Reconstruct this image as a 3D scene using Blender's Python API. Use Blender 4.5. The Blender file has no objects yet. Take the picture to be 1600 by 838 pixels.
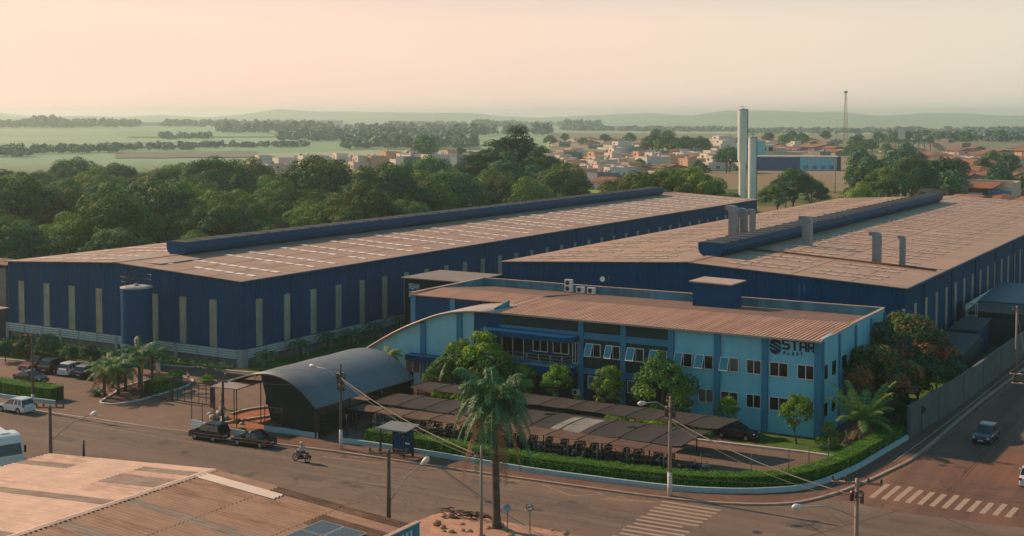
import bpy, math, random
import numpy as np
from mathutils import Vector, Matrix
R = math.radians
sc = bpy.context.scene
col = sc.collection
random.seed(7)

# ------------------------------------------------------------------ camera
F, V0, YAW, H = 2020.0, 273.0, R(30.7), 30.0
TH = math.atan(91 / 2020)
cd = bpy.data.cameras.new('camera'); cam = bpy.data.objects.new('camera', cd); col.objects.link(cam)
cd.sensor_width = 36; cd.lens = F / 1600 * 36; cd.shift_y = -(419 - V0) / 1600
cd.clip_start = 1; cd.clip_end = 30000
cam.location = (0, 0, H); cam.rotation_euler = (R(90) - TH, 0, YAW)
sc.camera = cam

# ------------------------------------------------------------------ world and sun
w = bpy.data.worlds.new('World'); sc.world = w; w.use_nodes = True
nt = w.node_tree; nt.nodes.clear()
def N(t, **k):
    n = nt.nodes.new(t)
    for a, b in k.items(): setattr(n, a, b)
    return n
SUN_EL, SUN_AZ = R(31), R(179)           # azimuth measured from +X, counter-clockwise
sky = N('ShaderNodeTexSky', sky_type='NISHITA', sun_disc=False, sun_elevation=R(12), sun_rotation=R(90) - SUN_AZ, altitude=0, air_density=1.0, dust_density=5.0, ozone_density=1.0)
tc = N('ShaderNodeTexCoord'); sx = N('ShaderNodeSeparateXYZ'); nt.links.new(tc.outputs['Generated'], sx.inputs[0])
# a warm hazy morning sky: the side of the sun is peach, the far side and the zenith go pale green-blue
def math_(op, a, b=None, clamp=False):
    n = N('ShaderNodeMath', operation=op, use_clamp=clamp)
    for i, v in enumerate((a, b)):
        if v is None: continue
        if isinstance(v, (int, float)): n.inputs[i].default_value = v
        else: nt.links.new(v, n.inputs[i])
    return n.outputs[0]
side = math_('ADD', math_('MULTIPLY', sx.outputs[0], -0.80), math_('MULTIPLY', sx.outputs[1], -0.30))
mr = N('ShaderNodeMapRange', clamp=True); nt.links.new(side, mr.inputs[0]); mr.inputs[1].default_value = -0.30; mr.inputs[2].default_value = 0.55
rp = N('ShaderNodeValToRGB'); nt.links.new(mr.outputs[0], rp.inputs[0])
rp.color_ramp.elements[0].color = (6.4, 6.15, 4.9, 1); rp.color_ramp.elements[1].color = (10.0, 6.15, 5.0, 1)
zr = N('ShaderNodeMapRange', clamp=True); nt.links.new(sx.outputs[2], zr.inputs[0]); zr.inputs[1].default_value = 0.07; zr.inputs[2].default_value = 0.20
zr2 = N('ShaderNodeMapRange', clamp=True); nt.links.new(sx.outputs[2], zr2.inputs[0]); zr2.inputs[1].default_value = 0.22; zr2.inputs[2].default_value = 0.65
za = N('ShaderNodeMixRGB'); nt.links.new(zr2.outputs[0], za.inputs[0]); za.inputs[1].default_value = (1.9, 3.8, 4.6, 1); za.inputs[2].default_value = (0.6, 1.7, 2.5, 1)
zm = N('ShaderNodeMixRGB'); nt.links.new(zr.outputs[0], zm.inputs[0]); nt.links.new(rp.outputs[0], zm.inputs[1]); nt.links.new(za.outputs[0], zm.inputs[2])
mx = N('ShaderNodeMixRGB'); mx.inputs[0].default_value = 0.90; nt.links.new(sky.outputs[0], mx.inputs[1]); nt.links.new(zm.outputs[0], mx.inputs[2])
cm = N('ShaderNodeMapping'); cm.inputs['Scale'].default_value = (1.6, 1.6, 11); nt.links.new(tc.outputs['Generated'], cm.inputs[0])
cz = N('ShaderNodeTexNoise'); cz.inputs['Scale'].default_value = 1.5; cz.inputs['Detail'].default_value = 5; nt.links.new(cm.outputs[0], cz.inputs['Vector'])
cr_ = N('ShaderNodeMapRange'); nt.links.new(cz.outputs[0], cr_.inputs[0]); cr_.inputs[1].default_value = 0.35; cr_.inputs[2].default_value = 0.7; cr_.inputs[3].default_value = 0.975; cr_.inputs[4].default_value = 1.03
cmx = N('ShaderNodeMixRGB', blend_type='MULTIPLY'); cmx.inputs[0].default_value = 1; nt.links.new(mx.outputs[0], cmx.inputs[1]); nt.links.new(cr_.outputs[0], cmx.inputs[2])
bg = N('ShaderNodeBackground'); bg.inputs[1].default_value = 0.10
wo = N('ShaderNodeOutputWorld'); nt.links.new(cmx.outputs[0], bg.inputs[0]); nt.links.new(bg.outputs[0], wo.inputs[0])

sd = bpy.data.lights.new('sun', 'SUN'); sun = bpy.data.objects.new('sun', sd); col.objects.link(sun)
sd.energy = 4.6; sd.angle = R(0.6); sd.color = (1.0, 0.66, 0.43)
dvec = Vector((math.cos(SUN_EL) * math.cos(SUN_AZ), math.cos(SUN_EL) * math.sin(SUN_AZ), math.sin(SUN_EL)))
sun.rotation_euler = dvec.to_track_quat('Z', 'Y').to_euler(); sun.location = (-200, 0, 200)

sc.view_settings.view_transform = 'Standard'; sc.view_settings.look = 'None'; sc.view_settings.gamma = 1; sc.view_settings.exposure = 0.42
sc.view_settings.use_curve_mapping = False
sc.render.engine = 'CYCLES'
sc.cycles.use_denoising = True; sc.cycles.max_bounces = 5; sc.cycles.diffuse_bounces = 2; sc.cycles.glossy_bounces = 2
sc.cycles.transmission_bounces = 3; sc.cycles.volume_bounces = 0; sc.cycles.transparent_max_bounces = 6
sc.cycles.use_adaptive_sampling = True; sc.cycles.adaptive_threshold = 0.02; sc.cycles.sample_clamp_indirect = 4

# ------------------------------------------------------------------ survey: a point seen in the photo, at a known height
fw = np.array([-math.sin(YAW) * math.cos(TH), math.cos(YAW) * math.cos(TH), -math.sin(TH)])
rt = np.array([math.cos(YAW), math.sin(YAW), 0.]); upv = np.cross(rt, fw)
def G(u, v, z=0.):
    r = fw + rt * (u - 800) / F - upv * (v - V0) / F
    t = (z - H) / r[2]
    return (float(t * r[0]), float(t * r[1]))
def atd(u, d):                                   # ground position in view direction u at distance d
    r = fw + rt * (u - 800) / F
    k = d / math.hypot(r[0], r[1])
    return (float(r[0] * k), float(r[1] * k))

# ------------------------------------------------------------------ materials
MATS = {}
def mat(name, c, rough=0.7, var=0.12, scale=3.0, spec=0.3, metal=0.0, bump=0.0, bscale=None, wave=None, c2=None, streak=None, rnd=0.0, trans=0.0, coat=0.0, big=None, crack=None):
    """colour with noise patches; wave=(axis, period_m, depth) gives corrugation; streak=(axis, amount) long stains; rnd = change from object to object"""
    m = bpy.data.materials.new(name); m.use_nodes = True; t = m.node_tree; n = t.nodes; L = t.links
    b = n['Principled BSDF']; b.inputs['Roughness'].default_value = rough; b.inputs['Specular IOR Level'].default_value = spec
    b.inputs['Metallic'].default_value = metal
    if coat: b.inputs['Coat Weight'].default_value = coat; b.inputs['Coat Roughness'].default_value = 0.08
    tcn = n.new('ShaderNodeTexCoord'); co = tcn.outputs['Object']
    nz = n.new('ShaderNodeTexNoise'); nz.inputs['Scale'].default_value = scale; nz.inputs['Detail'].default_value = 5; nz.inputs['Roughness'].default_value = 0.62
    L.new(co, nz.inputs['Vector'])
    mxn = n.new('ShaderNodeMixRGB'); ra = n.new('ShaderNodeMapRange'); ra.inputs[1].default_value = 0.32; ra.inputs[2].default_value = 0.68; L.new(nz.outputs[0], ra.inputs[0])
    L.new(ra.outputs[0], mxn.inputs[0])
    a = Vector(c); mxn.inputs[1].default_value = (*(a * (1 - var)), 1)
    mxn.inputs[2].default_value = (*(Vector(c2) if c2 else a * (1 + var)), 1)
    out = mxn.outputs[0]
    if big:                                       # large soft patches
        z2 = n.new('ShaderNodeTexNoise'); z2.inputs['Scale'].default_value = big[0]; z2.inputs['Detail'].default_value = 4; L.new(co, z2.inputs['Vector'])
        r2 = n.new('ShaderNodeMapRange'); r2.inputs[1].default_value = 0.42; r2.inputs[2].default_value = 0.62; L.new(z2.outputs[0], r2.inputs[0])
        m2 = n.new('ShaderNodeMixRGB'); sc_ = n.new('ShaderNodeMath'); sc_.operation = 'MULTIPLY'; sc_.inputs[1].default_value = big[1]; L.new(r2.outputs[0], sc_.inputs[0])
        L.new(sc_.outputs[0], m2.inputs[0]); L.new(out, m2.inputs[1]); m2.inputs[2].default_value = (*big[2], 1); out = m2.outputs[0]
    if crack:                                     # fine dark cracks along warped cell borders
        vq = n.new('ShaderNodeTexVoronoi'); vq.feature = 'DISTANCE_TO_EDGE'; vq.inputs['Scale'].default_value = crack[0]
        wn = n.new('ShaderNodeTexNoise'); wn.inputs['Scale'].default_value = crack[0] * 3; wn.inputs['Detail'].default_value = 4; L.new(co, wn.inputs['Vector'])
        wv_ = n.new('ShaderNodeVectorMath'); wv_.operation = 'MULTIPLY_ADD'; wv_.inputs[1].default_value = (.9 / crack[0],) * 3; L.new(wn.outputs[1], wv_.inputs[0]); L.new(co, wv_.inputs[2]); L.new(wv_.outputs[0], vq.inputs['Vector'])
        rc = n.new('ShaderNodeMapRange'); rc.inputs[1].default_value = 0; rc.inputs[2].default_value = crack[1] * crack[0]; rc.inputs[3].default_value = crack[2]; rc.inputs[4].default_value = 1; L.new(vq.outputs['Distance'], rc.inputs[0])
        mc = n.new('ShaderNodeMixRGB'); mc.blend_type = 'MULTIPLY'; mc.inputs[0].default_value = 1; L.new(out, mc.inputs[1]); L.new(rc.outputs[0], mc.inputs[2]); out = mc.outputs[0]
    if streak:
        mp = n.new('ShaderNodeMapping'); s = [streak[2] if len(streak) > 2 else 2.2] * 3; s[streak[0]] *= 0.05; mp.inputs['Scale'].default_value = s; L.new(co, mp.inputs[0])
        z3 = n.new('ShaderNodeTexNoise'); z3.inputs['Scale'].default_value = 1; z3.inputs['Detail'].default_value = 4; L.new(mp.outputs[0], z3.inputs['Vector'])
        r3 = n.new('ShaderNodeMapRange'); r3.inputs[1].default_value = 0.35; r3.inputs[2].default_value = 0.65; r3.inputs[3].default_value = 1 - streak[1]; r3.inputs[4].default_value = 1 + streak[1] * 0.5; L.new(z3.outputs[0], r3.inputs[0])
        m3 = n.new('ShaderNodeMixRGB'); m3.blend_type = 'MULTIPLY'; m3.inputs[0].default_value = 1; L.new(out, m3.inputs[1]); L.new(r3.outputs[0], m3.inputs[2]); out = m3.outputs[0]
    if rnd:
        oi = n.new('ShaderNodeObjectInfo'); hs = n.new('ShaderNodeHueSaturation')
        r4 = n.new('ShaderNodeMapRange'); r4.inputs[3].default_value = 1 - rnd; r4.inputs[4].default_value = 1 + rnd; L.new(oi.outputs['Random'], r4.inputs[0]); L.new(r4.outputs[0], hs.inputs['Value'])
        mu = n.new('ShaderNodeMath'); mu.operation = 'MULTIPLY'; mu.inputs[1].default_value = 7.31; L.new(oi.outputs['Random'], mu.inputs[0])
        fr = n.new('ShaderNodeMath'); fr.operation = 'FRACT'; L.new(mu.outputs[0], fr.inputs[0])
        r5 = n.new('ShaderNodeMapRange'); r5.inputs[3].default_value = 0.5 - rnd * 0.03; r5.inputs[4].default_value = 0.5 + rnd * 0.07; L.new(fr.outputs[0], r5.inputs[0]); L.new(r5.outputs[0], hs.inputs['Hue'])
        L.new(out, hs.inputs['Color']); out = hs.outputs[0]
    L.new(out, b.inputs['Base Color'])
    hgt = None
    if wave:
        sp = n.new('ShaderNodeSeparateXYZ'); L.new(co, sp.inputs[0])
        m5 = n.new('ShaderNodeMath'); m5.operation = 'MULTIPLY'; m5.inputs[1].default_value = 2 * math.pi / wave[1]; L.new(sp.outputs[wave[0]], m5.inputs[0])
        s5 = n.new('ShaderNodeMath'); s5.operation = 'SINE'; L.new(m5.outputs[0], s5.inputs[0]); hgt = s5.outputs[0]
        bp = n.new('ShaderNodeBump'); bp.inputs['Strength'].default_value = 1.0; bp.inputs['Distance'].default_value = wave[2]; L.new(hgt, bp.inputs['Height']); L.new(bp.outputs[0], b.inputs['Normal'])
    elif bump:
        z6 = n.new('ShaderNodeTexNoise'); z6.inputs['Scale'].default_value = bscale or scale * 6; z6.inputs['Detail'].default_value = 3; L.new(co, z6.inputs['Vector'])
        bp = n.new('ShaderNodeBump'); bp.inputs['Strength'].default_value = 0.8; bp.inputs['Distance'].default_value = bump; L.new(z6.outputs[0], bp.inputs['Height']); L.new(bp.outputs[0], b.inputs['Normal'])
    if trans:
        tr = n.new('ShaderNodeBsdfTranslucent'); L.new(out, tr.inputs[0]); ms = n.new('ShaderNodeMixShader'); ms.inputs[0].default_value = trans
        L.new(b.outputs[0], ms.inputs[1]); L.new(tr.outputs[0], ms.inputs[2]); L.new(ms.outputs[0], n['Material Output'].inputs['Surface'])
    MATS[name] = m
    return m

NAVY = mat('navy_cladding', (0.000, 0.060, 0.148), 0.6, 0.10, 0.25, wave=(0, 0.5, 0.03), spec=0.08, streak=(2, 0.12, 0.8))
NAVYX = mat('navy_cladding_side', (0.000, 0.060, 0.148), 0.6, 0.10, 0.25, wave=(1, 0.5, 0.03), spec=0.08, streak=(2, 0.12, 0.8))
NAVYP = mat('navy_paint', (0.000, 0.060, 0.155), 0.5, 0.08, 0.6, spec=0.12)
NAVYD = mat('navy_window_band', (0.003, 0.05, 0.13), 0.5, 0.1, 0.6, spec=0.12)
ROOFT = mat('tan_metal_roof', (0.36, 0.238, 0.170), 0.55, 0.10, 0.12, wave=(1, 0.6, 0.02), streak=(0, 0.13, 0.5), big=(0.02, 0.5, (0.39, 0.235, 0.155)))
SKYD = mat('dusty_skylight', (0.47, 0.36, 0.29), 0.6, 0.2, 0.6); RLAP = mat('dark_lap_strip', (0.25, 0.145, 0.10), 0.7, 0.15, 0.5); RPAT = mat('rustier_roof_sheet', (0.33, 0.20, 0.14), 0.65, 0.2, 0.5, wave=(1, 0.6, 0.02)); RPAT2 = mat('newer_roof_sheet', (0.39, 0.262, 0.19), 0.5, 0.12, 0.5, wave=(1, 0.6, 0.02))
SKYL = mat('skylight_plastic', (0.86, 0.72, 0.62), 0.35, 0.15, 0.6, spec=0.5)
PANELW = mat('translucent_wall_panel', (0.33, 0.325, 0.24), 0.4, 0.16, 0.7, wave=(2, 0.9, 0.01), streak=(2, 0.25, 1.2), spec=0.4)
CONC = mat('grey_concrete', (0.19, 0.185, 0.175), 0.85, 0.15, 1.2, bump=0.02, streak=(2, 0.25, 0.8))
CONCL = mat('light_concrete', (0.34, 0.33, 0.31), 0.85, 0.12, 1.5, bump=0.01)
WHITE = mat('white_paint', (0.72, 0.72, 0.70), 0.5, 0.05, 2)
OFFW = mat('warm_white_wall', (0.60, 0.54, 0.47), 0.8, 0.08, 0.8)
LOUV = mat('white_louvre', (0.50, 0.56, 0.56), 0.5, 0.05, 2)
TEAL = mat('light_blue_wall', (0.165, 0.48, 0.60), 0.6, 0.08, 0.35, streak=(2, 0.07, 0.8))
TEALB = mat('blue_trim', (0.035, 0.185, 0.320), 0.6, 0.08, 0.8)
PARA = mat('parapet_blue', (0.075, 0.215, 0.29), 0.7, 0.2, 0.5, streak=(2, 0.3, 0.8))
DKGRN = mat('black_green_wall', (0.007, 0.034, 0.036), 0.55, 0.15, 0.6)
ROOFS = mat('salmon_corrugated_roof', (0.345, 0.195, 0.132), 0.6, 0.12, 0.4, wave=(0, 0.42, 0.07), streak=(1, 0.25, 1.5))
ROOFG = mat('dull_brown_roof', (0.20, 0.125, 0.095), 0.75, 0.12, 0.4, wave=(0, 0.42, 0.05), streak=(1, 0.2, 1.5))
COPE = mat('parapet_coping', (0.38, 0.29, 0.24), 0.7, 0.1, 1)
GLASS = mat('dark_window_glass', (0.010, 0.014, 0.016), 0.12, 0.3, 1.5, spec=0.6)
GLASST = mat('glass_tinted_with_sky', (0.035, 0.22, 0.31), 0.15, 0.12, 1.0, spec=0.6)  # sky reflection on the open sashes put into the base colour
ALU = mat('white_aluminium', (0.60, 0.60, 0.57), 0.45, 0.04, 3)
STEEL = mat('galvanised_duct', (0.18, 0.215, 0.23), 0.45, 0.14, 1.2, spec=0.5, streak=(2, 0.15, 2))
DSTEEL = mat('dark_steel', (0.035, 0.037, 0.040), 0.55, 0.15, 3)
BLACK = mat('black_paint', (0.010, 0.012, 0.014), 0.5, 0.1, 2)
RUST = mat('rusty_steel', (0.13, 0.065, 0.04), 0.8, 0.25, 4)
ASPH = mat('worn_asphalt', (0.158, 0.112, 0.085), 0.88, 0.10, 0.5, bump=0.012, bscale=14, big=(0.055, 0.65, (0.116, 0.084, 0.067)), streak=(0, 0.20, 0.55), crack=(0.22, 0.07, 0.62))
ASPHR = mat('earth_stained_asphalt', (0.140, 0.080, 0.058), 0.9, 0.14, 0.3, bump=0.012, bscale=14, big=(0.085, 0.75, (0.175, 0.082, 0.052)), streak=(1, 0.25, 0.5), crack=(0.18, 0.07, 0.60))
PAVE = mat('brown_block_paving', (0.165, 0.110, 0.082), 0.88, 0.14, 0.6, bump=0.012, bscale=6, big=(0.08, 0.8, (0.120, 0.076, 0.056)), crack=(0.5, 0.035, 0.8))
SIDEW = mat('reddish_sidewalk', (0.135, 0.078, 0.055), 0.9, 0.22, 1.4, bump=0.015, bscale=9, big=(0.25, 0.6, (0.11, 0.055, 0.036)))
KERB = mat('kerb_stone', (0.32, 0.235, 0.185), 0.85, 0.15, 1.5, bump=0.01)
KERBW = mat('whitewashed_kerb', (0.50, 0.44, 0.38), 0.8, 0.12, 1.5)
WALLB = mat('pale_blue_low_wall', (0.30, 0.43, 0.47), 0.75, 0.10, 1.2)
REDE = mat('red_earth', (0.30, 0.105, 0.060), 0.95, 0.2, 0.9, bump=0.03, c2=(0.36, 0.15, 0.09))
DIRT = mat('pale_dirt', (0.36, 0.215, 0.150), 0.95, 0.22, 1.3, bump=0.04, bscale=5)
SOIL = mat('dark_soil', (0.07, 0.042, 0.030), 0.95, 0.3, 1.2, bump=0.03)
LAWN = mat('lawn', (0.055, 0.125, 0.012), 0.95, 0.4, 1.5, bump=0.03, bscale=20, big=(0.3, 0.5, (0.045, 0.07, 0.015)))
PAINT = mat('worn_road_paint', (0.46, 0.34, 0.265), 0.85, 0.28, 2.2, c2=(0.34, 0.25, 0.19))
PAINTY = mat('faded_orange_paint', (0.33, 0.19, 0.12), 0.85, 0.25, 2.2)
LINE = mat('black_tar_seam', (0.06, 0.045, 0.038), 0.9, 0.2, 2)
CLOTH = mat('shade_cloth', (0.036, 0.033, 0.032), 0.9, 0.15, 0.9, bump=0.03, bscale=1.5, streak=(1, 0.15, 0.7))
CLOTHP = mat('pale_cloth_patch', (0.20, 0.20, 0.18), 0.9, 0.2, 1)
CLOTHB = mat('brown_cloth', (0.105, 0.065, 0.048), 0.9, 0.15, 0.9)
CANO = mat('blue_grey_canopy', (0.120, 0.140, 0.165), 0.55, 0.10, 0.4, bump=0.02, bscale=1.0, spec=0.5)
NETD = mat('dark_green_net', (0.008, 0.018, 0.016), 0.9, 0.3, 1)
WOODP = mat('weathered_pole', (0.135, 0.095, 0.072), 0.9, 0.2, 3, streak=(2, 0.25, 3))
CONP = mat('concrete_pole', (0.27, 0.20, 0.155), 0.85, 0.12, 2)
POLEW = mat('whitewashed_pole_base', (0.55, 0.50, 0.45), 0.8, 0.1, 2)
WIRE = mat('cable', (0.11, 0.095, 0.085), 0.6, 0.05, 1)
CERAM = mat('insulator', (0.06, 0.04, 0.035), 0.3, 0.1, 2, spec=0.5)
LAMPG = mat('lamp_glass', (0.62, 0.58, 0.52), 0.3, 0.05, 2, spec=0.5)
TYRE = mat('tyre_rubber', (0.012, 0.012, 0.013), 0.8, 0.1, 4)
RIM = mat('wheel_rim', (0.30, 0.31, 0.32), 0.35, 0.05, 3, metal=0.5)
CGLASS = mat('car_glass', (0.008, 0.012, 0.018), 0.08, 0.1, 1, spec=0.8)
CARB = mat('black_car_paint', (0.006, 0.007, 0.009), 0.3, 0.1, 1, coat=0.3, spec=0.4)
CARN = mat('dark_blue_car_paint', (0.010, 0.028, 0.040), 0.3, 0.1, 1, coat=0.3, spec=0.4)
CARW = mat('white_car_paint', (0.58, 0.62, 0.62), 0.3, 0.04, 1, coat=0.6)
CARR = mat('rusty_red_car_paint', (0.16, 0.050, 0.025), 0.35, 0.1, 1, coat=0.4)
CARS = mat('silver_car_paint', (0.34, 0.35, 0.35), 0.3, 0.05, 1, coat=0.6, metal=0.3)
HEADL = mat('headlight_glass', (0.55, 0.52, 0.48), 0.1, 0.05, 1, spec=0.8)
TAILL = mat('red_lamp', (0.35, 0.012, 0.008), 0.2, 0.05, 1, spec=0.6)
PLATE = mat('plate', (0.45, 0.46, 0.47), 0.5, 0.05, 1)
TERRA = mat('terracotta_tiles', (0.35, 0.125, 0.065), 0.85, 0.25, 0.5, c2=(0.29, 0.14, 0.085), wave=(0, 0.5, 0.06))
TERRF = mat('old_terracotta', (0.24, 0.10, 0.062), 0.9, 0.25, 0.5, wave=(0, 0.5, 0.05))
SOLAR = mat('solar_cell', (0.060, 0.066, 0.074), 0.25, 0.1, 2, spec=0.6)
ORANGE = mat('orange_plastic', (0.60, 0.13, 0.04), 0.6, 0.08, 2)
ROCK = mat('tan_rock', (0.33, 0.20, 0.14), 0.95, 0.25, 1.5, bump=0.05)
BARK = mat('bark', (0.085, 0.060, 0.045), 0.95, 0.25, 3, bump=0.03)
PBARK = mat('palm_bark', (0.105, 0.078, 0.060), 0.95, 0.25, 3, bump=0.02, streak=(0, 0.3, 4))
LF = dict(
    a=mat('leaf_forest', (0.095, 0.205, 0.036), 0.75, 0.35, 0.35, rnd=0.5, trans=0.2, c2=(0.215, 0.290, 0.050)),
    b=mat('leaf_forest_deep', (0.018, 0.105, 0.052), 0.75, 0.3, 0.5, rnd=0.35, trans=0.15),
    c=mat('leaf_bright', (0.190, 0.320, 0.020), 0.7, 0.3, 1.0, rnd=0.15, trans=0.25),
    d=mat('leaf_garden', (0.065, 0.175, 0.030), 0.7, 0.35, 1.0, rnd=0.15, trans=0.2),
    p=mat('palm_leaf', (0.040, 0.145, 0.042), 0.55, 0.3, 0.8, rnd=0.15, trans=0.15, spec=0.5),
    q=mat('dry_palm_leaf', (0.20, 0.125, 0.065), 0.8, 0.3, 0.8, trans=0.15),
    y=mat('pale_palm_leaf', (0.170, 0.290, 0.070), 0.6, 0.3, 0.8, trans=0.2),
    r=mat('red_blossom', (0.36, 0.115, 0.070), 0.8, 0.3, 1.0, trans=0.2),
    g=mat('hedge_leaf', (0.110, 0.310, 0.006), 0.75, 0.3, 1.2, trans=0.15),
    s=mat('crownshaft_green', (0.09, 0.16, 0.03), 0.5, 0.1, 1),
    k=mat('leaf_grey_twig', (0.18, 0.115, 0.07), 0.9, 0.2, 1))

# ------------------------------------------------------------------ mesh building
class MB:
    def __init__(s): s.v = []; s.f = []; s.m = []; s.sm = []
    def add(s, vs, fs, m=0, smooth=False):
        o = len(s.v); s.v += [tuple(map(float, p)) for p in vs]; s.f += [tuple(i + o for i in f) for f in fs]; s.m += [m] * len(fs); s.sm += [smooth] * len(fs); return s
    def box(s, x0, y0, z0, x1, y1, z1, m=0):
        v = [(x0, y0, z0), (x1, y0, z0), (x1, y1, z0), (x0, y1, z0), (x0, y0, z1), (x1, y0, z1), (x1, y1, z1), (x0, y1, z1)]
        return s.add(v, [(3, 2, 1, 0), (4, 5, 6, 7), (0, 1, 5, 4), (1, 2, 6, 5), (2, 3, 7, 6), (3, 0, 4, 7)], m)
    def quad(s, a, b, c, d, m=0): return s.add([a, b, c, d], [(0, 1, 2, 3)], m)
    def slab(s, pts, t, m=0, mt=None):            # polygon pts (3-D, ccw from above) extruded down by t
        n = len(pts); lo = [(p[0], p[1], p[2] - t) for p in pts]
        s.add(list(pts) + lo, [tuple(range(n))], m if mt is None else mt)
        s.f.append(tuple(len(s.v) - 1 - i for i in range(n))); s.m.append(m); s.sm.append(False)
        b = len(s.v) - 2 * n
        for i in range(n):
            j = (i + 1) % n; s.f.append((b + i, b + n + i, b + n + j, b + j)); s.m.append(m); s.sm.append(False)
        return s
    def extr(s, prof, axis, a0, a1, m=0, smooth=False, caps=True):  # profile (p,q) closed, extruded along axis 0 (x) or 1 (y)
        n = len(prof)
        mk = (lambda p, a: (a, p[0], p[1])) if axis == 0 else (lambda p, a: (p[0], a, p[1]))
        vs = [mk(p, a0) for p in prof] + [mk(p, a1) for p in prof]
        fs = [(i, (i + 1) % n, n + (i + 1) % n, n + i) for i in range(n)]
        s.add(vs, fs, m, smooth)
        if caps:
            b = len(s.v) - 2 * n
            s.f += [tuple(b + n - 1 - i for i in range(n)), tuple(b + n + i for i in range(n))]; s.m += [m, m]; s.sm += [False, False]
        return s
    def tube(s, pts, rad, n=6, m=0, caps=True, smooth=True):
        pts = [Vector(p) for p in pts]; k = len(pts)
        if isinstance(rad, (int, float)): rad = [rad] * k
        vs = []
        up0 = Vector((0, 0, 1))
        for i, p in enumerate(pts):
            d = (pts[min(i + 1, k - 1)] - pts[max(i - 1, 0)]).normalized()
            a = d.cross(up0 if abs(d.z) < 0.95 else Vector((1, 0, 0))).normalized(); b = d.cross(a)
            for j in range(n):
                t = 2 * math.pi * j / n; vs.append(p + (a * math.cos(t) + b * math.sin(t)) * rad[i])
        fs = [(i * n + j, i * n + (j + 1) % n, (i + 1) * n + (j + 1) % n, (i + 1) * n + j) for i in range(k - 1) for j in range(n)]
        if caps: fs += [tuple(range(n - 1, -1, -1)), tuple((k - 1) * n + j for j in range(n))]
        return s.add(vs, fs, m, smooth)
    def lathe(s, prof, cx=0, cy=0, n=20, m=0, smooth=True):   # prof list of (r,z)
        vs = [(cx + r * math.cos(2 * math.pi * j / n), cy + r * math.sin(2 * math.pi * j / n), z) for r, z in prof for j in range(n)]
        fs = [(i * n + j, i * n + (j + 1) % n, (i + 1) * n + (j + 1) % n, (i + 1) * n + j) for i in range(len(prof) - 1) for j in range(n)]
        return s.add(vs, fs, m, smooth)
    def torus(s, c, axis, Rr, r, n=16, k=6, m=0):
        vs = []
        for i in range(n):
            t = 2 * math.pi * i / n
            for j in range(k):
                q = 2 * math.pi * j / k; rr = Rr + r * math.cos(q); o = r * math.sin(q)
                p = {0: (o, rr * math.cos(t), rr * math.sin(t)), 1: (rr * math.cos(t), o, rr * math.sin(t)), 2: (rr * math.cos(t), rr * math.sin(t), o)}[axis]
                vs.append((c[0] + p[0], c[1] + p[1], c[2] + p[2]))
        fs = [(i * k + j, ((i + 1) % n) * k + j, ((i + 1) % n) * k + (j + 1) % k, i * k + (j + 1) % k) for i in range(n) for j in range(k)]
        return s.add(vs, fs, m, True)
    def disc(s, c, axis, r, t, n=14, m=0):         # cylinder of thickness t about axis
        for_ax = {0: ((c[0] - t / 2, c[1], c[2]), (c[0] + t / 2, c[1], c[2])), 1: ((c[0], c[1] - t / 2, c[2]), (c[0], c[1] + t / 2, c[2])), 2: ((c[0], c[1], c[2] - t / 2), (c[0], c[1], c[2] + t / 2))}[axis]
        return s.tube(for_ax, r, n, m, True, False)
    def xf(s, M):
        s.v = [tuple(M @ Vector(p)) for p in s.v]; return s
    def build(s, name, mats, parent=None, origin=None, bevel=0):
        """origin: world point taken as the mesh's own origin (or the parent's place)"""
        o0 = Vector(origin) if origin is not None else (parent_pos(parent) if parent is not None else Vector((0, 0, 0)))
        me = bpy.data.meshes.new(name)
        me.from_pydata([(p[0] - o0[0], p[1] - o0[1], p[2] - o0[2]) for p in s.v], [], s.f)
        if not isinstance(mats, (list, tuple)): mats = [mats]
        for q in mats: me.materials.append(q)
        me.polygons.foreach_set('material_index', s.m); me.polygons.foreach_set('use_smooth', s.sm); me.update()
        o = bpy.data.objects.new(name, me); col.objects.link(o)
        if parent is not None:
            o.parent = parent
            if origin is not None: o.location = o0 - parent_pos(parent)
        else: o.location = o0
        if bevel:
            b = o.modifiers.new('bevel', 'BEVEL'); b.width = bevel; b.segments = 2; b.limit_method = 'ANGLE'
        return o
def parent_pos(p):
    v = Vector((0, 0, 0))
    while p is not None: v = v + p.location; p = p.parent
    return v
def tag(o, label=None, cat=None, group=None, kind=None):
    if label: o['label'] = label
    if cat: o['category'] = cat
    if group: o['group'] = group
    if kind: o['kind'] = kind
    return o
def thing(name, loc, label, cat, group=None, rz=0):
    o = bpy.data.objects.new(name, None); o.location = loc; o.rotation_euler = (0, 0, rz); o.empty_display_size = 0.3; col.objects.link(o)
    return tag(o, label, cat, group)
def place(o, loc, rz=0, sc_=1.0, label=None):
    o.location = loc; o.rotation_euler = (0, 0, rz); o.scale = (sc_,) * 3 if not isinstance(sc_, tuple) else sc_
    if label: o['label'] = label
    return o
KIDS = {}
def copy_tree(o, parent=None):
    c = o.copy(); col.objects.link(c)
    if parent is not None: c.parent = parent
    for k in (KIDS.setdefault(o.name, list(o.children))): copy_tree(k, c)
    return c
class Proto:
    """hands out the original first, then copies of it and its parts"""
    def __init__(s, root): s.root = root; s.used = False; KIDS[root.name] = list(root.children)
    def get(s, loc, rz=0, sc_=1.0, label=None, group=None):
        o = s.root if not s.used else copy_tree(s.root); s.used = True
        place(o, loc, rz, sc_, label)
        if group: o['group'] = group
        return o
def struct(name, mb, mats): return tag(mb.build(name, mats), kind='structure')
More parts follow.
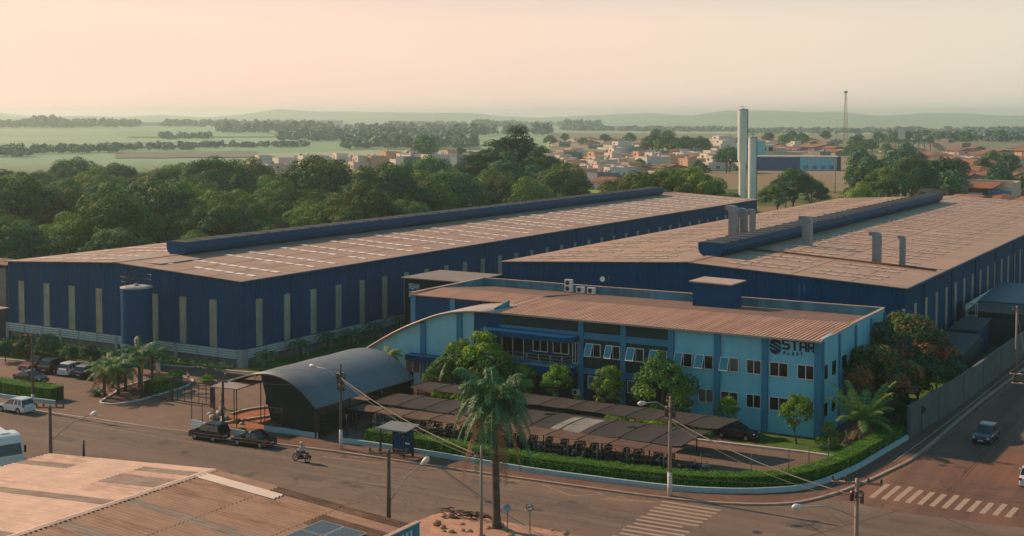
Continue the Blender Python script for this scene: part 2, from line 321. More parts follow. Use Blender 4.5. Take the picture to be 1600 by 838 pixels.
#PART2
# ------------------------------------------------------------------ ground, streets, pavements
def ribbon(mb, pts, wdt, z0, z1, m=0, off=0.0, close=False):
    """a wall or kerb of width wdt that follows pts"""
    P = [Vector((p[0], p[1])) for p in pts]; n = len(P); L = []; Rr = []
    for i in range(n):
        a = P[(i - 1) % n] if (close or i) else P[i]; b = P[(i + 1) % n] if (close or i < n - 1) else P[i]
        d = (b - a).normalized(); nn = Vector((-d.y, d.x)); L.append(P[i] + nn * (off + wdt / 2)); Rr.append(P[i] + nn * (off - wdt / 2))
    vs = []
    for l, r in zip(L, Rr): vs += [(l.x, l.y, z0), (l.x, l.y, z1), (r.x, r.y, z1), (r.x, r.y, z0)]
    fs = []
    for i in range(n if close else n - 1):
        a = 4 * i; b = 4 * ((i + 1) % n)
        for k in range(3): fs.append((a + k, a + k + 1, b + k + 1, b + k))
    if not close: fs += [(3, 2, 1, 0), (4 * n - 4, 4 * n - 3, 4 * n - 2, 4 * n - 1)]
    return mb.add(vs, fs, m)
def smooth_path(pts, k=4):
    out = []; n = len(pts); P = [Vector(p[:2]) for p in pts]
    for i in range(n - 1):
        p0, p1, p2, p3 = P[max(i - 1, 0)], P[i], P[i + 1], P[min(i + 2, n - 1)]
        for j in range(k):
            t = j / k; out.append(0.5 * ((2 * p1) + (p2 - p0) * t + (2 * p0 - 5 * p1 + 4 * p2 - p3) * t * t + (3 * p1 - p0 - 3 * p2 + p3) * t ** 3))
    out.append(P[-1]); return [(p.x, p.y) for p in out]
def sheet(name, pts, z, m): return struct(name, MB().add([(p[0], p[1], z) for p in pts], [tuple(range(len(pts)))]), m)

def tz(x, y):
    d = math.hypot(x, y); az = math.degrees(math.atan2(-x, y))
    if d < 1100: return -0.05
    z = -0.05 + min(1, (d - 1100) / 600) * 3.0 * (math.sin(x / 410 + 1) + math.sin(y / 530 + x / 900))
    if d > 4200:
        n = 0.55 * math.sin(az * 0.35 + 0.6) + 0.35 * math.sin(az * 0.9 + d / 900) + 0.22 * math.sin(az * 2.3 + 2) + 0.12 * math.sin(az * 5.1)
        z += (min(1, (d - 4200) / 3800) ** 1.3) * (44 + 30 * n) + (6 if az < 18 else 0) * min(1, (d - 4200) / 3000)
    return z
mb = MB(); NA, rad = 220, [0, 30, 60, 100, 150, 220, 320, 450, 600, 800, 1000, 1100, 1300, 1600, 1900, 2300, 2700, 3200, 3700, 4200, 4700, 5200, 5800, 6400, 7000, 7600, 8200, 9000]
vs = [(0, 0, -0.05)]
for r_ in rad[1:]:
    for j in range(NA):
        a = 2 * math.pi * j / NA; x, y = r_ * math.sin(a), r_ * math.cos(a); vs.append((x, y, tz(x, y)))
fs = [(0, 1 + (j + 1) % NA, 1 + j) for j in range(NA)]
for i in range(len(rad) - 2):
    b = 1 + i * NA; fs += [(b + j, b + (j + 1) % NA, b + NA + (j + 1) % NA, b + NA + j) for j in range(NA)]
mb.add(vs, fs, 0, True)
gm = bpy.data.materials.new('countryside'); gm.use_nodes = True; t = gm.node_tree; n_, L_ = t.nodes, t.links; bs = n_['Principled BSDF']; bs.inputs['Roughness'].default_value = 1; bs.inputs['Specular IOR Level'].default_value = 0.1
tcg = n_.new('ShaderNodeTexCoord'); co = tcg.outputs['Object']
vo = n_.new('ShaderNodeTexVoronoi'); vo.inputs['Scale'].default_value = 0.0022; vo.inputs['Randomness'].default_value = 0.8
wz = n_.new('ShaderNodeTexNoise'); wz.inputs['Scale'].default_value = 0.004; L_.new(co, wz.inputs['Vector'])
wm = n_.new('ShaderNodeVectorMath'); wm.operation = 'MULTIPLY_ADD'; wm.inputs[1].default_value = (120, 120, 0); L_.new(wz.outputs[1], wm.inputs[0]); L_.new(co, wm.inputs[2]); L_.new(wm.outputs[0], vo.inputs['Vector'])
se = n_.new('ShaderNodeSeparateColor'); L_.new(vo.outputs['Color'], se.inputs[0])
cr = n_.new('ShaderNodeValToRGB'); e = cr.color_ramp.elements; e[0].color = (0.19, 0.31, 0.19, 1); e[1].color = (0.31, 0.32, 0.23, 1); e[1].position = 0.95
for p, c in ((0.35, (0.25, 0.37, 0.23, 1)), (0.6, (0.21, 0.32, 0.21, 1)), (0.8, (0.28, 0.40, 0.26, 1))): q = e.new(p); q.color = c  # field greens paled to stand in for part of the haze
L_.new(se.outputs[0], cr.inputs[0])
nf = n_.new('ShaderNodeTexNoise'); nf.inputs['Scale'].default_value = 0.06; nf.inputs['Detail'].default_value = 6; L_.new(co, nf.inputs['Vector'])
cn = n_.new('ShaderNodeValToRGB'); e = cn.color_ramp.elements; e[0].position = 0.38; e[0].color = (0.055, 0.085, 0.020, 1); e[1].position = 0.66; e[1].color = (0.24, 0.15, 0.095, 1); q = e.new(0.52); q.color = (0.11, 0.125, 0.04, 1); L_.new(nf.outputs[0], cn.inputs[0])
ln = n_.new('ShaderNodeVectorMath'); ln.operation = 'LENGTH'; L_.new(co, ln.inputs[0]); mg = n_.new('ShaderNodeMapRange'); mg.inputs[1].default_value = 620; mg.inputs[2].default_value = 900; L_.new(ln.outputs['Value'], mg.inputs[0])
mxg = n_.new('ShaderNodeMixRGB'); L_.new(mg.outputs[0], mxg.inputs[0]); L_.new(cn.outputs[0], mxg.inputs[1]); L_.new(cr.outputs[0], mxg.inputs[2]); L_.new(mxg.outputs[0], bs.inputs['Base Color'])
struct('ground', mb, gm)

KP = smooth_path([(-150, 85.2), (-128, 86.4), (-107, 87.7), (-88.6, 89.0), (-80, 89.4), (-71.4, 90.3), (-60, 90.9), (-48.3, 91.7), (-40.6, 92.4), (-36.4, 93.4), (-32.9, 95.2), (-30.9, 97.6), (-29.2, 102.3), (-27.8, 109.2), (-26.9, 116.3), (-26.5, 137), (-25.8, 155), (-24.5, 190), (-21.5, 300)], 4)
sheet('front_street', [(-170, 60), (20, 60), (20, 110), (-20, 112), (-60, 112), (-170, 112)], 0.0, ASPH)
TYM = mat('tyre_darkened_asphalt', (0.118, 0.092, 0.076), 0.9, 0.18, 1.2)
mb = MB(); rq = random.Random(6)
def arc_mark(cx, cy, r_, a0, a1, wd, z):
    n = 22; v = []
    for i in range(n + 1):
        a = R(a0 + (a1 - a0) * i / n); w2 = wd / 2 * math.sin(math.pi * min(max(i / n, .06), .94)) ** .5; v += [(cx + (r_ - w2) * math.cos(a), cy + (r_ - w2) * math.sin(a) * .8, z), (cx + (r_ + w2) * math.cos(a), cy + (r_ + w2) * math.sin(a) * .8, z)]
    mb.add(v, [(2 * i, 2 * i + 1, 2 * i + 3, 2 * i + 2) for i in range(n)], 0)
for k in range(13): arc_mark(-63.5 + rq.uniform(-1, 1) + k * .25, 78.5 + rq.uniform(-1, 1), 3.2 + .42 * k, rq.uniform(-20, 10), rq.uniform(60, 130), .16, 0.003 + .0001 * k)
for k in range(6): arc_mark(-33 + k * .4, 86 + k * .3, 6 + k * .9, 170 + rq.uniform(-10, 20), 260, .15, 0.003 + .0001 * k)
for k in range(4): a_ = -100 + k; stripe2 = [(-150, 81.2 + 1.35 * k), (-60, 83.6 + 1.35 * k)]; ribbon(mb, [(p[0], p[1]) for p in smooth_path([stripe2[0], (-105, 82.5 + 1.35 * k + .15 * (-1) ** k), stripe2[1], (-38, 84.0 + 1.3 * k)], 5)], .38, -.01, 0.0036)
struct('tyre_marks', mb, TYM)
mb = MB()
for x, y, r_ in ((-52.3, 84.6, .35), (-83.5, 83.3, .35), (-31.8, 88.2, .35), (-24.3, 113.5, .35), (-20.3, 131, .35)): mb.lathe([(0.01, .0075), (r_, .007)], x, y, 16)
struct('manhole_covers', mb, DSTEEL)
mb = MB()
for k in range(34):
    x, y = (rq.uniform(-110, -34), rq.uniform(80, 90)) if k < 24 else (rq.uniform(-25, -18), rq.uniform(107, 140)); r_ = rq.uniform(.12, .5); n = 11
    mb.add([(x + r_ * rq.uniform(.6, 1.2) * math.cos(2 * math.pi * i / n) * 1.6, y + r_ * rq.uniform(.6, 1.2) * math.sin(2 * math.pi * i / n), .0062 + .0001 * k) for i in range(n)], [tuple(range(n))])
struct('oil_stains', mb, mat('oil_stain', (0.075, 0.056, 0.047), .7, .25, 3))
mb = MB()
for x, y, a, b in ((-47.5, 86.2, 2.6, 1.4), (-70.5, 82.0, 3.4, 1.2), (-88, 84.8, 2.2, 1.0), (-30.5, 90.5, 2.4, 1.6), (-56.5, 88.3, 1.8, .9), (-98, 80.5, 3, 1.3)): mb.quad((x, y, .0042), (x + a, y + .12, .0042), (x + a - .1, y + b, .0042), (x - .15, y + b, .0042))
struct('asphalt_patches', mb, mat('newer_asphalt_patch', (0.100, 0.080, 0.070), 0.9, 0.12, 1.5, bump=0.01))
sheet('side_street', [(-31.5, 99.3), (-24, 98.2), (-12, 99.5), (-9.5, 101), (-8, 300), (-26, 300), (-36, 110)], 0.004, ASPHR)
sheet('red_earth_verge', [(-13.5, 97.5), (-10, 94), (6, 92), (10, 130), (-12.5, 128), (-13.0, 106)], 0.010, REDE)
yard = [p for p in KP] + [(-21.5, 310), (-150, 310)]
sheet('factory_yard', yard, 0.012, PAVE)
# kerbs: raised stone along the sidewalk, flush strip before the gate
i0 = [i for i, p in enumerate(KP) if p[0] > -81.5][0]
mb = MB(); ribbon(mb, KP[:i0 + 1], 0.35, -0.02, 0.03, 0); struct('flush_kerb', mb, KERB)
mb = MB(); kp2 = [(-81.6, 91.0), (-81.3, 90.2)] + KP[i0:]
ribbon(mb, kp2, 0.28, -0.02, 0.14); struct('kerb', mb, KERB)
LW1 = [(-90.2, 91.0), (-85.3, 90.3), (-82.6, 90.2)]
LW2 = [(-82.4, 92.7), (-79.5, 92.9), (-76.1, 93.0)]
LW3 = smooth_path([(-73.6, 92.9), (-68.9, 93.2), (-62.0, 93.2), (-54.0, 93.1), (-47.0, 93.6), (-41.5, 94.3), (-37.8, 95.5), (-34.6, 97.4), (-31.9, 100.5), (-30.3, 107.0), (-29.6, 114), (-29.0, 120.6)], 3)
WL = [(-29.0, 120.8), (-27.9, 137), (-27.2, 161.7), (-26.0, 200), (-22.8, 300)]
sw = [(p[0], p[1]) for p in KP[i0:]] + [(-22.8, 299)] + [(p[0], p[1]) for p in WL[::-1]][1:] + LW3[::-1] + [(-76.1, 93.2), (-82, 92.9), (-81.5, 91.0)]
struct('sidewalk', MB().slab([(p[0], p[1], 0.125) for p in sw], 0.12), SIDEW)
# second narrow kerb strip by the side-street wall
mb = MB(); ribbon(mb, [(-28.1, 112), (-27.6, 122), (-27.0, 137), (-26.4, 161), (-25.2, 200)], 0.12, 0.126, 0.145); struct('gutter_line', mb, KERB)
# markings
def stripe(mb, x0, y0, x1, y1, wd, z=0.010):
    d = Vector((x1 - x0, y1 - y0)).normalized(); n = Vector((-d.y, d.x)) * wd / 2
    mb.quad((x0 + n.x, y0 + n.y, z), (x0 - n.x, y0 - n.y, z), (x1 - n.x, y1 - n.y, z), (x1 + n.x, y1 + n.y, z))
mb = MB()
for k in range(13):
    y = 91.6 - k * 0.86
    stripe(mb, -40.75 + 0.03 * k + (0.2 if k % 3 == 1 else 0), y, -36.0 - (0.9 if k in (6, 9) else 0), y + 0.12, 0.34, 0.006)
struct('front_crosswalk', mb, PAINT)
mb = MB()
for k in range(12):
    x = -27.0 + k * 0.92; stripe(mb, x, 100.9 + 0.02 * k, x + 0.15, 105.4 - 0.13 * k + (0.4 if k % 4 == 2 else 0), 0.42, 0.010)
struct('side_crosswalk', mb, PAINT)
mb = MB()                                          # faded triangular and hatched parking marks along the kerb
for a, b in (((-51.5, 91.0), (-47.6, 89.3)), ((-47.6, 89.3), (-45.6, 91.0)), ((-51.3, 90.9), (-45.8, 91.1)), ((-72.0, 88.7), (-69.0, 90.1)), ((-72.0, 88.6), (-66.2, 89.3)), ((-69.0, 90.1), (-62, 90.3)), ((-65, 90.15), (-53, 90.6)), ((-57.5, 90.65), (-51.5, 91.0)),
             ((-45.2, 89.6), (-43.9, 91.4)), ((-45.2, 89.6), (-41.3, 91.0))):
    stripe(mb, *a, *b, 0.13, 0.005)
for k in range(7): stripe(mb, -44.9 + k * 0.55, 89.75 + k * 0.2, -43.6 + k * 0.5, 91.15 + k * 0.05, 0.10, 0.005)
struct('parking_marks', mb, PAINTY)
mb = MB()
for o in (0, 0.28): stripe(mb, -22.15 + o, 103, -21.6 + o, 190, 0.07, 0.009)
for k in range(14): stripe(mb, -22.3 + 0.006 * k * 6, 106 + k * 6, -22.27 + 0.006 * k * 6, 107.2 + k * 6, 0.16, 0.012)
stripe(mb, -27, 106.3, -14, 105.2, 0.10, 0.009); stripe(mb, -21.5, 99, -12, 92, 0.10, 0.006)
stripe(mb, -60, 85.0, -36, 86.2, 0.05, 0.005); stripe(mb, -30, 97, -14, 78, 0.06, 0.006); stripe(mb, -22, 104, -34, 76, 0.06, 0.008)
struct('road_seams', mb, LINE)
# planted ground
sheet('office_lawn', [(-48, 113.0), (-42, 112.2), (-33.2, 112.0), (-30.6, 117), (-29.3, 122), (-28.6, 135), (-27.8, 175), (-34, 175), (-34, 124), (-36.2, 116.9), (-48, 116.9)], 0.024, LAWN)
sheet('side_bed', [(-84, 109.8), (-75, 111.5), (-48, 113), (-48, 116.9), (-88, 116.9)], 0.020, SOIL)
sheet('grass_strip', [(-105.6, 114.9), (-103.4, 113.6), (-99, 116), (-92, 117.2), (-92, 122), (-98, 133), (-101, 140), (-105.6, 140)], 0.022, LAWN)
sheet('warehouse_bed', [(-147, 104.2), (-134, 104.2), (-131, 105.0), (-114.7, 111.4), (-103.4, 113.4), (-105.8, 115.0), (-148, 115.0)], 0.020, mat('bed_soil_and_grass', (0.06, 0.055, 0.022), 0.95, 0.4, 0.6, bump=0.03, c2=(0.035, 0.07, 0.012)))
mb = MB(); ribbon(mb, smooth_path([(-150, 104.0), (-134, 104.1), (-128, 106.2), (-114.7, 111.6), (-103.2, 113.2), (-98, 114.8)], 3), 0.25, 0, 0.16); struct('bed_kerb', mb, KERBW)
mb = MB(); ribbon(mb, [(-60, 110.2), (-44.4, 110.6), (-36.2, 111.3), (-32.8, 111.2), (-31.6, 112.5)], 0.3, 0, 0.2); struct('lawn_kerb', mb, KERBW)
# planted island at the gate of the car park
ISL = smooth_path([(-106.6, 95.0), (-105.4, 93.2), (-103.6, 93.6), (-102.8, 96.2), (-103.2, 100), (-103.8, 104), (-106, 107), (-109.5, 106), (-109.5, 100.5), (-107.8, 97.2), (-106.6, 95.0)], 3)
sheet('island_soil', ISL[:-1], 0.05, SOIL)
mb = MB(); ribbon(mb, ISL[:-1], 0.24, 0, 0.17, close=True); struct('island_kerb', mb, KERBW)
# round bed of red earth by the gate and its edging
RB = [(-89.9, 95.4), (-88.6, 93.4), (-86.6, 92.5), (-84.0, 93.2), (-80.5, 93.9), (-78.5, 96.8), (-80.6, 99.6), (-84.5, 101.4), (-88.2, 101.0), (-89.9, 98.6)]
RB = smooth_path(RB + RB[:1], 3)[:-1]
sheet('red_earth_bed', RB, 0.03, REDE)
mb = MB(); ribbon(mb, [p for p in RB if p[0] < -83.2 and not (p[1] < 94 and p[0] > -87.5)][:18], 0.25, 0.0, 0.22); struct('bed_edging', mb, KERBW)
for nm, P_ in (('gate_wall', LW1), ('front_low_wall', LW2), ('long_low_wall', LW3)):
    mb = MB(); ribbon(mb, P_, 0.22, 0.0, 0.62 if nm != 'long_low_wall' else 0.55)
    o = mb.build(nm.replace('gate_', 'low_').replace('front_low', 'low').replace('long_low', 'low'), WALLB, origin=(P_[0][0], P_[0][1], 0))
    tag(o, {'gate_wall': 'short pale blue low wall behind the black minivan at the gate', 'front_low_wall': 'short pale blue low wall in front of the arched blue canopy', 'long_low_wall': 'long pale blue low wall at the foot of the clipped hedge round the corner'}[nm], 'low wall')
# side-street concrete wall
mb = MB(); ribbon(mb, WL, 0.22, 0, 3.1); ribbon(mb, WL, 0.30, 3.1, 3.18)
for i in range(14):
    y = 121 + i * 9.0; x = np.interp(y, [p[1] for p in WL], [p[0] for p in WL]); mb.box(x + 0.10, y - 0.12, 0, x + 0.17, y + 0.12, 3.1)
tag(mb.build('boundary_wall', mat('stained_grey_wall', (0.100, 0.122, 0.125), 0.9, 0.25, 0.35, bump=0.02, big=(0.4, 0.6, (0.09, 0.10, 0.095))), origin=(-29, 120.8, 0)), 'tall stained grey concrete wall along the side street', 'wall')
# dirt mound in front with rocks
mb = MB(); rr = random.Random(3); nx = 26; ny = 16
vs = []
for j in range(ny):
    for i in range(nx):
        a = i / (nx - 1); b = j / (ny - 1); x = -54.5 + a * 14; y = 68 + b * 13.2
        e_ = math.sin(math.pi * min(max(a, 0), 1)) ** 0.6 * math.sin(math.pi * b) ** 0.5
        vs.append((x, y, -0.03 + e_ * (0.30 + 0.22 * rr.random())))
mb.add(vs, [(j * nx + i, j * nx + i + 1, (j + 1) * nx + i + 1, (j + 1) * nx + i) for j in range(ny - 1) for i in range(nx - 1)], 0, True)
struct('dirt_mound', mb, DIRT)
#PART3
# ------------------------------------------------------------------ long blue warehouses
def warehouse(name, label, x0, x1, y0, y1, ze, zr, vent, rows, lanes, front_strips, side_strips, seed):
    T = thing(name, (x1, y0, 0), label, 'warehouse'); xr = (x0 + x1) / 2; rr = random.Random(seed)
    zz = lambda x: zr - (zr - ze) * abs(x - xr) / (x1 - xr)
    # wall: gable faces and long faces, above a masonry base
    mb = MB()
    prof = [(x0, 2.1), (x1, 2.1), (x1, ze), (xr, zr), (x0, ze)]
    for y, fl in ((y0, False), (y1, True)):
        v = [(p[0], y, p[1]) for p in prof]; mb.add(v if not fl else v[::-1], [tuple(range(5))], 0)
    mb.quad((x1, y0, 2.1), (x1, y1, 2.1), (x1, y1, ze), (x1, y0, ze), 1); mb.quad((x0, y1, 2.1), (x0, y0, 2.1), (x0, y0, ze), (x0, y1, ze), 1)
    mb.add([(x0, y0, 2.1), (x1, y0, 2.1), (x1, y1, 2.1), (x0, y1, 2.1)], [(0, 3, 2, 1)], 0)
    mb.build('wall', [NAVY, NAVYX], T)
    mb = MB().box(x0 + 0.12, y0 + 0.12, 0, x1 - 0.12, y1 - 0.12, 2.1); mb.build('masonry_base', CONC, T)
    # roof sheets with a thin overhang, skylights set in rows
    mb = MB(); o = 0.35
    for s in (-1, 1):
        xe = xr + s * (x1 - xr + o); zl = zz(xe) + 0.12; zt = zr + 0.12
        a = [(xr, y0 - o, zt), (xe, y0 - o, zl), (xe, y1 + o, zl), (xr, y1 + o, zt)]
        if s < 0: a = a[::-1]
        mb.slab(a, 0.10, 0)
    mb.box(xr - 0.5, y0 - o, zr + 0.10, xr + 0.5, y1 + o, zr + 0.16, 0)
    for (xa, xb, n) in lanes:
        stp = (xb - xa) / n
        for y in rows:
            for k in range(n):
                if rr.random() < 0.05: continue
                q0 = xa + k * stp + 0.12 * stp; q1 = xa + (k + 1) * stp - 0.12 * stp; yy = y + (0.16 * k if len(lanes) > 2 else 0)
                mb.slab([(q0, yy, zz(q0) + 0.20), (q1, yy, zz(q1) + 0.20), (q1, yy + 0.85, zz(q1) + 0.20), (q0, yy + 0.85, zz(q0) + 0.20)], 0.07, 1)
    mb.build('roof', [ROOFT, SKYL if x1 < -100 else SKYD], T)
    G_ = MB().box(x1 + o - 0.02, y0 - o, ze - 0.10, x1 + o + 0.16, y1 + o, ze + 0.05); G_.build('gutter', NAVYP, T)
    y = y0 + 9
    while y < y1: MB().tube([(x1 + 0.12, y, 2.1), (x1 + 0.12, y, ze - 0.6), (x1 + o, y, ze - 0.08)], 0.07, 6).build('downpipe', NAVYP, T); y += 15.3
    mb = MB()
    for s in (-1, 1):
        for fr_ in (0.24, 0.5, 0.77):
            xa = xr + s * (x1 - xr) * fr_; mb.box(xa - 0.05, y0 - o, zz(xa) + 0.125, xa + 0.05, y1 + o, zz(xa) + 0.145, 0)  # darker strip along each sheet lap
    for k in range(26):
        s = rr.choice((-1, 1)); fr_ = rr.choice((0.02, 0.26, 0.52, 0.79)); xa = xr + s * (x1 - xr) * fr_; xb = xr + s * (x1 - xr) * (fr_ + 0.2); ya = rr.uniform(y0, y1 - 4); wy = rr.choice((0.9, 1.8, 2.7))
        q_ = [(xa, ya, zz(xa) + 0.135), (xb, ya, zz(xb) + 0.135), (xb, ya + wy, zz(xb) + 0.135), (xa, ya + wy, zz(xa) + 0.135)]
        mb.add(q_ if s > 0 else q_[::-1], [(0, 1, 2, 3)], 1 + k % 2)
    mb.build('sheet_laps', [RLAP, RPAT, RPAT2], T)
    # ridge ventilator: a flared trough with a shallow curved lid
    va, vb, vx = vent
    mb = MB(); zb = zr + 0.05
    mb.extr([(vx - 1.0, zb), (vx + 1.0, zb), (vx + 1.55, zb + 0.42), (vx + 1.76, zb + 0.95), (vx + 1.76, zb + 1.78), (vx - 1.76, zb + 1.78), (vx - 1.76, zb + 0.95), (vx - 1.55, zb + 0.42)], 1, va, vb, 0)
    V = mb.build('ridge_vent', NAVYP, T)
    mb = MB(); mb.extr([(vx - 1.78, zb + 1.78), (vx + 1.78, zb + 1.78), (vx + 1.2, zb + 1.83), (vx, zb + 1.86), (vx - 1.2, zb + 1.83)], 1, va - 0.05, vb, 0)
    y = va + 3
    while y < vb: mb.box(vx - 1.80, y, zb + 1.75, vx + 1.80, y + 0.08, zb + 1.89, 0); y += 3.4
    lid = mb.build('vent_lid', mat(name + '_lid', (0.030, 0.038, 0.050), 0.8, 0.25, 0.6), V, origin=(vx, va, zb)); lid.location = Vector((vx, va, zb)) - parent_pos(V)
    # white louvre band in bays between posts
    def bays(p, ln, ax):
        k = 0; a = 0
        while a < ln - 0.2:
            b = min(a + 3.5, ln)
            mbl = MB()
            for z in (1.02, 1.30, 1.58, 1.86):
                if ax == 0: mbl.box(p[0] + a + 0.08, p[1] - 0.30, z, p[0] + b - 0.08, p[1] - 0.24, z + 0.20)
                else: mbl.box(p[0] + 0.24, p[1] + a + 0.08, z, p[0] + 0.30, p[1] + b - 0.08, z + 0.20)
            mbl.build('louvre', LOUV, T)
            wp = 0.24 if k % 3 == 0 else 0.07; mbp = MB()
            if ax == 0: mbp.box(p[0] + a - wp, p[1] - 0.36, 0 if k % 3 == 0 else 0.98, p[0] + a + wp, p[1] - 0.2, 2.12)
            else: mbp.box(p[0] + 0.2, p[1] + a - wp, 0 if k % 3 == 0 else 0.98, p[0] + 0.36, p[1] + a + wp, 2.12)
            mbp.build('post', CONCL, T); a = b; k += 1
    if front_strips: bays((x0, y0), x1 - x0 - 0.5, 0)
    bays((x1, y0 + 0.5), min(y1 - y0, 110) - 1, 1)
    if front_strips: MB().box(x1 - 0.45, y0 - 0.37, 0, x1 + 0.37, y0 + 0.5, 2.13).build('corner_post', CONCL, T)
    for x in front_strips: MB().box(x - 0.56, y0 - 0.06, 2.15, x + 0.56, y0 + 0.04, 7.85).build('window', PANELW, T)
    for y in side_strips: MB().box(x1 - 0.04, y - 0.56, 2.15, x1 + 0.06, y + 0.56, 7.9 if x1 < -100 else 8.0).build('window', PANELW, T)
    return T
rows1 = [118.6 + 11.2 * k + d for k in range(16) for d in (0, 4.4) if 118.6 + 11.2 * k + d < 289]
W1 = warehouse('warehouse', 'long blue warehouse with tan roof, a round blue tank before its gable', -148, -106, 115.3, 292, 10.3, 11.35, (125.6, 281.5, -127),
               rows1, [(-146.3, -131, 9), (-122.6, -107.0, 9)], [-145.3, -140.3, -135.4, -130.3, -125.3, -120.3, -115.5, -110.5], [118.4 + 5.12 * k for k in range(34)], 1)
rows3 = [y for k in range(19) for y in (152.5 + 8.2 * k, 155.4 + 8.2 * k)]
W3 = warehouse('warehouse', 'blue warehouse behind the office with tall grey ducts on its roof', -90, -36.5, 149.5, 306, 10.3, 11.75, (157.0, 283.5, -63.2),
               rows3, [(-88, -79.5, 5), (-76.5, -67.5, 5), (-59.5, -51.0, 5), (-48.5, -40.0, 5)], [], [149.0 + 5.5 * k for k in range(28)], 2)
# small wall vents and apron sheet near the first ventilator are part of the first warehouse
MB().slab([(-131, 117.5, 11.42), (-121.5, 117.5, 11.34), (-121.5, 124.8, 11.34), (-131, 124.8, 11.42)], 0.03).build('roof_patch', mat('pale_roof_sheet', (0.36, 0.29, 0.25), 0.5, 0.1, 0.5), W1)

# ducts on the roof of the second warehouse
def duct(x, y, z, h, s, label, hood=1, dx=-1):
    T = thing('roof_duct', (x, y, z), label, 'duct', 'ventilation ducts on the blue warehouse')
    mb = MB().box(x - s, y - s, z - 0.3, x + s, y + s, z + h)
    for k in range(1, int(h / 1.3) + 1): mb.box(x - s - 0.04, y - s - 0.04, z + k * 1.3, x + s + 0.04, y + s + 0.04, z + k * 1.3 + 0.06)
    mb.build('shaft', STEEL, T)
    mb = MB(); pf_ = [(s, h), (s, h + .35 * s), (.72 * s, h + .95 * s), (.2 * s, h + 1.3 * s), (-.5 * s, h + 1.42 * s), (-1.75 * s, h + 1.38 * s), (-2.0 * s, h + 1.1 * s), (-1.75 * s, h + .35 * s), (-1.2 * s, h + .30 * s), (-s, h)]
    mb.extr([(x + a, z + b) for a, b in pf_], 1, y - s * .97, y + s * .97, 0)
    mb.extr([(x - 2.06 * s, z + h + 1.02 * s), (x - 1.80 * s, z + h + .38 * s), (x - 1.76 * s, z + h + .40 * s), (x - 2.02 * s, z + h + 1.04 * s)], 1, y - s * .85, y + s * .85, 1)
    mb.build('hood', [STEEL, BLACK], T)
    MB().box(x - s - 0.25, y - s - 0.25, z - 0.1, x + s + 0.25, y + s + 0.25, z + 0.12).build('collar', CONCL, T)
duct(-57.5, 179.2, 11.5, 3.5, 0.60, 'tall grey duct with a bent hood standing just before the ridge vent')
duct(-44.8, 168.6, 10.8, 3.5, 0.50, 'broad grey duct with a bent hood, on the front slope between two others')
duct(-41.7, 169.4, 10.6, 3.5, 0.33, 'thin grey duct, the one nearest the street eave')
duct(-72.8, 190.3, 11.3, 3.9, 0.66, 'wide grey duct with a bent hood behind the near end of the ridge vent')
duct(-72.0, 192.6, 11.3, 3.6, 0.50, 'grey duct standing close behind the widest duct')
duct(-72.8, 198.6, 11.3, 3.2, 0.40, 'slim grey duct with a curved hood, the rearmost behind the ridge vent')
mb = MB().tube([(-64, 166.5, 11.95), (-57.5, 168.0, 11.75), (-44.8, 167.2, 11.05), (-36.8, 166.8, 10.6)], 0.12, 6); mb.tube([(-63, 168.4, 11.95), (-44.8, 168.0, 11.05), (-37.2, 167.6, 10.6)], 0.08, 6)
tag(mb.build('roof_pipes', RUST, origin=(-57, 168, 11.5)), 'rusty pipes lying across the roof at the feet of the ducts', 'pipes')

# round blue tank with a railing
T = thing('storage_tank', (-118.5, 110.6, 0), 'tall round blue tank with white lid and a handrail, in front of the gable', 'tank')
MB().lathe([(1.85, 0), (1.85, 9.35)], -118.5, 110.6, 40).build('shell', NAVYP, T)
MB().lathe([(1.92, 9.3), (1.92, 9.42), (1.2, 9.55), (0.01, 9.6)], -118.5, 110.6, 40).build('lid', CONCL, T)
mb = MB()
for z in (10.15, 10.75): mb.torus((-118.5, 110.6, z), 2, 1.75, 0.035, 32, 5)
for k in range(8):
    a = k * math.pi / 4; mb.tube([(-118.5 + 1.75 * math.cos(a), 110.6 + 1.75 * math.sin(a), 9.3), (-118.5 + 1.75 * math.cos(a), 110.6 + 1.75 * math.sin(a), 10.75)], 0.02, 4)
mb.build('handrail', DSTEEL, T)
mb = MB().lathe([(0.25, 9.55), (0.25, 9.8), (0.02, 9.95)], -118.3, 110.4, 10); mb.build('vent_cap', CONCL, T)
MB().box(-120.55, 110.2, 0, -120.36, 110.6, 9.3).build('pipe_riser', CONCL, T)

# neighbour's tan-roofed shed at the left edge with a dish
T = thing('shed', (-168, 118, 0), 'low shed with brown roof beyond the left gable of the long warehouse', 'shed')
MB().box(-175, 117.6, 0, -151.5, 120.4, 9.0).build('wall', CONC, T)
MB().slab([(-176, 117, 9.9), (-150.6, 117, 9.5), (-150.6, 121, 9.7), (-176, 121, 10.1)], 0.2).build('roof', ROOFG, T)
T = thing('satellite_dish', (-151, 113.6, 3.7), 'teal satellite dish on a ledge at the left edge', 'dish')
MB().lathe([(0.02, 0), (0.5, 0.08), (0.85, 0.25), (0.88, 0.27), (0.5, 0.13), (0.02, 0.05)], 0, 0, 20).xf(Matrix.Translation((-151, 113.6, 4.9)) @ Matrix.Rotation(R(70), 4, 'X') @ Matrix.Rotation(R(20), 4, 'Y')).build('reflector', PARA, T)
MB().tube([(-151, 113.8, 3.7), (-151, 113.7, 4.9)], 0.05).build('mast', STEEL, T)
T = thing('ledge_block', (-152, 114, 0), 'tan concrete ledge under the satellite dish', 'ledge'); MB().box(-155, 113, 0, -150.0, 117, 3.5).build('masonry', CONC, T); MB().slab([(-155.3, 112.7, 3.72), (-149.7, 112.7, 3.72), (-149.7, 117, 3.72), (-155.3, 117, 3.72)], 0.2).build('slab_top', COPE, T)

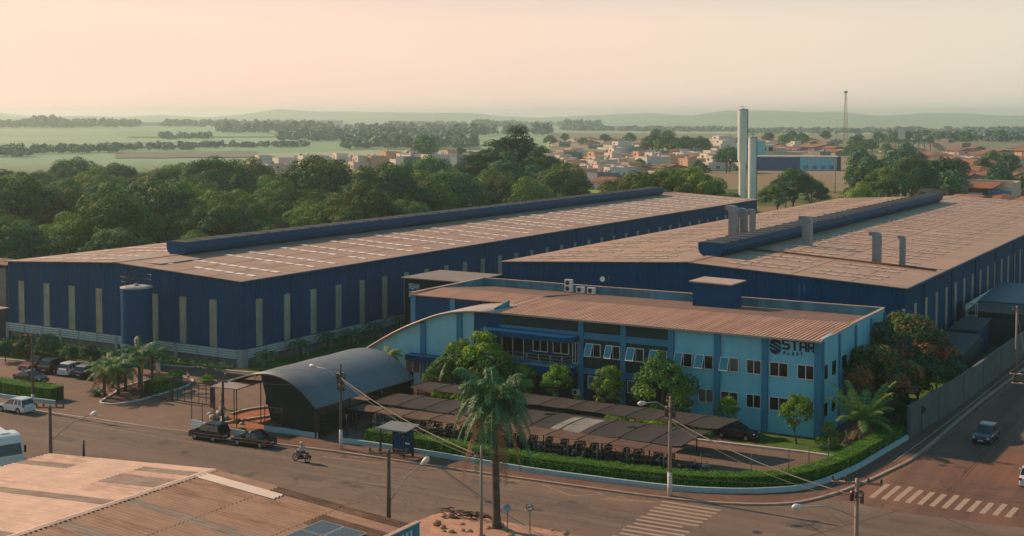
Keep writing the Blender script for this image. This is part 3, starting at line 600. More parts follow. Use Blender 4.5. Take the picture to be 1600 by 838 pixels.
# ------------------------------------------------------------------ gate block with the welcome sign
def text_obj(name, body, size, m, parent, loc, rot=(R(90), 0, 0), ext=0.02, sx=1.0, spacing=1.0, bold=0.0, align='LEFT', glue=True):
    cu = bpy.data.curves.new(name, 'FONT'); cu.body = body; cu.size = size; cu.extrude = ext; cu.space_character = spacing; cu.offset = bold; cu.align_x = align
    tmp = bpy.data.objects.new(name + '_tmp', cu); col.objects.link(tmp)
    dg = bpy.context.evaluated_depsgraph_get(); me = bpy.data.meshes.new_from_object(tmp.evaluated_get(dg)); bpy.data.objects.remove(tmp)
    me.materials.clear(); me.materials.append(m)
    o = bpy.data.objects.new(name, me); col.objects.link(o); o.rotation_euler = rot; o.scale = (sx, 1, 1)
    if parent: o.parent = parent; o.location = Vector(loc) - parent_pos(parent)
    else: o.location = loc
    return o
T = thing('gate_block', (-99.9, 140.2, 0), 'black flat-roofed block with white welcome lettering between the two warehouses', 'gate block')
MB().box(-99.9, 140.2, 0, -90.1, 149.2, 8.45).build('wall', BLACK, T)
MB().slab([(-100.3, 139.8, 8.6), (-90.1, 139.8, 8.6), (-90.1, 149.3, 8.6), (-100.3, 149.3, 8.6)], 0.15).build('roof', mat('grey_flat_roof', (0.20, 0.175, 0.155), 0.8, 0.12, 0.5), T)
text_obj('lettering', 'SEJAM\nBEM-VINDOS', 1.05, ALU, T, (-99.2, 140.17, 7.1), bold=0.03, sx=0.62)
MB().add([(-94.2, 140.15, 6.9), (-91.2, 140.15, 6.9), (-90.8, 140.15, 8.0), (-93.7, 140.15, 8.0), (-94.2, 140.11, 6.9), (-91.2, 140.11, 6.9), (-90.8, 140.11, 8.0), (-93.7, 140.11, 8.0)], [(4, 5, 6, 7), (0, 4, 7, 3), (1, 2, 6, 5), (3, 7, 6, 2), (0, 1, 5, 4)]).build('logo_panel', TEALB, T)

# ------------------------------------------------------------------ office building
YF, YB, YS = 117.1, 139.2, 123.2
T = OFF = thing('office_building', (-36.1, YF, 0), 'two-storey light blue office building with salmon corrugated roof and an arched wing', 'office')
XL, XR = -70.9, -36.1
mb = MB()
mb.box(XL, YF, 0, XR, YB, 8.3, 0)                          # main body
mb.box(-51.2, YF + 0.0, 8.3, XR, YF + 0.25, 9.12, 0); mb.box(XR - 0.25, YF + 0.25, 8.3, XR, YB - 0.25, 9.30, 0)
mb.build('wall', TEAL, T)
MB().box(XL + 0.05, YF - 0.06, 4.2, -51.2, YF - 0.001, 9.12).build('upper_dark_wall', DKGRN, T)
MB().box(XL + 0.05, YF - 0.06, 0.0, -51.2, YF - 0.001, 3.62).build('ground_dark_wall', DKGRN, T)
MB().box(-86.8, YS, 0, XL, 129.0, 9.1).box(-86.8, 129.0, 0, XL, YB, 8.3).build('rear_wing_wall', NAVYD, T)
mb = MB()                                                 # light blue frame: beams and pilasters
mb.box(XL, YF - 0.16, 7.22, -51.2, YF - 0.07, 7.88); mb.box(XL, YF - 0.16, 3.62, -51.2, YF - 0.07, 4.2)
mb.build('beam', TEALB, T)
for x in (-61.2, -56.4, -51.2, -46.35, -41.55, -36.42): MB().box(x - 0.30, YF - 0.24, 0, x + 0.30, YF - 0.005, 9.12).build('pilaster', TEALB, T)
for y in (YF + 0.3, 122.6, 128.2, 133.8, YB - 0.25): MB().box(XR + 0.004, y - 0.22, 0, XR + 0.14, y + 0.22, 9.05).build('pilaster', TEALB, T)
for x in (-86.5, -81.0, -75.6): MB().box(x - 0.33, YS - 0.18, 0, x + 0.33, YS - 0.005, 9.1).build('pilaster', TEALB, T)
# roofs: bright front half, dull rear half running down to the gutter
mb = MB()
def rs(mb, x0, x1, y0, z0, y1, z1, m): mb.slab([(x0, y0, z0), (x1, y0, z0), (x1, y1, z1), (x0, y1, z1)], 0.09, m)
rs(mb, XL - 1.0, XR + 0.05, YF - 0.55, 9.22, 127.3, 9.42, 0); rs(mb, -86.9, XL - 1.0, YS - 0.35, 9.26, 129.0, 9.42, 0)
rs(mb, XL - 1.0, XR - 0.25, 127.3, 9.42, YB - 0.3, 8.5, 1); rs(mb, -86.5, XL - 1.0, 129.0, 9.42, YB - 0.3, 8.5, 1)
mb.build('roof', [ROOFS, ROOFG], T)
mb = MB()
mb.box(-86.8, YB - 0.25, 8.3, XR, YB, 9.42, 0); mb.box(-86.85, 129.5, 8.5, -86.6, YB, 9.42, 0)
mb.box(-86.9, YB - 0.3, 9.42, XR + 0.06, YB + 0.05, 9.50, 1); mb.box(-86.95, 123.2, 9.42, -86.55, YB, 9.50, 1); mb.box(XR - 0.30, 127.3, 9.30, XR + 0.06, YB - 0.3, 9.44, 1)
mb.build('parapet', [PARA, COPE], T)
mb = MB(); mb.box(XL - 1.0, YF - 0.62, 9.05, XR + 0.12, YF - 0.53, 9.24); mb.build('fascia', COPE, T)
# lift house on the roof
mb = MB(); mb.box(-55.9, 133.6, 8.4, -51.6, 137.4, 11.5, 0); mb.slab([(-56.2, 133.2, 11.72), (-51.2, 133.2, 11.6), (-51.2, 137.8, 11.6), (-56.2, 137.8, 11.72)], 0.14, 1)
mb.build('roof_hut', [NAVYP, COPE], T)
# arched front wing
AX = [(-88.3, 3.65), (-87.2, 4.30), (-86, 4.98), (-84.5, 5.78), (-82.8, 6.6), (-81.05, 7.31), (-79.6, 7.88), (-78.5, 8.26), (-76.7, 8.68), (-74.8, 8.93), (-73, 9.02), (XL - 0.02, 9.06)]
def arch_front(mb, x0, x1, y, m):
    xs = [x0] + [p[0] for p in AX if x0 < p[0] < x1] + [x1]; zs = np.interp(xs, [p[0] for p in AX], [p[1] for p in AX])
    v = [(x, y, 0) for x in xs] + [(x, y, z) for x, z in zip(xs, zs)]; n = len(xs)
    mb.add(v, [(i, i + 1, n + i + 1, n + i) for i in range(n - 1)], m)
mb = MB(); arch_front(mb, -88.2, -74.3, YF, 0); arch_front(mb, -74.3, XL, YF, 1); mb.box(-74.3, YF + 0.02, 0, XL, YS, 8.8, 1)
mb.quad((-88.2, YS, 0), (-88.2, YF, 0), (-88.2, YF, 3.6), (-88.2, YS, 3.6), 0)
mb.build('arched_wall', [mat('pale_teal_wall', (0.25, 0.53, 0.62), 0.6, 0.08, 0.35, streak=(2, 0.07, 0.8)), NAVYP], T)
mb = MB(); n = len(AX); v = []
for x, z in [(-89.0, 3.25)] + AX: v += [(x, YF - 0.7, z + 0.22), (x, YS, z + 0.22), (x, YF - 0.7, z + 0.04), (x, YS, z + 0.04)]
k = n + 1; f = []
for i in range(k - 1):
    a, b = 4 * i, 4 * i + 4; f += [(a, b, b + 1, a + 1), (a + 2, a + 3, b + 3, b + 2), (a, a + 2, b + 2, b), (a + 1, b + 1, b + 3, a + 3)]
f += [(0, 1, 3, 2), (4 * k - 4, 4 * k - 2, 4 * k - 1, 4 * k - 3)]
mb.add(v, f, 0, True); mb.build('arched_roof', mat('pale_metal_roof', (0.42, 0.34, 0.29), 0.4, 0.08, 0.6, wave=(1, 0.5, 0.01)), T)
MB().add([(-72.0, YS - 2.6, 9.0), (-72.0, YF + 0.4, 9.26), (-71.9, YF + 0.4, 9.26), (-71.9, YS - 2.6, 9.0), (-72.0, YS - 2.6, 9.95), (-72.0, YF + 0.4, 9.45), (-71.9, YF + 0.4, 9.45), (-71.9, YS - 2.6, 9.95)], [(0, 1, 5, 4), (3, 7, 6, 2), (4, 5, 6, 7), (0, 4, 7, 3), (1, 2, 6, 5)]).build('roof_upstand', PARA, T)
for x in (-80.9, -76.1): MB().box(x - 0.33, YF - 0.2, 0, x + 0.33, YF - 0.005, float(np.interp(x, [p[0] for p in AX], [p[1] for p in AX])) - 0.02).build('pilaster', TEALB, T)
# canopies and balcony
mb = MB(); mb.slab([(-72.4, YF - 2.0, 7.55), (-62.2, YF - 2.0, 7.45), (-61.45, YF - 1.2, 7.45), (-61.35, YF - 0.24, 7.5), (-72.4, YF - 0.07, 7.6)], 0.55, 0)
mb.build('upper_canopy', NAVYP, T)
mb = MB(); mb.box(-82.5, YF - 1.3, 3.15, -76.6, YF - 0.02, 3.75); mb.build('entrance_canopy', NAVYP, T)
mb = MB(); mb.slab([(-73.6, YF - 2.1, 4.5), (-62.3, YF - 2.1, 4.5), (-61.5, YF - 1.3, 4.5), (-61.45, YF - 0.25, 4.5), (-73.6, YF - 0.07, 4.5)], 0.16, 1); mb.box(-73.6, YF - 1.9, 3.3, -61.7, YF - 0.2, 4.33, 0); B = mb.build('balcony', [NAVYP, PARA], T)
mb = MB(); pth = [(-73.5, YF - 2.0), (-62.4, YF - 2.0), (-61.6, YF - 1.3), (-61.55, YF - 0.35)]
for z in (4.85, 5.15, 5.5): mb.tube([(p[0], p[1], z) for p in pth], 0.03, 5)
for x in np.linspace(-73.4, -62.4, 9): mb.tube([(x, YF - 2.0, 4.5), (x, YF - 2.0, 5.5)], 0.03, 5)
o = mb.build('railing', STEEL, B, origin=(-67, YF - 2, 4.5)); o.location = Vector((-67, YF - 2, 4.5)) - parent_pos(B)
MB().box(-74.6, YF - 0.5, 0, XL, YF - 0.004, 3.1).build('porch_wall', NAVYP, T)
GLASS2 = mat('grey_window_glass', (0.030, 0.042, 0.046), 0.15, 0.3, 1.5, spec=0.6); BLIND = mat('drawn_blind', (0.13, 0.12, 0.10), 0.6, 0.15, 1.0, wave=(2, 0.1, 0.01)); rgw = random.Random(3)
def window(T, x0, x1, z0, z1, y=YF, open_left=False, gm=GLASS, nm='window'):
    """aluminium frame with two lights; the left one may hang open, hinged at the top"""
    xm = (x0 + x1) / 2; yy = y - 0.07
    f = MB(); t_ = 0.075
    for a in (x0, xm - t_ / 2, x1 - t_): f.box(a, yy - 0.05, z0, a + t_, yy + 0.02, z1)
    for a in (z0, z1 - t_): f.box(x0 + t_, yy - 0.045, a, x1 - t_, yy + 0.02, a + t_)
    W = f.build(nm, ALU, T, origin=(xm, y, z0)); W.location = Vector((xm, y, z0)) - parent_pos(T)
    p = MB(); p.box(x0 + 0.05, yy + 0.004, z0 + 0.05, x1 - 0.05, yy + 0.035, z1 - 0.05); p.build('pane', gm if gm is not GLASS else rgw.choice((GLASS, GLASS, GLASS2, BLIND)), W)
    if open_left:
        q = MB(); wd = xm - x0 - 0.02; hh = z1 - z0
        q.box(0, -0.03, -hh, 0.07, 0.03, 0); q.box(wd - 0.07, -0.03, -hh, wd, 0.03, 0); q.box(0.07, -0.03, -0.07, wd - 0.07, 0.03, 0); q.box(0.07, -0.03, -hh, wd - 0.07, 0.03, -hh + 0.07)
        q.box(0.07, -0.012, -hh + 0.07, wd - 0.07, 0.012, -0.07, 1)
        M_ = Matrix.Translation((x0 + 0.01 , yy - 0.09, z1)) @ Matrix.Rotation(R(-24), 4, 'X')
        q.xf(M_); q.build('open_sash', [ALU, GLASST], W)
    return W
UPW = [(-60.6, -58.95), (-58.35, -56.75), (-55.95, -54.1), (-53.45, -51.6), (-50.8, -48.95), (-48.6, -46.75), (-46.0, -44.15), (-43.4, -41.9), (-41.1, -39.25), (-38.4, -36.75)]
for i, (a, b) in enumerate(UPW): window(OFF, a, b, 5.42, 6.80, YF - (0.06 if a < -51.2 else 0), i < 7)
for a, b in [(-60.4, -58.5), (-55.95, -54.05), (-48.3, -46.7), (-46.0, -44.2), (-43.4, -41.9), (-41.1, -39.2), (-38.3, -36.75)]: window(OFF, a, b, 2.15, 3.48, YF - (0.06 if a < -51.2 else 0))
window(OFF, -70.7, -68.0, 4.55, 6.75, YF - 0.06, nm='balcony_door'); window(OFF, -66.9, -65.1, 5.4, 6.85, YF - 0.06); window(OFF, -64.5, -62.6, 5.4, 6.85, YF - 0.06); window(OFF, -63.1 + 0.9, -61.5, 4.55, 6.75, YF - 0.06)
window(OFF, -68.5, -66.6, 1.7, 3.1, YF - 0.06, True); window(OFF, -65.6, -63.7, 1.9, 3.1, YF - 0.06)
window(OFF, -86.2, -84.6, 0.7, 3.1); window(OFF, -83.3, -81.3, 1.5, 3.4); window(OFF, -80.4, -77.8, 0.1, 2.9, nm='entrance_door'); window(OFF, -72.9, -71.3, 6.5, 7.5, YF - 0.02)
for y0, y1 in ((118.0, 118.9), (120.4, 121.5), (123.6, 125.0), (129.4, 130.6)):
    for z0, z1 in ((5.4, 6.7), (1.9, 3.1)): MB().box(XR + 0.003, y0, z0, XR + 0.05, y1, z1).build('side_window', GLASS, OFF)
# round emblem and lettering on the wall
def logo():
    cx, cz, r = 0, 0, 1.0
    mb = MB(); pts_up = []
    ang = lambda a: (cx + r * math.cos(R(a)), cz + r * math.sin(R(a)))
    def blob(poly): n = len(poly); mb.add([(-40.55 + p[0] * .60, YF - 0.06, 8.28 + p[1] * .74) for p in poly] + [(-40.55 + p[0] * .60, YF - 0.01, 8.28 + p[1] * .74) for p in poly], [tuple(range(n)), ] + [(i, n + i, n + (i + 1) % n, (i + 1) % n) for i in range(n)], 0)
    # two mirrored halves of a disc parted by slanting slits, so that they read as an S
    rim = lambda a: (math.cos(R(a)), math.sin(R(a)))
    top = [rim(a) for a in range(14, 161, 7)] + [(-.90, .385), (.90, -.245), rim(-14), rim(-6), rim(2), (-.12, .44), (-.12, .56)]
    blob(top[::-1]); blob([(-p[0], -p[1]) for p in top][::-1])
    mb.build('emblem', mat('logo_navy', (0.003, 0.014, 0.045), 0.5, 0.05, 2), OFF)
logo()
LG = MATS['logo_navy']
def stroke_text():
    """squared, round-cornered capitals"""
    mb = MB(); h = 0.92; t = 0.19; z0 = 8.16; y = YF - 0.05
    G_ = dict(S=[[(1, 1), (0.12, 1), (0, 0.9), (0, 0.62), (0.12, 0.5), (0.88, 0.5), (1, 0.4), (1, 0.1), (0.88, 0), (0, 0)]], T=[[(0, 1), (1, 1)], [(0.5, 1), (0.5, -0.06)]], A=[[(0, -0.06), (0, 0.75), (0.2, 1), (0.8, 1), (1, 0.75), (1, -0.06)], [(0, 0.36), (1, 0.36)]],
              R=[[(0, -0.06), (0, 1), (0.85, 1), (1, 0.88), (1, 0.5), (0.85, 0.38), (0, 0.38)], [(0.45, 0.38), (1.02, -0.10)]])
    def ln(a, b):
        d = Vector((b[0] - a[0], b[1] - a[1])); L = d.length; d.normalize(); n = Vector((-d.y, d.x)) * t / 2; e = d * t * 0.42
        q = [(a[0] - e.x + n.x, a[1] - e.y + n.y), (a[0] - e.x - n.x, a[1] - e.y - n.y), (b[0] + e.x - n.x, b[1] + e.y - n.y), (b[0] + e.x + n.x, b[1] + e.y + n.y)]
        jj = 0.002 * (len(mb.f) // 5 % 7)
        mb.add([(p[0], y - jj, p[1]) for p in q] + [(p[0], YF - 0.012, p[1]) for p in q], [(0, 1, 2, 3), (0, 4, 5, 1), (1, 5, 6, 2), (2, 6, 7, 3), (3, 7, 4, 0)])
    for ch, x0, wd in (('S', -39.80, 0.56), ('T', -38.98, 0.60), ('A', -38.13, 0.54), ('R', -37.34, 0.50)):
        x0 -= 0.0
        for st in G_[ch]:
            for a, b in zip(st, st[1:]): ln((x0 + a[0] * wd, z0 + a[1] * h * 0.86), (x0 + b[0] * wd, z0 + b[1] * h * 0.86))
    mb.build('sign_lettering', LG, OFF)
stroke_text()
text_obj('small_lettering', 'PLAST', 0.46, LG, OFF, (-39.75, YF - 0.03, 7.58), bold=0.014, spacing=2.15, sx=0.80)
MB().box(-36.0 - 0.9, YF - 0.01, 7.5, -36.05, YF - 0.004, 7.6)

def ac_unit(x, y, z, s, label, fans=1, rz=0.0):
    T = thing('air_conditioner', (x, y, z), label, 'air conditioner', 'air conditioning units on the office roof' if z > 5 else None, 0)
    MB().box(x - 0.45 * s, y - 0.18, z + 0.08, x + 0.45 * s, y + 0.18, z + 0.08 + 0.65 * s * fans).build('casing', ALU, T)
    for k in range(fans):
        cz = z + 0.08 + 0.33 * s + 0.62 * s * k
        mb = MB().disc((x - 0.1 * s, y - 0.185, cz), 1, 0.24 * s, 0.03, 18); mb.build('fan_grille', DSTEEL, T)
    MB().box(x - 0.4 * s, y - 0.15, z, x - 0.3 * s, y + 0.15, z + 0.08).box(x + 0.3 * s, y - 0.15, z, x + 0.4 * s, y + 0.15, z + 0.08).build('foot', DSTEEL, T)
ac_unit(-73.9, 138.0, 8.62, 1.15, 'tall white double-fan air conditioner on the office roof by the parapet', 2)
ac_unit(-72.2, 137.8, 8.62, 1.15, 'white air conditioner on the office roof, beside the tall double-fan one')
ac_unit(-70.6, 137.6, 8.64, 1.15, 'white air conditioner on the office roof, the one farthest from the tall one')
ac_unit(-61.6, YF - 0.35, 1.3, 0.9, 'white air conditioner mounted low on the dark office wall behind the trees')
T = thing('roof_antenna', (-69.5, 139.0, 9.5), 'thin antenna mast with a small white dish on the office parapet', 'antenna')
MB().tube([(-69.0, 139.0, 9.5), (-69.0, 139.0, 10.9)], 0.04, 5).build('mast', DSTEEL, T); MB().disc((-69.8, 138.9, 10.4), 1, 0.32, 0.06, 14).build('dish', WHITE, T); MB().tube([(-69.8, 139.0, 9.5), (-69.8, 139.0, 10.4)], 0.03, 5).build('arm', DSTEEL, T)
T = thing('roof_ladder', (-45.5, 139.1, 8.6), 'dark steel ladder rising behind the office parapet', 'ladder')
mb = MB(); [mb.tube([(x, 139.35, 8.4), (x, 139.35, 11.4)], 0.035, 5) for x in (-45.6, -45.0)]; [mb.tube([(-45.6, 139.35, 8.7 + k * 0.35), (-45.0, 139.35, 8.7 + k * 0.35)], 0.02, 4) for k in range(8)]; mb.build('rails', NAVYP, T)

# ------------------------------------------------------------------ arched canopy over the entrance
T = thing('arched_canopy', (-82, 92.8, 0), 'large arched blue-grey canopy by the entrance gate', 'canopy')
prof = [(-90.6, 3.3), (-89.4, 3.72), (-88.2, 4.12), (-87, 4.5), (-85.5, 4.98), (-84, 5.38), (-82.5, 5.6), (-81, 5.55), (-79.5, 5.2), (-78, 4.45), (-76.8, 3.55), (-76.2, 2.95)]
ys = list(np.linspace(92.7, 108.6, 7)); v = []
pi = smooth_path(prof, 3); n = len(pi)
for j, y in enumerate(ys):
    for i, (x, z) in enumerate(pi):
        yy = y + (0 if j else 1.5 * max(0, (-83.5 - x) / 4.7)); sag = 0.05 if j % 2 else 0
        v.append((x, yy, z - sag))
f = [(j * n + i, j * n + i + 1, (j + 1) * n + i + 1, (j + 1) * n + i) for j in range(len(ys) - 1) for i in range(n - 1)]
o = MB().add(v, f, 0, True).build('membrane', CANO, T); so = o.modifiers.new('thick', 'SOLIDIFY'); so.thickness = 0.06
mb = MB()
for y in ys[1:]: mb.tube([(x, y, z - 0.14) for x, z in pi], 0.07, 5)
mb.tube([(x, 92.75 + 1.5 * max(0, (-83.5 - x) / 4.7), z - 0.12) for x, z in pi], 0.07, 5)
mb.build('ribs', DSTEEL, T)
for x, y, z in ((-76.35, 92.9, 3), (-76.35, 98, 3), (-76.35, 103.2, 3), (-76.35, 108.4, 3), (-90.2, 95.2, 3.3), (-90.2, 101.8, 3.3), (-90.2, 108.4, 3.3)):
    MB().tube([(x, y, 0), (x, y, z)], 0.09, 8).build('post', DSTEEL, T)
mb = MB(); pf = [(x, 92.9, z - 0.15) for x, z in pi if x > -83.3]; nb = len(pf)
lo = []
for i in range(nb):
    s_ = i / (nb - 1); lo.append((-81.8 + 5.5 * s_ + 1.2 * math.sin(s_ * math.pi) * 0, 92.92, 0.35 + 0.8 * (1 - s_) ** 2))
mb.add(pf + lo, [(i, nb + i, nb + i + 1, i + 1) for i in range(nb - 1)], 0); o = mb.build('front_net', NETD, T); so = o.modifiers.new('thick', 'SOLIDIFY'); so.thickness = 0.03
mb = MB().box(-82.4, 108.7, 0.2, -76.4, 108.75, 3.6); mb.box(-76.30, 93.4, 0.6, -76.26, 104, 2.2); mb.build('side_net', NETD, T)
T = thing('entrance_roof', (-86.4, 93.4, 0), 'small flat sheet roof on thin posts beside the arched canopy', 'roof shelter')
MB().slab([(-88.3, 91.6, 3.95), (-84.7, 91.4, 4.1), (-84.9, 95.6, 4.15), (-88.9, 95.4, 3.95)], 0.10).build('sheet_roof', mat('grey_sheet', (0.24, 0.21, 0.19), 0.6, 0.1, 0.8, wave=(1, 0.35, 0.02)), T)
for x, y in ((-88.1, 92.0), (-85.1, 91.8), (-88.4, 95.0), (-85.1, 95.2)): MB().tube([(x, y, 0), (x, y, 4.0)], 0.05, 6).build('post', DSTEEL, T)
T = thing('gate_post', (-86.3, 92.2, 0), 'dark steel post with a short crossbar in front of the sheet roof', 'post')
MB().tube([(-86.3, 91.2, 0), (-86.3, 91.2, 4.7)], 0.13, 8).build('shaft', DSTEEL, T); MB().box(-86.9, 91.1, 4.65, -85.7, 91.3, 4.8).build('crossbar', DSTEEL, T)

# ------------------------------------------------------------------ motorcycle sheds with shade-cloth roofs
def moto_shed(x0, x1, yf0, yf1, yr0, yr1, zf, zr_, label, mt, patch=None, cuts=()):
    """front edge y runs yf0 -> yf1, rear edge yr0 -> yr1; the cloth is highest at the rear hoop and droops to the front"""
    T = thing('bike_shed', ((x0 + x1) / 2, (yf0 + yr1) / 2, 0), label, 'bike shed', 'long cloth-roofed bike sheds')
    nb = int((x1 - x0) / 2.9); m = 8; rr = random.Random(int(yf0 * 10)); v = []; nx_ = nb * 3 + 1; lev = 0
    for i in range(nx_):
        t = i / (nx_ - 1); x = x0 + (x1 - x0) * t; sag = 0.0 if i % 3 == 0 else -0.05
        if i % 3 == 0: lev = rr.uniform(-.05, .05)
        for j in range(m):
            a = j / (m - 1); yf = yf0 + (yf1 - yf0) * t; yr = yr0 + (yr1 - yr0) * t
            v.append((x + (1 - a) * 0.9, yr + (yf - yr) * a + (rr.uniform(-.05, .05) if a == 1 else 0), zf + (zr_ - zf) * (1 - a ** 1.9) + sag + lev * a))
    f = []; mm = []
    for i in range(nx_ - 1):
        for j in range(m - 1):
            if (i, j) in cuts: continue
            f.append((i * m + j, i * m + j + 1, (i + 1) * m + j + 1, (i + 1) * m + j)); mm.append(1 if (patch and patch[0] <= i < patch[1] and 1 <= j) else 0)
    mb = MB(); mb.add(v, f, 0, False); mb.m = mm
    o = mb.build('cloth_roof', [mt, CLOTHP], T); so = o.modifiers.new('thick', 'SOLIDIFY'); so.thickness = 0.04
    mb = MB()
    for i in range(0, nx_, 3): mb.tube([(v[i * m + j][0], v[i * m + j][1], v[i * m + j][2] + 0.01) for j in range(m)], 0.035, 5)
    mb.build('hoops', mt, T)
    for i in range(0, nx_, 6):
        p = v[i * m + 4]; MB().tube([(p[0], p[1], 0), (p[0], p[1], p[2] - 0.1)], 0.06, 6).build('post', DSTEEL, T)
moto_shed(-75.0, -41.6, 106.0, 105.4, 108.2, 108.9, 2.70, 2.98, 'bike shed roof nearest the office wall, dark grey cloth', CLOTH)
moto_shed(-74.6, -42.4, 99.4, 99.2, 102.6, 103.9, 2.42, 2.85, 'middle bike shed with a pale patch on its dark grey cloth', CLOTH, patch=(20, 23), cuts=((26, 2), (17, 1)))
moto_shed(-75.8, -42.6, 97.2, 98.1, 98.6, 100.3, 2.1, 2.4, 'narrow bike shed next to the hedge, brown cloth', CLOTHB)
T = thing('bus_shelter', (-66.2, 92.0, 0), 'bus shelter with grey roof and a dark blue advertising panel on the sidewalk', 'bus shelter')
MB().slab([(-68.0, 90.7, 2.55), (-64.8, 91.1, 2.55), (-64.9, 93.3, 2.75), (-67.9, 93.2, 2.75)], 0.09).build('roof', mat('shelter_roof', (0.17, 0.18, 0.185), 0.5, 0.08, 0.8, wave=(0, 0.3, 0.01)), T)
MB().box(-66.9, 92.15, 0.35, -64.9, 92.27, 2.5).build('panel', NAVYP, T)
mb = MB(); mb.tube([(-66.1, 92.10, 2.3), (-65.8, 92.10, 2.05), (-65.9, 92.10, 1.75)], 0.10, 5); mb.tube([(-66.1, 92.10, 2.25), (-66.4, 92.1, 2.15), (-66.2, 92.1, 2.0)], 0.06, 5); mb.box(-65.7, 92.10, 1.15, -65.15, 92.14, 1.30); mb.build('panel_figure', ALU, T)
MB().box(-67.0, 92.1, 0.15, -66.88, 92.3, 2.6).build('post', DSTEEL, T); MB().box(-64.95, 92.1, 0.15, -64.83, 92.3, 2.6).build('post', DSTEEL, T); MB().box(-67.75, 91.2, 0.12, -67.63, 91.32, 2.55).build('post', DSTEEL, T); MB().box(-65.3, 91.3, 0.12, -65.18, 91.42, 2.55).build('post', DSTEEL, T)
MB().box(-66.8, 91.75, 0.55, -65.2, 92.05, 0.63).build('bench', DSTEEL, T)

# ------------------------------------------------------------------ right-hand service sheds by the second warehouse
T = thing('service_shed', (-32.5, 152, 0), 'dark service shed with flat roof between the warehouse and the street wall', 'shed')
MB().box(-34.6, 150.6, 0, -30.4, 163, 3.1).build('wall', mat('dark_slate_wall', (0.035, 0.055, 0.06), 0.8, 0.2, 0.8), T); MB().slab([(-35.0, 150.2, 3.25), (-30.0, 149.8, 3.25), (-30.6, 163.4, 3.5), (-35.0, 163.6, 3.5)], 0.14).build('roof', mat('slate_roof', (0.055, 0.07, 0.07), 0.8, 0.12, 0.8), T)
T = thing('service_shed', (-33, 166, 0), 'small dark shed with sloping roof behind the flat-roofed one', 'shed')
MB().box(-34.8, 166, 0, -31.6, 173.2, 3.4).build('wall', NAVYP, T); MB().slab([(-35.0, 165.6, 3.5), (-31.3, 165.6, 3.7), (-31.3, 173.6, 4.1), (-35.0, 173.6, 3.9)], 0.14).build('roof', MATS['slate_roof'], T)
T = thing('service_hall', (-32, 176, 0), 'tall open service hall with blue-edged roof at the right edge', 'hall')
MB().box(-34.6, 176.4, 0, -28.4, 196, 4.3).build('wall', MATS['dark_slate_wall'], T)
MB().slab([(-34.9, 175.6, 4.55), (-27.9, 175.6, 4.5), (-27.9, 183, 4.8), (-34.9, 183, 4.8)], 0.16).build('lower_roof', MATS['slate_roof'], T)
MB().slab([(-34.9, 183, 4.95), (-27.9, 183, 4.95), (-27.4, 200, 5.6), (-34.9, 200, 5.6)], 0.2).build('upper_roof', mat('light_blue_roof', (0.018, 0.085, 0.125), 0.5, 0.08, 0.6), T)
MB().box(-35.05, 175.5, 4.5, -34.9, 200, 5.3).build('fascia', LOUV, T)
T = thing('steel_cage', (-34.2, 170, 3.3), 'white tubular frame standing on the small dark shed', 'frame')
mb = MB()
for x in (-34.6, -33.4):
    for y in (174.0, 175.2): mb.box(x - 0.05, y - 0.05, 0, x + 0.05, y + 0.05, 5.6)
for z in (4.0, 5.55): [mb.box(-34.65, y - 0.05, z, -33.35, y + 0.05, z + 0.1) for y in (174, 175.2)]; [mb.box(x - 0.05, 174, z, x + 0.05, 175.2, z + 0.1) for x in (-34.6, -33.4)]
mb.build('frame_tubes', CONCL, T)
#PART4
# ------------------------------------------------------------------ leaves
def leaf_mesh(name, P, Nn, size, mats, midx=None, seed=0, asp=0.6, jit=0.7):
    """P,N arrays: one folded leaf-sized face per point; size scalar or array"""
    rs_ = np.random.RandomState(seed); n = len(P); P = np.asarray(P, float); Nn = np.asarray(Nn, float)
    Nn = Nn + rs_.normal(0, jit, (n, 3)) * 0.6; Nn /= np.linalg.norm(Nn, axis=1, keepdims=True) + 1e-9
    t = np.cross(Nn, rs_.normal(0, 1, (n, 3))); t /= np.linalg.norm(t, axis=1, keepdims=True) + 1e-9; b = np.cross(Nn, t)
    s = (np.ones(n) * size * rs_.uniform(0.6, 1.3, n))[:, None]
    V = np.stack([P - t * s * 0.5, P - b * s * asp * 0.5 + Nn * s * 0.08, P + t * s * 0.5, P + b * s * asp * 0.5 + Nn * s * 0.08], 1).reshape(-1, 3)
    me = bpy.data.meshes.new(name); me.vertices.add(4 * n); me.vertices.foreach_set('co', V.ravel())
    me.loops.add(4 * n); me.loops.foreach_set('vertex_index', np.arange(4 * n)); me.polygons.add(n)
    me.polygons.foreach_set('loop_start', np.arange(n) * 4); me.polygons.foreach_set('loop_total', np.full(n, 4))
    for q in mats: me.materials.append(q)
    if midx is not None: me.polygons.foreach_set('material_index', np.asarray(midx, dtype=np.int32))
    me.update(calc_edges=True); return me
def sph(rs_, n, up=-0.35):
    v = rs_.normal(0, 1, (n * 3, 3)); v /= np.linalg.norm(v, axis=1, keepdims=True); v = v[v[:, 2] > up][:n]; return v
def crown_cloud(seed, puffs, n, lsz, inner=0.25):
    rs_ = np.random.RandomState(seed); pr = np.array([p[3] for p in puffs]); wgt = pr ** 2 / (pr ** 2).sum(); P = []; Nn = []
    idx = rs_.choice(len(puffs), n, p=wgt); D = sph(rs_, n); k = min(len(D), n); idx = idx[:k]; D = D[:k]
    C = np.array([p[:3] for p in puffs])[idx]; rr_ = pr[idx] * np.where(rs_.rand(k) < inner, rs_.uniform(0.3, 0.9, k), rs_.uniform(0.86, 1.1, k))
    sq = np.array([1, 1, 0.78]); return C + D * rr_[:, None] * sq, D
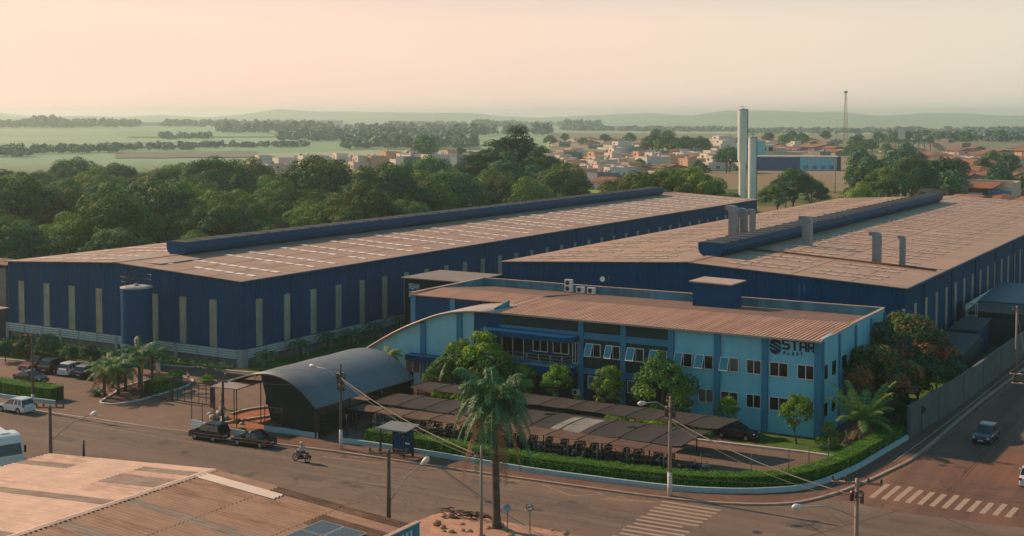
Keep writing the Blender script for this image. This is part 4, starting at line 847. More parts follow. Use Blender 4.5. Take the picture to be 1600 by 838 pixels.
def dome_puffs(seed, Rx, z0, hz, n, r0, r1, flat=0.5):
    rr = random.Random(seed); out = []
    for k in range(n):
        a = k * 2.39996 + rr.uniform(-0.3, 0.3); q = math.sqrt((k + 0.5) / n); rad_ = Rx * q * rr.uniform(0.72, 1.10)
        z = z0 + hz * (1 - q ** 2 * (1 - flat * 0.2)) * rr.uniform(0.68, 1.14); out.append((rad_ * math.cos(a), rad_ * math.sin(a), z, rr.uniform(r0, r1)))
    for k in range(n // 3):
        a = rr.uniform(0, 6.28); q = rr.uniform(0.5, 0.95); out.append((Rx * q * math.cos(a), Rx * q * math.sin(a), z0 - rr.uniform(0, hz * 0.25), rr.uniform(r0, r1) * 0.8))
    return out
def make_tree(name, seed, Rx, z0, hz, npuff, r0, r1, nleaf, lsz, lmats, trunk_r, label, cat='tree', mixw=(0.8, 0.2), limbs=5, parts=('trunk', 'crown')):
    T = thing(name, (0, 0, 0), label, cat); rr = random.Random(seed)
    pf = dome_puffs(seed, Rx, z0, hz, npuff, r0, r1)
    mb = MB(); b = (rr.uniform(-.3, .3), rr.uniform(-.3, .3), z0 * 0.5)
    mb.tube([(0, 0, -0.2), (b[0] * 0.5, b[1] * 0.5, z0 * 0.25), b, (0, 0, z0 + hz * 0.5)], [trunk_r * 1.3, trunk_r, trunk_r * 0.8, trunk_r * 0.3], 7)
    for k in range(limbs):
        p = pf[(k * 5 + 2) % len(pf)]; mb.tube([b, ((b[0] + p[0]) / 2, (b[1] + p[1]) / 2, z0 * 0.85), (p[0], p[1], p[2] - p[3] * 0.3)], [trunk_r * 0.6, trunk_r * 0.4, trunk_r * 0.12], 5)
    mb.build(parts[0], BARK, T)
    P, D = crown_cloud(seed, pf, nleaf, lsz); mi = np.random.RandomState(seed).choice(len(lmats), len(P), p=mixw[:len(lmats)]); m2 = np.random.RandomState(seed + 9).choice(len(lmats), len(P), p=mixw[:len(lmats)]); mi = np.where(np.random.RandomState(seed + 5).rand(len(P)) < .45, mi, m2)
    me = leaf_mesh(parts[1], P, D, lsz, lmats, mi, seed, jit=.42 if lsz > .4 else .7); o = bpy.data.objects.new(parts[1], me); col.objects.link(o); o.parent = T
    return T
def frond(mb, base, az, L, rise, droop, nl, lw, ll, m=0, mr=1, twist=0.0, hang=0.5):
    """arching midrib with two rows of narrow leaflets"""
    pts = []; n = 9
    for i in range(n + 1):
        t = i / n; r = L * (t - 0.12 * t * t * droop); z = rise * t * L - droop * L * t * t * 0.62
        pts.append(Vector((base[0] + r * math.cos(az), base[1] + r * math.sin(az), base[2] + z)))
    mb.tube(pts, [0.045 * (1 - 0.8 * i / n) for i in range(n + 1)], 4, mr, False)
    sd_ = Vector((-math.sin(az), math.cos(az), 0)); rr = random.Random(int(az * 1000) + nl)
    for k in range(nl):
        t = 0.14 + 0.86 * k / nl; i = min(int(t * n), n - 1); p = pts[i].lerp(pts[i + 1], t * n - i); d = (pts[i + 1] - pts[i]).normalized()
        l = ll * math.sin(math.pi * (0.12 + 0.83 * t)) ** 0.6
        for s in (-1, 1):
            hg = hang * rr.uniform(0.6, 1.5); tw = rr.uniform(-.45, .35); e1 = (sd_ * s * rr.uniform(.6, .95) + d * 0.45 + Vector((0, 0, -0.15 * hg + tw))).normalized(); e2 = (sd_ * s * 0.6 + d * 0.35 + Vector((0, 0, -1.1 * hg))).normalized()
            q1 = p + e1 * l * 0.5; q2 = q1 + e2 * l * 0.5; wv = d * lw * 0.5
            mb.add([p - wv, p + wv, q1 + wv, q1 - wv, q2], [(0, 1, 2, 3), (3, 2, 4)], m if rr.random() < .92 else mr)
def palm(name, label, loc, hgt, tr, nfr, L, rise, droop, mats, seed=1, shaft=0, dry=0, nl=26, ll=0.9, lw=0.09, cat='palm tree', hang=0.6, lean=(0, 0), group=None):
    T = thing(name, loc, label, cat, group); T_loc = Vector(loc); rr = random.Random(seed)
    mb = MB(); n = 10; lx, ly = lean
    mb.tube([(lx * (i / n) ** 2, ly * (i / n) ** 2, -0.1 + (hgt + 0.1) * i / n) for i in range(n + 1)], [tr * (1.35 - 0.35 * min(1, i / 2)) * (1 + (0.04 if i % 2 else 0)) * (1 - 0.25 * i / n) for i in range(n + 1)], 10)
    o = mb.build('trunk', PBARK, origin=(0, 0, 0)); o.parent = T
    top = hgt
    if shaft:
        mb = MB().tube([(lx, ly, hgt - 0.02), (lx, ly, hgt + shaft * 0.5), (lx, ly, hgt + shaft)], [tr * 0.85, tr * 0.75, tr * 0.35], 10); o = mb.build('crownshaft', LF['s'], origin=(0, 0, 0)); o.parent = T; top = hgt + shaft * 0.9
    for k in range(nfr):
        az = k * 2.39996 + rr.uniform(-.2, .2); a = k / nfr; mb = MB(); isd = k >= nfr - dry
        rs1 = rise * (1 - 1.0 * a) - (0.2 if a > 0.6 else 0) + rr.uniform(-.08, .08)
        if isd: rs1 = -0.5
        frond(mb, (lx, ly, top - 0.05 * k / nfr), az, L * rr.uniform(0.85, 1.08) * (0.85 if isd else 1), rs1, droop * rr.uniform(0.85, 1.2), nl, lw, ll, 0, 1, hang=hang * (1.3 if isd else 1))
        o = mb.build('frond', [mats[1] if isd else mats[0], LF['y'] if not isd else mats[1]], origin=(0, 0, 0)); o.parent = T
    return T

# ------------------------------------------------------------------ foreground building: tan corrugated roof
fx0, fx1, fxr, fy1, zE, zR = -78.0, -44.9, -61.4, 64.0, 5.0, 6.12
T = thing('roofed_workshop', (-61.4, 64, 0), 'workshop in the foreground under a large weathered tan corrugated roof', 'workshop')
MB().box(fx0 + 0.5, 30, 0, fx1 - 0.5, fy1 - 0.5, 4.9).build('wall', OFFW, T)
SH = [mat('lit_slope_tan_sheet', (0.57, 0.40, 0.31), 0.8, 0.12, 0.5, streak=(0, 0.10, 6.0)), mat('grey_fibre_sheet', (0.26, 0.205, 0.165), 0.85, 0.2, 0.5, streak=(0, 0.22, 6.0)), mat('white_plastic_sheet', (0.66, 0.55, 0.46), 0.45, 0.06, 0.5), mat('shaded_slope_brown_sheet', (0.345, 0.215, 0.148), 0.85, 0.10, 0.5, streak=(0, 0.14, 6.0)), mat('dark_fibre_sheet', (0.14, 0.085, 0.058), 0.9, 0.3, 0.8, streak=(0, 0.35, 5.0)), mat('stained_lit_slope_sheet', (0.53, 0.365, 0.28), 0.85, 0.18, 0.8, streak=(0, 0.25, 5.0)), mat('stained_shaded_slope_sheet', (0.32, 0.19, 0.128), 0.85, 0.2, 0.8, streak=(0, 0.3, 5.0))]
mb = MB(); per = 0.35; rr = random.Random(12)
y = fy1; si = 0
while y > 38:
    wd = 1.05; ns = 28
    for s in (-1, 1):
        xe = fx0 if s < 0 else fx1
        segs = [(0.0, 0.34), (0.34, 0.67), (0.67, 1.0)]
        for gi, (a, b) in enumerate(segs):
            base = 0 if s < 0 else 3  # sun-facing slope painted lighter, the slope turned away painted darker
            u_ = rr.random(); m_ = base
            if s < 0 and si in (3,) and gi == 0: m_ = 1
            if s < 0 and si in (8, 15) and gi < 2: m_ = 1
            if s < 0 and si == 1 and gi == 0: m_ = 1
            if s > 0 and si == 1 and gi < 1: m_ = 2
            if s > 0 and si in (7,) and gi < 2: m_ = 1
            if s > 0 and si in (12,) and gi < 2: m_ = 1
            if s > 0 and gi == 2 and si < 5: m_ = 4 if u_ < 0.75 else 3
            if s > 0 and si == 0 and gi == 1: m_ = 4
            if m_ == base and u_ > 0.965: m_ = 1 if s < 0 else 4
            elif m_ == base and u_ < 0.14: m_ = 5 if s < 0 else 6
            xa = fxr + (xe - fxr) * a - s * (0.08 if a else 0); xb = fxr + (xe - fxr) * b; up_ = 0.018 * (2 - gi) + rr.uniform(0, 0.008)
            if m_ == 2: xb = fxr + (xe - fxr) * 0.42; up_ += 0.04
            v = []
            for j in range(ns + 1):
                yy = y - wd * j / ns; c = 0.048 * math.cos(2 * math.pi * (wd * j / ns) / per)
                for x in (xa, xb): v.append((x, yy, zE + (zR - zE) * (1 - abs(x - fxr) / abs(xe - fxr)) + c + up_))
            f = [(2 * j, 2 * j + 1, 2 * j + 3, 2 * j + 2) if s < 0 else (2 * j, 2 * j + 2, 2 * j + 3, 2 * j + 1) for j in range(ns)]
            mb.add(v, f, m_, False)
    y -= wd; si += 1
RF = mb.build('roof', SH, T); so = RF.modifiers.new('thick', 'SOLIDIFY'); so.thickness = 0.02; so.offset = -1
mb = MB()
for k in range(24):
    y = fy1 + 0.03 - k * 1.08; e = 0.012 * (k % 2)
    mb.add([(fxr - .30, y, zR + .055 + e), (fxr, y, zR + .115 + e), (fxr + .30, y, zR + .055 + e), (fxr - .30, y - 1.12, zR + .05 + e), (fxr, y - 1.12, zR + .11 + e), (fxr + .30, y - 1.12, zR + .05 + e)], [(0, 3, 4, 1), (1, 4, 5, 2)])
mb.build('ridge_cap', SH[0], T)
MB().box(fx0 - 0.22, 38, zE - 0.22, fx0 - 0.02, fy1, zE - 0.02).build('gutter', DSTEEL, T)
mb = MB(); mb.box(fx1 + 0.05, 38, 0, fx1 + 0.28, fy1 + 0.1, 5.22, 0); mb.box(fx1, 38, 5.22, fx1 + 0.34, fy1 + 0.15, 5.30, 1); mb.build('side_wall', [mat('painted_blue_wall', (0.05, 0.22, 0.33), 0.7, 0.15, 1), COPE], T)
mb = MB()
for k in range(9): yy = 63.2 - k * 0.42; mb.box(fx1 + 0.285, yy - 0.12, 4.62 + 0.05 * (k % 2), fx1 + 0.30, yy + 0.09, 4.98)
mb.build('wall_lettering', ALU, T)
T = thing('solar_array', (-47.7, 60, 5.2), 'grey solar panels lying on the right-hand roof slope of the workshop', 'solar panels')
for i in range(2):
    for j in range(3):
        x = -49.5 + i * 1.72; y = 58.7 - j * 2.05 + 0.1; za = zE + (zR - zE) * (1 - (x - fxr) / (fx1 - fxr)) + 0.18; zb = za - 1.66 * (zR - zE) / (fx1 - fxr)
        mb = MB(); mb.slab([(x, y, za), (x + 1.66, y, zb), (x + 1.66, y + 1.98, zb), (x, y + 1.98, za)], 0.05, 1); mb.slab([(x + .05, y + .05, za + .005), (x + 1.61, y + .05, zb + .005), (x + 1.61, y + 1.93, zb + .005), (x + .05, y + 1.93, za + .005)], 0.004, 0); mb.build('panel', [SOLAR, CONCL], T)

# ------------------------------------------------------------------ poles, lamps, cables
def pole(name, x, y, h, label, m=CONP, r=0.13, arms=(), lamp=None, white=0, gear=False, group='utility poles along the streets', steel_arm=True):
    T = thing(name, (x, y, 0), label, 'utility pole' if name == 'utility_pole' else 'post', group)
    MB().tube([(x, y, -0.1), (x, y, h)], [r * 1.25, r * 0.8], 10).build('shaft', m, T)
    if white: MB().tube([(x, y, 0.02), (x, y, white)], [r * 1.28 + 0.02, r * 1.2 + 0.02], 10).build('painted_base', POLEW, T)
    for (z, ax, hl) in arms:
        c, s = math.cos(ax), math.sin(ax)
        A = MB().tube([(x - c * hl, y - s * hl, z), (x + c * hl, y + s * hl, z)], 0.075, 5).build('crossarm', m, T)
        for k in (-0.95, -0.45, 0.45, 0.95):
            px, py = x + c * hl * k, y + s * hl * k; o = MB().lathe([(0.03, 0), (0.085, 0.05), (0.06, 0.12), (0.095, 0.18), (0.02, 0.30)], px, py, 8); o.v = [(a, b, d + z + 0.05) for a, b, d in o.v]; o = o.build('insulator', CERAM, A, origin=(px, py, z)); o.location = Vector((px, py, z)) - parent_pos(A)
    if lamp:
        lx, ly, lz, z0 = lamp
        mb = MB(); a = Vector((x, y, z0)); b = Vector((lx, ly, lz)); mid = a.lerp(b, 0.55) + Vector((0, 0, 0.35)); mb.tube([a, a.lerp(b, 0.28) + Vector((0, 0, 0.22)), mid, b], 0.038, 6)
        A = mb.build('lamp_arm', CONCL if steel_arm else m, T); d = (b - mid).normalized()
        mb = MB().tube([b - d * 0.12, b + d * 0.1, b + d * 0.42, b + d * 0.6], [0.06, 0.16, 0.20, 0.08], 8); o = mb.build('lamp_head', LAMPG, A); 
    if gear:
        mb = MB()
        for k in range(6):
            a = k * 1.1; mb.torus((x + 0.34 * math.cos(a), y + 0.25 * math.sin(a), h - 1.2 + 0.2 * (k % 3)), k % 3, 0.22, 0.035, 10, 4)
        mb.tube([(x - 0.28, y, h - 1.4), (x - 0.28, y, h - 0.8)], 0.10, 8); mb.tube([(x + 0.3, y + 0.1, h - 1.5), (x + 0.3, y + 0.1, h - 1.1)], 0.11, 8)
        mb.build('cable_coils', CERAM, T)
    return T
PP = dict(a=(-108.7, 87.4), b=G(78, 634, 7.6), c=(-71.9, 91.0), d=G(607, 703, 8), e=G(752, 697, 8), f=(-40.7, 92.9), g=G(1339, 748, 8), h=G(1587, 598))
pole('utility_pole', *PP['a'], 8.0, 'thin brown pole with whitewashed base beside the white hatchback and the car-park hedge', WOODP, 0.12, [(7.7, 0.15, 1.5), (6.7, 0.15, 0.7)], None, 1.7)
pole('utility_pole', *PP['b'], 7.6, 'brown pole with a slanting lamp arm behind the left corner of the tan roof', WOODP, 0.14, [(7.45, 0.5, 1.1)], (*G(143, 648, 7.4), 7.4, 4.8))
pole('utility_pole', *PP['c'], 7.8, 'slim pole with whitewashed base beside the arched canopy, lamp arm to the left', WOODP, 0.12, [(6.0, 0.0, 0.35), (5.5, 0.0, 0.35)], (*G(492, 573, 7.3), 7.3, 6.3), 1.9, gear=True)
pole('utility_pole', *PP['d'], 8.0, 'brown pole with crossarm and a long lamp arm in front of the bus shelter', WOODP, 0.15, [(7.8, 0.45, 1.3)], (*G(660, 724, 7.2), 7.2, 4.4))
pole('utility_pole', *PP['e'], 8.0, 'thin bare concrete pole standing beside the tall palm', CONP, 0.10, [(7.3, 0.0, 0.5)])
pole('utility_pole', *PP['f'], 8.0, 'pole with whitewashed base at the kerb between hedge and front crosswalk', CONP, 0.14, [(7.7, 0.1, 0.3), (6.3, 0.1, 0.4)], (*G(1008, 630, 7.6), 7.6, 6.9), 2.0, gear=True)
pole('utility_pole', *PP['g'], 8.0, 'concrete pole crowded with insulators and cable coils near the side crosswalk', CONP, 0.14, [(7.75, 0.25, 1.5), (7.0, 1.8, 1.1)], (*G(1252, 792, 6.6), 6.6, 5.6), gear=True)
pole('utility_pole', *PP['h'], 8.7, 'tan pole beside the street wall at the right edge, no whitewash', CONP, 0.13, [(8.3, 0.2, 0.5)], None)
px_, py_ = G(1612, 586, 8.0); pole('utility_pole', px_, py_, 8.1, 'pole mostly beyond the right edge with two pale crossarms reaching into view', CONP, 0.14, [(7.98, 0.05, 1.75), (7.2, 0.05, 1.6)], None, gear=True)
pole('street_post', *G(131, 722), 1.9, 'short dark post standing on the street behind the tan roof', DSTEEL, 0.10, group=None)
def cable(a, b, sag, label, r=0.018, n=14):
    a = Vector(a); b = Vector(b); pts = [a.lerp(b, i / n) - Vector((0, 0, sag * 4 * (i / n) * (1 - i / n))) for i in range(n + 1)]
    tag(MB().tube(pts, r, 4).build('power_cable', WIRE, origin=tuple(a)), label, 'cable', 'overhead cables')
q = lambda k, z, dx=0, dy=0: (PP[k][0] + dx, PP[k][1] + dy, z)
cable(q('c', 6.6), q('e', 7.3), 0.5, 'thick cable from the canopy pole down to the pole by the tall palm', 0.05); cable(q('c', 6.4, .1), q('e', 7.1), 0.7, 'thin cable just below the thick one, canopy pole to palm pole', 0.02)
cable(q('f', 6.3), q('g', 6.9), 0.5, 'thick cable from the corner pole to the crowded pole at the crosswalk', 0.045); cable(q('f', 6.1), q('g', 6.6), 0.8, 'thin cable below the thick one, corner pole to crowded pole')
for dz, l in ((7.8, 'highest'), (7.6, 'middle'), (7.2, 'lowest')): cable(q('d', dz, 0, .3), q('b', dz - 0.3), 0.5, l + ' cable between the slanting-lamp pole and the bus shelter pole', 0.012)
for dz, l in ((7.7, 'upper'), (6.9, 'lower')): cable(q('d', dz), q('e', dz), 0.4, l + ' cable between the bus shelter pole and the palm pole', 0.012)
for dz, l in ((7.7, 'upper'), (7.0, 'lower')): cable(q('e', dz), q('g', dz), 0.7, l + ' cable between the palm pole and the crowded crosswalk pole', 0.012)
for dz, l in ((7.9, 'upper'), (6.5, 'lower')): cable(q('a', dz - .2), q('c', dz - .6), 1.0, l + ' cable along the front kerb between the two whitewashed poles at the left', 0.012)
for dz, l in ((6.2, 'upper'), (5.6, 'lower')): cable(q('c', dz), q('f', dz), 0.9, l + ' cable along the hedge between canopy pole and corner pole', 0.012)
cable(q('g', 7.7, .6, .5), (px_ - 1, py_, 7.9), 0.6, 'cable from the crowded pole toward the right-edge crossarms', 0.014); cable((px_, py_, 7.9), q('h', 8.3), 0.7, 'cable from the right-edge crossarms up the side street', 0.014)

# ------------------------------------------------------------------ road signs, cones
def sign(x, y, h, r, mface, label, bar=False, az=0.0, bl=False):
    T = thing('road_sign', (x, y, 0), label, 'road sign'); MB().tube([(x, y, 0), (x, y, h + r)], 0.035, 6).build('post', RUST, T)
    d = Vector((math.sin(YAW - 0.2), -math.cos(YAW - 0.2), 0)); a = Vector((x, y, h)) + d * 0.05
    mb = MB().tube([a, a + d * 0.025], r, 20, 0, True, False); mb.build('plate', mface, T)
    if bar:
        s_ = Vector((d.y, -d.x, 0)); b = a + d * 0.045
        mb = MB(); n = 24; 
        for i in range(n):
            t0, t1 = 2 * math.pi * i / n, 2 * math.pi * (i + 1) / n
            c = lambda t, q_: tuple(b + s_ * math.cos(t) * q_ + Vector((0, 0, math.sin(t) * q_)))
            mb.quad(c(t0, r * 0.80), c(t0, r * 1.0), c(t1, r * 1.0), c(t1, r * 0.80))
        mb.add([tuple(b + s_ * u_ + Vector((0, 0, v_))) for u_, v_ in ((-r * 0.55, 0.02), (r * 0.55, -0.06), (r * 0.55, 0.02), (-r * 0.55, 0.11))], [(0, 1, 2, 3)])
        o = mb.build('border', BLACK, T); so = o.modifiers.new('thick', 'SOLIDIFY'); so.thickness = 0.006
gx, gy = G(793, 838); sign(gx, gy, 2.05, 0.29, mat('faded_blue_sign', (0.16, 0.33, 0.42), 0.6, 0.3, 3), 'faded light blue round sign on a thin post at the dirt mound')
gx, gy = G(828, 838); sign(gx, gy, 2.12, 0.27, WHITE, 'round white sign with black border and a bar on the dirt mound', True)
gx, gy = G(1440, 676); sign(gx, gy, 2.2, 0.36, DSTEEL, 'dark round sign seen from behind beside the street wall')
for (u, v), l in (((294, 592), 'orange traffic cone in the yard, the left one of three'), ((323, 594), 'orange traffic cone in the yard, between two others'), ((352, 589), 'orange traffic cone in the yard, the one closest to the grass corner')):
    x, y = G(u, v); T = thing('traffic_cone', (x, y, 0.012), l, 'traffic cone', 'orange cones in the yard')
    MB().lathe([(0.2, 0.05), (0.05, 0.85), (0.03, 0.87)], x, y, 12).build('cone', ORANGE, T); MB().box(x - 0.25, y - 0.25, 0.01, x + 0.25, y + 0.25, 0.055).build('base', ORANGE, T); MB().lathe([(0.155, 0.36), (0.12, 0.53)], x, y, 12).build('band', WHITE, T)
T = thing('sign_board', (*G(247, 592), 0), 'small white board standing by the shrub at the car-park island', 'board'); x, y = G(247, 592); MB().box(x - .35, y - .03, 0.9, x + .35, y + .03, 2.3).build('board', WHITE, T); MB().box(x - .3, y - .02, 0, x - .22, y + .02, 0.9).box(x + .22, y - .02, 0, x + .3, y + .02, 0.9).build('leg', DSTEEL, T)
#PART5
# ------------------------------------------------------------------ cars (built at the origin, front toward +x)
def car(kind, paint, label, x, y, heading, name='parked_car', cat='car', roofm=None, group=None):
    D = dict(hatch=(3.95, 1.68, 1.50), sedan=(4.12, 1.68, 1.42), suv=(4.25, 1.78, 1.64), mpv=(3.75, 1.68, 1.64), pickup=(4.5, 1.70, 1.62))[kind]
    L, Wd, Hh = D; hl, hw = L / 2, Wd / 2; zb = Hh * 0.60
    T = thing(name, (x, y, 0.012), label, cat, group, heading)
    def B(mb, nm, m, parent=None, bevel=0):
        o = mb.build(nm, m, origin=(0, 0, 0), bevel=bevel); o.parent = parent or T; return o
    hood = zb - 0.04; cow = {'hatch': 0.95, 'sedan': 0.85, 'suv': 1.0, 'mpv': 1.02, 'pickup': 0.9}[kind] - 0.1
    rear = {'hatch': -hl + 0.12, 'sedan': -hl + 0.95, 'suv': -hl + 0.10, 'mpv': -hl + 0.10, 'pickup': -hl + 2.0}[kind]
    rb = zb + (0.02 if kind != 'pickup' else -0.02)
    # lower body with wheel openings
    wx = (-hl + 0.75, hl - 0.80); wr = 0.31
    bot = []
    for c in wx:
        for k in range(9):
            a = math.pi - math.pi * k / 8; bot.append((c + (wr + 0.06) * math.cos(a), max(0.22, 0.30 + (wr + 0.06) * math.sin(a))))
    prof = [(-hl + 0.10, 0.22)] + bot + [(hl - 0.12, 0.22), (hl - 0.01, 0.34), (hl, 0.52), (hl - 0.08, hood - 0.14), (hl - 0.35, hood - 0.06), (cow, hood + 0.03), (rear, rb), (-hl + 0.05, rb - 0.03), (-hl, rb - 0.2), (-hl - 0.0, 0.42)]
    n = len(prof); vs = []
    for yy, ins in ((-hw, 0), (hw, 0)):
        for p in prof: vs.append((p[0], yy * (0.965 if p[1] > zb - 0.12 else 1.0) * (0.93 if abs(p[0]) > hl - 0.1 else 1), p[1]))
    fs = [(i, (i + 1) % n, n + (i + 1) % n, n + i) for i in range(n)] + [tuple(range(n - 1, -1, -1)), tuple(range(n, 2 * n))]
    B(MB().add([(a, -b, c) for a, b, c in vs], fs, 0), 'body', paint, bevel=0.035)
    # glasshouse and roof
    r0, r1 = {'hatch': (rear + 0.30, cow - 0.75), 'sedan': (rear + 0.55, cow - 0.75), 'suv': (rear + 0.28, cow - 0.65), 'mpv': (rear + 0.22, cow - 0.85), 'pickup': (rear + 0.18, cow - 0.65)}[kind]
    wi, wt = hw - 0.06, hw - 0.20; zt = Hh - 0.05
    gv = [(rear, -wi, rb), (cow, -wi, hood + 0.02), (cow, wi, hood + 0.02), (rear, wi, rb), (r0, -wt, zt), (r1, -wt, zt), (r1, wt, zt), (r0, wt, zt)]
    B(MB().add(gv, [(4, 5, 6, 7), (0, 1, 5, 4), (1, 2, 6, 5), (2, 3, 7, 6), (3, 0, 4, 7)]), 'window_glass', CGLASS)
    rv = MB(); rm = (r0 + r1) / 2
    P2 = [(r0 - 0.07, zt - 0.03), (r0 + 0.12, Hh - 0.005), (rm, Hh + 0.02), (r1 - 0.2, Hh - 0.005), (r1 + 0.06, zt - 0.03)]
    v = [(p[0], s * (wt + 0.02) * (1 if 0 < i < 4 else 0.96), p[1]) for s in (-1, 1) for i, p in enumerate(P2)] + [(p[0], s * (wt + 0.03), zt - 0.06) for s in (-1, 1) for p in P2]
    rv.add(v, [(i, i + 1, i + 6, i + 5) for i in range(4)] + [(10 + i, 11 + i, i + 1, i) for i in range(4)] + [(5 + i, 6 + i, 16 + i, 15 + i) for i in range(4)] + [(0, 5, 15, 10), (4, 14, 19, 9)], 0, False)
    B(rv, 'roof', roofm or paint)
    pl = MB()                                                # pillars
    def lerp3(a, b, t): return tuple(a[i] + (b[i] - a[i]) * t for i in range(3))
    for s in (0, 1):
        b0, b1, t0, t1 = (gv[0], gv[1], gv[4], gv[5]) if s == 0 else (gv[3], gv[2], gv[7], gv[6])
        sy = -0.012 if s == 0 else 0.012
        for t, wd in ((0.0, 0.05), (0.47, 0.045), (0.955, 0.045)) + (((0.24, 0.03),) if kind in ('hatch', 'mpv', 'suv') else ()):
            a, b, c, d = lerp3(b0, b1, t), lerp3(b0, b1, min(1, t + wd)), lerp3(t0, t1, min(1, t + wd)), lerp3(t0, t1, t)
            pl.quad(*[(p[0], p[1] + sy, p[2]) for p in (a, b, c, d)])
    B(pl, 'pillars', paint)
    for c in wx:
        for s in (-1, 1):
            mb = MB().torus((0, 0, 0), 1, wr - 0.085, 0.095, 18, 6); Wl = B(mb, 'wheel', TYRE); Wl.location = (c, s * (hw - 0.10), wr)
            o = MB().disc((0, 0, 0), 1, wr - 0.10, 0.16, 14).build('rim', RIM, origin=(0, 0, 0)); o.parent = Wl
    for s in (-1, 1):
        B(MB().box(hl - 0.20, s * (hw - 0.12) - 0.17 * (1 if s > 0 else -0.0) - (0 if s > 0 else 0.0), hood - 0.27, hl + 0.005, s * (hw - 0.12) + (0.02 if s > 0 else 0.17), hood - 0.12), 'headlight', HEADL)
        zt_ = 0.72 if kind in ('sedan', 'pickup') else 0.80
        B(MB().box(-hl - 0.012, s * (hw - 0.13) - 0.11, zt_ - 0.05, -hl + 0.12, s * (hw - 0.13) + 0.10, zt_ + 0.13), 'tail_light', TAILL)
        B(MB().box(cow - 0.28, s * (hw + 0.06) - 0.08, zb + 0.02, cow - 0.12, s * (hw + 0.06) + 0.08, zb + 0.15), 'wing_mirror', paint)
    B(MB().box(-hl - 0.02, -0.26, 0.46, -hl + 0.02, 0.26, 0.58), 'number_plate', PLATE); B(MB().box(hl - 0.02, -0.24, 0.36, hl + 0.02, 0.24, 0.47), 'number_plate', PLATE)
    B(MB().box(-hl - 0.03, -hw + 0.12, 0.24, -hl + 0.1, hw - 0.12, 0.40).box(hl - 0.1, -hw + 0.14, 0.22, hl + 0.015, hw - 0.14, 0.34), 'bumper', BLACK if paint is not CARW else paint)
    if kind == 'pickup': B(MB().box(-hl + 0.1, -hw + 0.12, rb - 0.06, rear - 0.05, hw - 0.12, rb + 0.005), 'load_bed', BLACK)
    return T
PI = math.pi
car('mpv', CARB, 'black minivan parked at the kerb in front of the gate', -84.95, 87.95, PI + 0.05)
car('sedan', CARB, 'black sedan parked at the kerb behind the black minivan', -79.85, 88.35, PI + 0.05)
car('hatch', CARW, 'white hatchback on the street beside the clipped hedge at the left edge', -109.9, 86.25, PI + 0.04)
car('pickup', CARR, 'rusty red pickup, leftmost in the car-park row', -126.3, 102.2, -PI / 2 + 0.15)
car('suv', CARB, 'dark sport utility vehicle between the red pickup and the white hatchback', -123.2, 102.5, PI / 2 + 0.12, roofm=CARN)
car('hatch', CARW, 'white hatchback in the car-park row between two black cars', -120.3, 102.6, PI / 2 + 0.12)
car('hatch', CARB, 'black car with pale roof right of the white hatchback in the car park', -117.4, 102.4, PI / 2 + 0.12, roofm=CARS)  # silver roof over a black body
car('hatch', CARN, 'dark hatchback half hidden by the palms at the end of the car-park row', -114.6, 102.4, PI / 2 + 0.12)
car('sedan', CARB, 'dark car with grey roof behind the car-park hedge', -120.5, 96.7, 0.02, roofm=CARS)
car('hatch', CARN, 'dark blue hatchback coming down the side street', -22.75, 124.2, -PI / 2 - 0.05, name='moving_car')
car('sedan', CARW, 'white sedan seen from behind at the right edge', -16.85, 111.6, PI / 2 + 0.1, name='moving_car')
car('hatch', CARB, 'black car parked in shade at the foot of the light blue office wall', -42.9, 113.3, 0.0)
# white cab of a lorry at the left edge
lx, ly = G(24, 683, 2.9)
T = thing('lorry', (lx - 1.2, ly - 0.2, 0), 'white high-roofed lorry cab with wide windscreen at the left edge', 'lorry', None, -0.35)
def TB(mb, nm, m, bevel=0): o = mb.build(nm, m, origin=(0, 0, 0), bevel=bevel); o.parent = T; return o
TB(MB().extr([(-1.2, 0.5), (1.25, 0.5), (1.30, 1.35), (1.05, 2.35), (0.75, 2.95), (0.3, 3.08), (-1.2, 3.05)], 1, -1.2, 1.2), 'cab', CARW, 0.10)
TB(MB().add([(1.31, -1.08, 1.45), (1.31, 1.08, 1.45), (1.09, 1.02, 2.36), (1.09, -1.02, 2.36)], [(0, 1, 2, 3)]), 'windscreen', CGLASS)
TB(MB().box(-0.3, -1.215, 1.4, 0.85, -1.19, 2.2).box(-0.3, 1.19, 1.4, 0.85, 1.215, 2.2), 'side_window', CGLASS)
TB(MB().box(-0.55, -0.4, 3.06, 0.25, 0.4, 3.16), 'roof_hatch', CARW, 0.03); TB(MB().box(1.2, -1.2, 0.45, 1.42, 1.2, 0.95), 'bumper', CARW, 0.04)
TB(MB().box(-6.5, -1.2, 0.9, -1.35, 1.2, 2.6), 'cargo_box', CARW, 0.03)
for wx_ in (0.35, -4.8):
    for s in (-1, 1): o = TB(MB().torus((0, 0, 0), 1, 0.36, 0.14, 16, 6), 'wheel', TYRE); o.location = (wx_, s * 1.02, 0.5); o2 = MB().disc((0, 0, 0), 1, 0.3, 0.2, 12).build('rim', RIM, origin=(0, 0, 0)); o2.parent = o
for s in (-1, 1): TB(MB().box(1.05, s * 1.38 - 0.08, 1.5, 1.2, s * 1.38 + 0.08, 2.1), 'mirror', BLACK); TB(MB().box(1.38, s * 0.9 - 0.16, 0.6, 1.44, s * 0.9 + 0.16, 0.8), 'headlight', HEADL)

